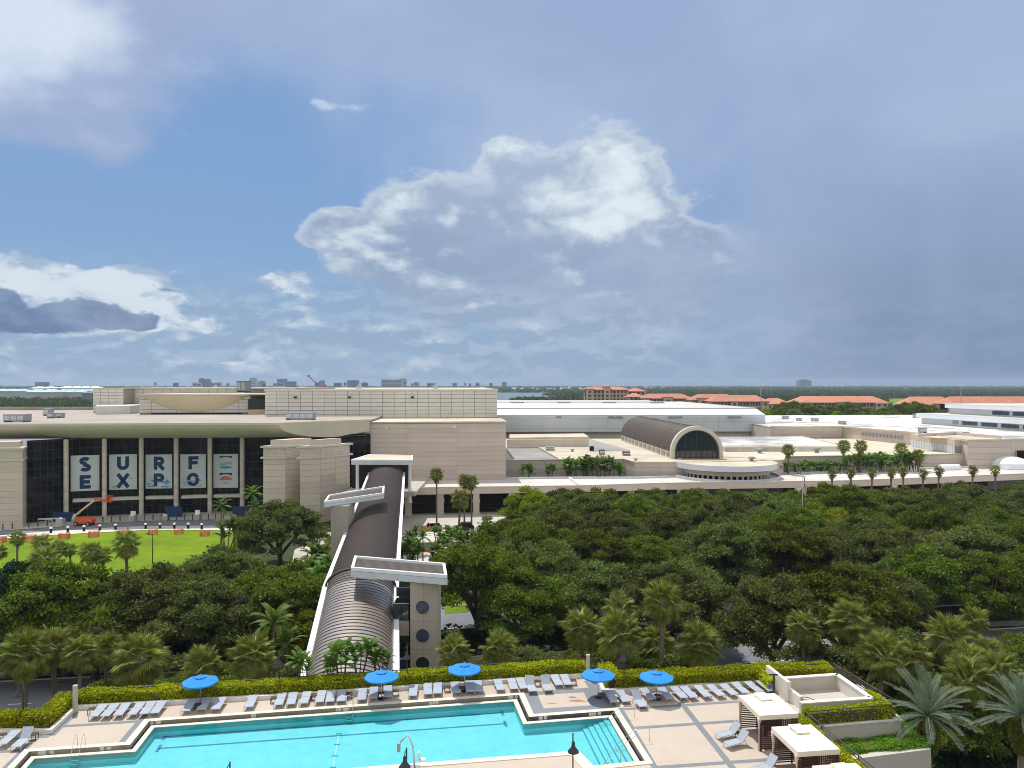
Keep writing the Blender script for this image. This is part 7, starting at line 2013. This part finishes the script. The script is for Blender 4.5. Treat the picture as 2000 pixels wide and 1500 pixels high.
def far_tower(px0, px1, pyt, Y, label, m='far_building', steps=(), nfl=7, nc=4, name='office_tower', cat='tower', dep=None):
    x0, x1 = xs(px0,Y), xs(px1,Y); z = CAMZ-(pyt-750)/1500*Y; t = thing(name, ((x0+x1)/2,Y,0), label, cat, 'city buildings on the horizon'); dep = dep or (x1-x0)*.7
    MB().box(x0,x1,Y,Y+dep,0,z).build('body', m, t)
    for f0, f1, dz_ in steps: MB().box(x0+(x1-x0)*f0, x0+(x1-x0)*f1, Y+dep*.2, Y+dep*.8, z, z+dz_).build('roof_block', m, t)
    h = z/nfl
    for j in range(nfl): MB().box(x0+(x1-x0)*.05, x1-(x1-x0)*.05, Y-.6, Y-.02, h*j+h*.35, h*j+h*.8).build('window_band', 'far_glass' if m != 'far_glass' else 'far_building', t)
    return t
far_tower(388,397.5,739.5,4200,'slim twin tower on the skyline, left one',steps=((.3,.7,4),))
far_tower(399.5,409.5,741,4200,'slim twin tower on the skyline, right one',steps=((.2,.8,4),))
far_tower(487,500,738.5,5200,'pale stepped tower on the skyline left of the blue block',steps=((.15,.55,6),),m='far_pale')
far_tower(505,516,743.5,5000,'small pale tower beside the stepped one',m='far_pale',steps=((.2,.9,3),))
far_tower(541,558,740,4200,'dark blue glass block on the skyline',m='far_glass',steps=())
far_tower(560,576,745,4100,'lower dark glass block right of the blue one',m='far_glass')
far_tower(623,633,743.5,5200,'small grey tower right of the crane',steps=((.3,.6,6),))
far_tower(678,699,743,4400,'wide grey block on the skyline right of the crane',steps=((.3,.8,3),),nfl=6)
far_tower(744,786,741.5,3600,'cream multi-storey hotel on the skyline',m='far_pale',steps=((.02,.2,4),),nfl=9,name='hotel',cat='hotel')
far_tower(780,793,740,3650,'cream tower wing with mast at the right of the skyline hotel',m='far_pale',steps=((.35,.55,8),),nfl=9,name='hotel',cat='hotel')
far_tower(68,88,746.5,4200,'low dark blue building on the far left skyline',m='far_glass',nfl=4)
far_tower(1561,1585,743.5,6500,'lone grey domed building on the right horizon',steps=((.1,.9,6),(.3,.7,11)),nfl=5,name='arena',cat='arena')
rs = random.Random(9)
for i in range(34):
    px = rs.uniform(300, 990); w = rs.uniform(3, 14); far_tower(px, px+w, rs.uniform(746.3,749), rs.uniform(3200,5600), 'tiny low pale building along the city horizon', m=rs.choice(['far_pale','far_building']), nfl=2, name='far_block', cat='building')
    list(COL.objects)[-1]
for i in range(46):
    Y = rs.uniform(3200,5200); px = rs.uniform(1000,1300); c = (xs(px,Y),Y); w = rs.uniform(8,22)
    m = MB().box(c[0]-w/2,c[0]+w/2,c[1],c[1]+10,0,rs.uniform(11,16)); m.raw([(c[0]-w/2,c[1]-1,13),(c[0]+w/2,c[1]-1,13),(c[0],c[1]+5,17)],[(0,1,2)])
    tag(m.build('far_house', 'far_pale'), 'tiny white house among the woods beyond the lake', 'house', 'tiny white houses beyond the lake')
# crane
P = lambda px, py, Y=2600: WY(px, py, Y)
t = thing('crane', P(622,752), 'red lattice crane boom rising over the hall roofs', 'crane')
a = P(603,735); b = P(621,752)
m = MB()
for o in ((-2,0),(2,0),(0,3)):
    m.tube([a+Vector((o[0]*.5,0,o[1]*.5)), b+Vector((o[0]*1.6,0,o[1]*1.6))], .55, 4)
for k in range(12):
    p = a.lerp(b, k/12); q = a.lerp(b, (k+1)/12); m.tube([p+Vector((-1.5,0,0)), q+Vector((1.5,0,2))], .4, 4); m.tube([p+Vector((1.5,0,2)), q+Vector((-1.5,0,0))], .4, 4)
m.build('boom', 'crane_red', t); MB().tube([a, P(600,744)], .4, 4).build('hook_line', 'far_building', t); MB().box(a.x-4,a.x+3,a.y-2,a.y+2,a.z-1,a.z+5).build('boom_head', 'crane_red', t)
q = P(630,753); MB().box(q.x-12,q.x+12,q.y,q.y+10,0,CAMZ-2).build('cab', 'crane_red', t)
# blue-roofed halls at the far left
for i, (p0, p1, py0, py1, Y, mt, L) in enumerate(((-60,40,759.5,764,1500,'teal_roof','leftmost blue-green roofed hall behind the wood'),(48,100,760,766,1450,'teal_roof','blue-green roofed hall, second from the left'),(57,97,755,758.5,1700,'trim_white','white roofed hall above the second blue one'),(108,182,759.5,766,1500,'teal_roof','blue-green roofed hall nearest the panelled block'),(112,185,754.5,758,1750,'trim_white','long white scalloped roof at the far left'),(160,180,763,768,1300,'far_building','low dark building before the blue roofs'))):
    x0, x1 = xs(p0,Y), xs(p1,Y); zt = CAMZ-(py0-750)/1500*Y; zb = CAMZ-(py1-750)/1500*Y
    t = thing('blue_roofed_hall' if mt == 'teal_roof' else 'far_hall', ((x0+x1)/2,Y,0), L, 'hall', 'low halls at the far left')
    MB().box(x0,x1,Y+1,Y+40,0,zb+.5).build('wall', 'far_pale' if mt != 'far_building' else 'far_building', t)
    m = MB(); nb = max(2, int((x1-x0)/18))
    for k in range(nb):
        xa = x0+(x1-x0)*k/nb; xb = x0+(x1-x0)*(k+1)/nb; xm = (xa+xb)/2
        m.raw([(xa,Y-1,zb),(xb,Y-1,zb),(xm,Y+12,zt),(xa,Y+44,zb),(xb,Y+44,zb),(xm,Y+32,zt)], [(0,1,2),(1,4,5,2),(4,3,5),(3,0,2,5)])
    m.build('roof', mt, t)
# floodlight masts
for px, pyt, Y, L in ((1486,750,560,'tall floodlight mast above the white hall corner'),(1877,752,520,'tall floodlight mast above the right apartments'),(1261.5,754.5,600,'thin floodlight mast by the tall apartment block')):
    p = WY(px, pyt, Y); t = thing('floodlight_mast', (p.x,p.y,0), L, 'light mast', 'floodlight masts'); MB().tube([(p.x,Y,0),(p.x,Y,p.z)], [.35,.2], 6).build('mast', 'ac_grey', t)
    for dx in (-1.6,0,1.6): MB().box(p.x+dx-.55,p.x+dx+.55,Y-.4,Y+.4,p.z-.4,p.z+.3).build('lamp_head', 'trim_white', t)

# ================================================================ STREET FURNITURE, VEHICLES
def along(poly, n, t0=0.0, t1=1.0):
    P = [Vector((p.x,p.y,0)) for p in poly]; L = [0]
    for a, b in zip(P[:-1], P[1:]): L.append(L[-1]+(b-a).length)
    out = []
    for k in range(n):
        s = L[-1]*(t0+(t1-t0)*k/(n-1)); i = max(j for j in range(len(L)) if L[j] <= s+1e-6); i = min(i, len(P)-2)
        out.append(P[i].lerp(P[i+1], (s-L[i])/(L[i+1]-L[i])))
    return out
bm_ = None
bpx = [(5.6,1034.5),(24,1032.5),(56,1030),(74,1028),(92,1026.5),(111,1025.5),(128,1024),(201,1020),(218,1019),(234.5,1018),(251,1017),(266,1016.5),(282.5,1016.5),(299,1016),(315,1015.5),(330,1015.5),(344.5,1015),(360.5,1015),(376,1015),(392.5,1014.5),(407,1014.5),(421,1014.5),(436,1015),(450,1015)]
for i, (px, py) in enumerate(bpx):
    p = W(px, py, .12); m = None
    if bm_ is None:
        m = MB(); m.lathe([(.13,0),(.14,.05),(.12,.08),(.12,1.12),(.09,1.2),(0,1.22)], 10); bm_ = m.build('bollard', 'lamp_black', local=True); o = bm_
    else: o = bm_.copy(); COL.objects.link(o)
    o.location = p; o.scale = (1.15,1.15,1.2); tag(o, 'black bollard, %s from the left before the lobby glass' % ORD(i), 'bollard', 'black bollards along the drive')
lb_ = None
for i, (px, py) in enumerate(((99.5,1040.5),(132.5,1039),(164,1037),(195,1035.5),(225.5,1034),(284.5,1032.5),(312.5,1032),(340.5,1032),(367.5,1032),(394,1033))):
    p = W(px, py, .13)
    if lb_ is None:
        lb_ = thing('path_light', (0,0,0), None, 'path light', 'short white-capped path lights on the curved walk')
        m = MB(); m.lathe([(.28,0),(.28,.9),(.26,.95)], 12); m.build('post', 'tyre', lb_, local=True); m = MB(); m.lathe([(.34,.95),(.36,1.05),(.3,1.25),(.15,1.34),(0,1.36)], 12); m.build('cap', 'trim_white', lb_, local=True); o = lb_
    else: o = copy_tree(lb_)
    place(o, p, 0, 1.0, 'short path light with white cap, %s from the left' % ORD(i))
# orange mesh barriers on the lawn
fb_ = None
for i, (px, py, s) in enumerate(((0,1059,1),(58,1057,1.1),(125,1052,1),(183,1048,1),(241,1045,1),(299,1043.5,.95),(349.5,1043,.9),(400,1046,.9))):
    p = W(px, py, .05)
    if fb_ is None:
        fb_ = thing('mesh_barrier', (0,0,0), None, 'barrier', 'orange mesh barriers round the lawn lights')
        for (a, b) in (((-1,-.8),(1,-.8)),((1,-.8),(1,.8)),((1,.8),(-1,.8)),((-1,.8),(-1,-.8))):
            m = MB()
            for z in np.linspace(.15,1.15,6): m.seg((a[0],a[1],z),(b[0],b[1],z),.02,.07)
            for k in range(9): c = Vector((*a,0)).lerp(Vector((*b,0)), k/8); m.box(c.x-.03,c.x+.03,c.y-.03,c.y+.03,0,1.2)
            m.build('mesh_side', 'safety_orange', fb_, local=True)
        MB().box(-.5,.5,-.4,.4,0,.18).build('lamp_plinth', 'concrete_walk', fb_, local=True); o = fb_
    else: o = copy_tree(fb_)
    place(o, p, .1*i, s, 'orange mesh barrier on the lawn, %s from the left' % ORD(i))
# boom lift
p = W(165, 1026, .03); BL_ = thing('boom_lift', p, 'orange boom lift with a cream arm raised to the glass', 'boom lift'); Yb = p.y; L = dict(parent=BL_, local=True)
MB().prism([(-2.1,-1.0),(2.1,-1.0),(2.1,1.0),(-2.1,1.0)], .55, .95).build('chassis', 'orange_paint', **L)
m = MB(); m.raw([(-1.7,-1.1,.95),(2.3,-1.1,.95),(2.3,1.1,.95),(-1.7,1.1,.95),(-1.4,-1.0,1.9),(.9,-1.0,2.15),(.9,1.0,2.15),(-1.4,1.0,1.9),(2.35,-.9,1.45),(2.35,.9,1.45)], [(0,1,8,5,4),(3,7,6,9,2),(4,5,6,7),(5,8,9,6),(8,1,2,9),(0,4,7,3)]); m.build('turret_hood', 'orange_paint', **L)
for sx in (-1.5,1.5):
    for sy in (-1.1,1.1):
        w = MB(); prof = [(.0,-.2),(.42,-.2),(.5,-.12),(.5,.12),(.42,.2),(0,.2)]; n = 16
        vs = [(sx+r*math.cos(2*math.pi*k/n), sy+h, .5+r*math.sin(2*math.pi*k/n)) for r, h in prof for k in range(n)]
        w.raw(vs, [(i*n+k, i*n+(k+1)%n, (i+1)*n+(k+1)%n, (i+1)*n+k) for i in range(5) for k in range(n)]); wo = w.build('wheel', 'tyre', **L)
        w = MB(); s_ = -1 if sy < 0 else 1; w.raw([(sx+.24*math.cos(2*math.pi*k/n), sy+s_*.215, .5+.24*math.sin(2*math.pi*k/n)) for k in range(n)], [tuple(range(n))]); w.build('rim', 'rim_white', wo, local=True)
def LP(px, py): q = WY(px, py, Yb); return Vector((q.x-p.x, 0, q.z-p.z))
MB().seg(LP(144.5,1018), LP(145.5,1007), .5, .7).build('mast_link', 'boom_cream', **L); m = MB(); m.tube([LP(143.5,1021), LP(144.5,1010), LP(147.5,1004.5)], [.5,.45,.35], 6); m.build('riser', 'boom_cream', **L)
m = MB(); m.seg(LP(146,1007), LP(186,976), .35, .5); m.build('lower_boom', 'boom_cream', **L); m = MB(); m.tube([LP(147,1008.5), LP(158,1000)], .1, 6); m.build('lift_cylinder', 'umbrella_pole', **L)
m = MB(); m.seg(LP(184,973.5), LP(205,978), .35, .45); m.build('upper_boom', 'orange_paint', **L)
q0 = LP(207,980.5); q1 = LP(219,967.5); m = MB(); m.box(q0.x,q1.x,-.5,.5,q0.z,q0.z+.12)
for z in np.linspace(q0.z, q1.z, 5)[1:]:
    for y in (-.5,.5): m.box(q0.x,q1.x,y-.03,y+.03,z-.04,z+.02)
    for x in (q0.x,q1.x): m.box(x-.03,x+.03,-.5,.5,z-.04,z+.02)
for x in np.linspace(q0.x,q1.x,5):
    for y in (-.5,.5): m.box(x-.03,x+.03,y-.03,y+.03,q0.z,q1.z)
m.build('basket', 'orange_paint', **L)
cn = None
for px, py, L_ in ((143,1031,'pink-red traffic cone left of the boom lift'),(188.5,1027,'pink-red traffic cone right of the boom lift')):
    c = W(px, py, .03); t = thing('traffic_cone', c, L_, 'traffic cone', 'cones beside the boom lift'); m = MB(); m.box(-.3,.3,-.3,.3,0,.06); m.build('base', 'cone_pink', t, local=True); m = MB(); m.lathe([(.22,.06),(.05,.95),(0,.97)], 10); m.build('body', 'cone_pink', t, local=True)
# planters / bins, signs, kiosks on the forecourt
for px, py, h, w, mt, L in ((118.5,1026,2.0,1.6,'concrete_walk','pale round-topped pedestal left of the boom lift'),(258.5,1017.5,1.8,1.4,'concrete_walk','pale pedestal beneath the white sign'),(322.5,1016,1.6,1.3,'concrete_walk','pale pedestal at the middle of the forecourt'),(385,1015.5,1.8,1.4,'concrete_walk','pale pedestal near the right sign')):
    c = W(px, py, .12); t = thing('pedestal', c, L, 'pedestal', 'pale pedestals on the forecourt'); m = MB(); m.box(-w/2,w/2,-w/2,w/2,0,h*.8); m.build('body', mt, t, local=True); m = MB(); m.lathe([(w*.35,h*.8),(w*.3,h*.92),(0,h)], 12); m.build('cap', 'trim_white', t, local=True)
for px, py, w, h, L in ((123,1016,5.2,2.4,'dark blue hoarding panel at the foot of the left column'),(339,1007,4.2,2.8,'dark blue kiosk panel at the third column'),(469,1007,3.6,2.8,'dark blue kiosk panel at the last column')):
    c = W(px, py+3, .12); t = thing('info_panel', c, L, 'panel', 'dark blue panels before the lobby glass'); MB().box(-w/2,w/2,-.2,.2,.2,h).build('board', 'navy', t, local=True)
    for s in (-1,1): MB().box(s*w/2-.08,s*w/2+.08,-.3,.3,0,h+.1).build('post', 'mullion', t, local=True)
for px, pyt, pyb, w, L in ((260.5,998,1016,2.2,'white sign on a post above the second column gap'),(386,996,1015,2.0,'white sign on a post at the right bays'),(249.5,1025,1038,.8,'small grey ticket post on the curved walk')):
    c = W(px, pyb, .12); h = (pyb-pyt)/1500*c.y; t = thing('sign_post', c, L, 'sign', 'signs on posts on the forecourt'); MB().box(-.06,.06,-.06,.06,0,h).build('post', 'ac_grey', t, local=True); MB().box(-w/2*.6,w/2*.6,-.1,-.06,h-1.5 if w > 1 else h*.3,h).build('board', 'trim_white' if w > 1 else 'ac_grey', t, local=True)
for px, py, w, L in ((88,1021,3.6,'low white barrier rail, left of the two before the left bay'),(101.5,1020,3.2,'low white barrier rail, right of the two before the left bay')):
    c = W(px, py, .12); t = thing('barrier_rail', c, L, 'barrier', 'low white barriers'); MB().box(-w/2,w/2,-.06,.06,.8,1.1).build('rail', 'trim_white', t, local=True)
    for s in (-1,1): MB().box(s*w/2-.05,s*w/2+.05,-.05,.05,0,.8).build('post', 'trim_white', t, local=True)
# lamp post on lawn and by the drive
for px, pyt, pyb, Y, L in ((298,1042,1068,150,'thin lamp post on the lawn edge, above the oaks'),(943,1021,1085,160,'dark lamp post by the drop-off lanes'),(1738,1125,1190,112,'grey lamp post among the oaks at right')):
    p0 = WY(px, pyt, Y); t = thing('lamp_post', (p0.x,p0.y,0), L, 'lamp post'); MB().tube([(0,0,0),(0,0,p0.z)], [.1,.07], 7).build('pole', 'lamp_black', t, local=True); MB().tube([(0,0,p0.z-.2),(-.9,0,p0.z)], .05, 5).build('arm', 'lamp_black', t, local=True); MB().box(-1.2,-.7,-.2,.2,p0.z-.12,p0.z+.05).build('lamp_head', 'lamp_black', t, local=True)
# cars
def car(kind, paint, L_=4.7, Wd=1.85, H=1.5, two=None):
    t = thing({'suv':'parked_suv','van':'passenger_van','sedan':'parked_car'}[kind], (0,0,0), None, 'car'); K = dict(parent=t, local=True)
    h = L_/2; hb = .55*H if kind == 'sedan' else .56*H
    if kind == 'sedan': roof = [(-.30*L_,hb),(-.17*L_,H),(.16*L_,H),(.33*L_,hb)]
    else: roof = [(-.22*L_,hb),(-.10*L_,H*.97),(.38*L_,H),(.46*L_,hb)]
    prof = [(-h,.30),(-h,.42*H),(-h*.92,.48*H),roof[0],(roof[3][0],hb),(h*.96,hb*.98),(h,.45*H),(h,.30)]
    def loft(pr, w0, w1, m, name, mat_):
        mb = MB(); n = len(pr); zm = min(z for x,z in pr); zM = max(z for x,z in pr)
        ww = [w0+(w1-w0)*((z-zm)/(zM-zm+1e-6)) for x,z in pr]
        mb.raw([(x,-w,z) for (x,z),w in zip(pr,ww)]+[(x,w,z) for (x,z),w in zip(pr,ww)], [(i,(i+1)%n,n+(i+1)%n,n+i) for i in range(n)]+[tuple(range(n-1,-1,-1)),tuple(range(n,2*n))]); return mb.build(name, mat_, **K)
    loft(prof, Wd/2, Wd/2*.96, 0, 'body', paint)
    loft([roof[0],(roof[1][0],H-.1),(roof[2][0],H-.1),roof[3]], Wd/2*.93, Wd/2*.80, 0, 'windows', 'dark_glass')
    loft([(roof[1][0]-.02,H-.1),(roof[1][0]+.12,H),(roof[2][0]-.12,H+.01),(roof[2][0]+.02,H-.1)], Wd/2*.82, Wd/2*.74, 0, 'roof', two or paint)
    for x in (-.16*L_*0+roof[1][0]+.05, (roof[1][0]+roof[2][0])/2, roof[2][0]-.05):
        for s in (-1,1): MB().raw([(x-.05,s*Wd/2*.94,hb),(x+.05,s*Wd/2*.94,hb),(x+.05,s*Wd/2*.82,H-.1),(x-.05,s*Wd/2*.82,H-.1)], [(0,1,2,3)]).build('pillar', paint, **K)
    for sx in (-.31*L_,.30*L_):
        for s in (-1,1):
            n = 18; r = .34; w = MB(); prof2 = [(0,-.11),(r,-.11),(r,.11),(0,.11)]
            w.raw([(sx+q*math.cos(2*math.pi*k/n), s*(Wd/2-.1)+hh, r+q*math.sin(2*math.pi*k/n)) for q, hh in prof2 for k in range(n)], [(i*n+k, i*n+(k+1)%n, (i+1)*n+(k+1)%n, (i+1)*n+k) for i in range(3) for k in range(n)]); wo = w.build('wheel', 'tyre', **K)
            w = MB(); w.raw([(sx+.2*math.cos(2*math.pi*k/n), s*(Wd/2+.02), r+.2*math.sin(2*math.pi*k/n)) for k in range(n)], [tuple(range(n))]); w.build('rim', 'rim_white', wo, local=True)
    for s in (-1,1):
        MB().box(-h-.015,-h+.06,s*Wd*.36-.15,s*Wd*.36+.15,.36*H,.44*H).build('headlight', 'trim_white', **K)
        MB().box(h-.06,h+.015,s*Wd*.38-.1,s*Wd*.38+.1,.38*H,.46*H).build('tail_light', 'flag_red', **K)
    return t
place(car('van','car_orange',5.0,1.95,1.95,'car_white'), W(842,1036,.05), R(12), 1.0, 'orange and white taxi van on the drop-off drive')
place(car('suv','car_black',4.8,1.95,1.75), W(905,1035,.05), R(8), 1.05, 'black car on the drop-off drive among palms')
wc = place(car('sedan','car_white'), W(867,1085,.05), R(4), 1.05, 'white car on the nearer drop-off lane behind palms')
dk_ = place(car('sedan','car_blue'), W(893,1170,.03), R(12), 1.1, 'dark blue car on the boulevard beside the near bridge tower')
for px, py, src, L, rz in ((862,1096,dk_,'dark car half hidden by palms on the nearer lane',2),(300,1226,wc,'white car under the oaks left of the bridge',8),(345,1212,wc,'second white car under the oaks left of the bridge',8),(260,1234,dk_,'dark car under the oaks left of the bridge',8),(1735,1038,wc,'white car glimpsed through the oaks before the canopy',8),(1330,1262,wc,'white car glimpsed behind the round sabal palm',8),(1660,1285,dk_,'dark car behind the thick oak trunk by the road',8),(1505,1148,wc,'white car deep under the oaks at centre right',8),(1760,1045,wc,'second white car glimpsed before the canopy',8)):
    c = copy_tree(src); place(c, W(px,py,.04), R(rz), 1.05, L)
# flag
FY = 158.0; p = WY(1567, 927, FY); t = thing('flag_pole', (p.x,p.y,0), 'flagpole standing among the oaks before the canopy', 'flagpole')
MB().tube([(0,0,0),(0,0,p.z)], [.09,.05], 8).build('pole', 'umbrella_pole', t, local=True); MB().lathe([(0,p.z+.3),(.16,p.z+.15),(0,p.z)], 8).build('finial', 'boom_cream', t, local=True)
FT = thing('flag', (p.x+.1,p.y,p.z-.2), 'red, white and blue striped flag hanging limp from the pole', 'flag')
Hh = 4.9; NX, NZ = 13, 22      # stripes hang almost vertically, cloth droops in folds
def fpt(u, v):    # u 0..1 along the hoist (down the pole), v 0..1 along the fly
    z = -u*2.6-v*2.6-.3*math.sin(v*3); x = .12+v*.75*(1-.25*u)+.14*math.sin(v*9+u*2); y = -.18*math.sin(v*11+u*3)
    return (x, y, z)
for k in range(13):
    m = MB(); vs = []
    v0 = 0.0
    for j in range(NZ+1): vs += [fpt(k/13, j/NZ), fpt((k+1)/13, j/NZ)]
    fs = [(2*j, 2*j+1, 2*j+3, 2*j+2) for j in range(NZ) if not (k < 7 and j < 9)]
    m.raw(vs, fs); m.build('stripe', 'flag_red' if k % 2 == 0 else 'flag_white', FT, local=True)
m = MB(); vs = [fpt(i/13, j/NZ) for i in range(8) for j in range(10)]; m.raw(vs, [(i*10+j, i*10+j+1, (i+1)*10+j+1, (i+1)*10+j) for i in range(7) for j in range(9)]); m.build('canton', 'flag_blue', FT, local=True)
m = MB()
for i in range(9):
    for j in range(6 if i % 2 == 0 else 5):
        u = (i+.7)/9*7/13; v = (j+(.7 if i % 2 == 0 else 1.2))/6.4*9/NZ; c = fpt(u, v); s = .055
        m.raw([(c[0]+s*(1 if q % 2 == 0 else .42)*math.cos(math.pi/2+q*math.pi/5), c[1]-.03, c[2]+s*(1 if q % 2 == 0 else .42)*math.sin(math.pi/2+q*math.pi/5)) for q in range(10)], [tuple(range(10))])
o = m.build('stars', 'flag_white', FT, local=True); tag(o, kind='stuff')
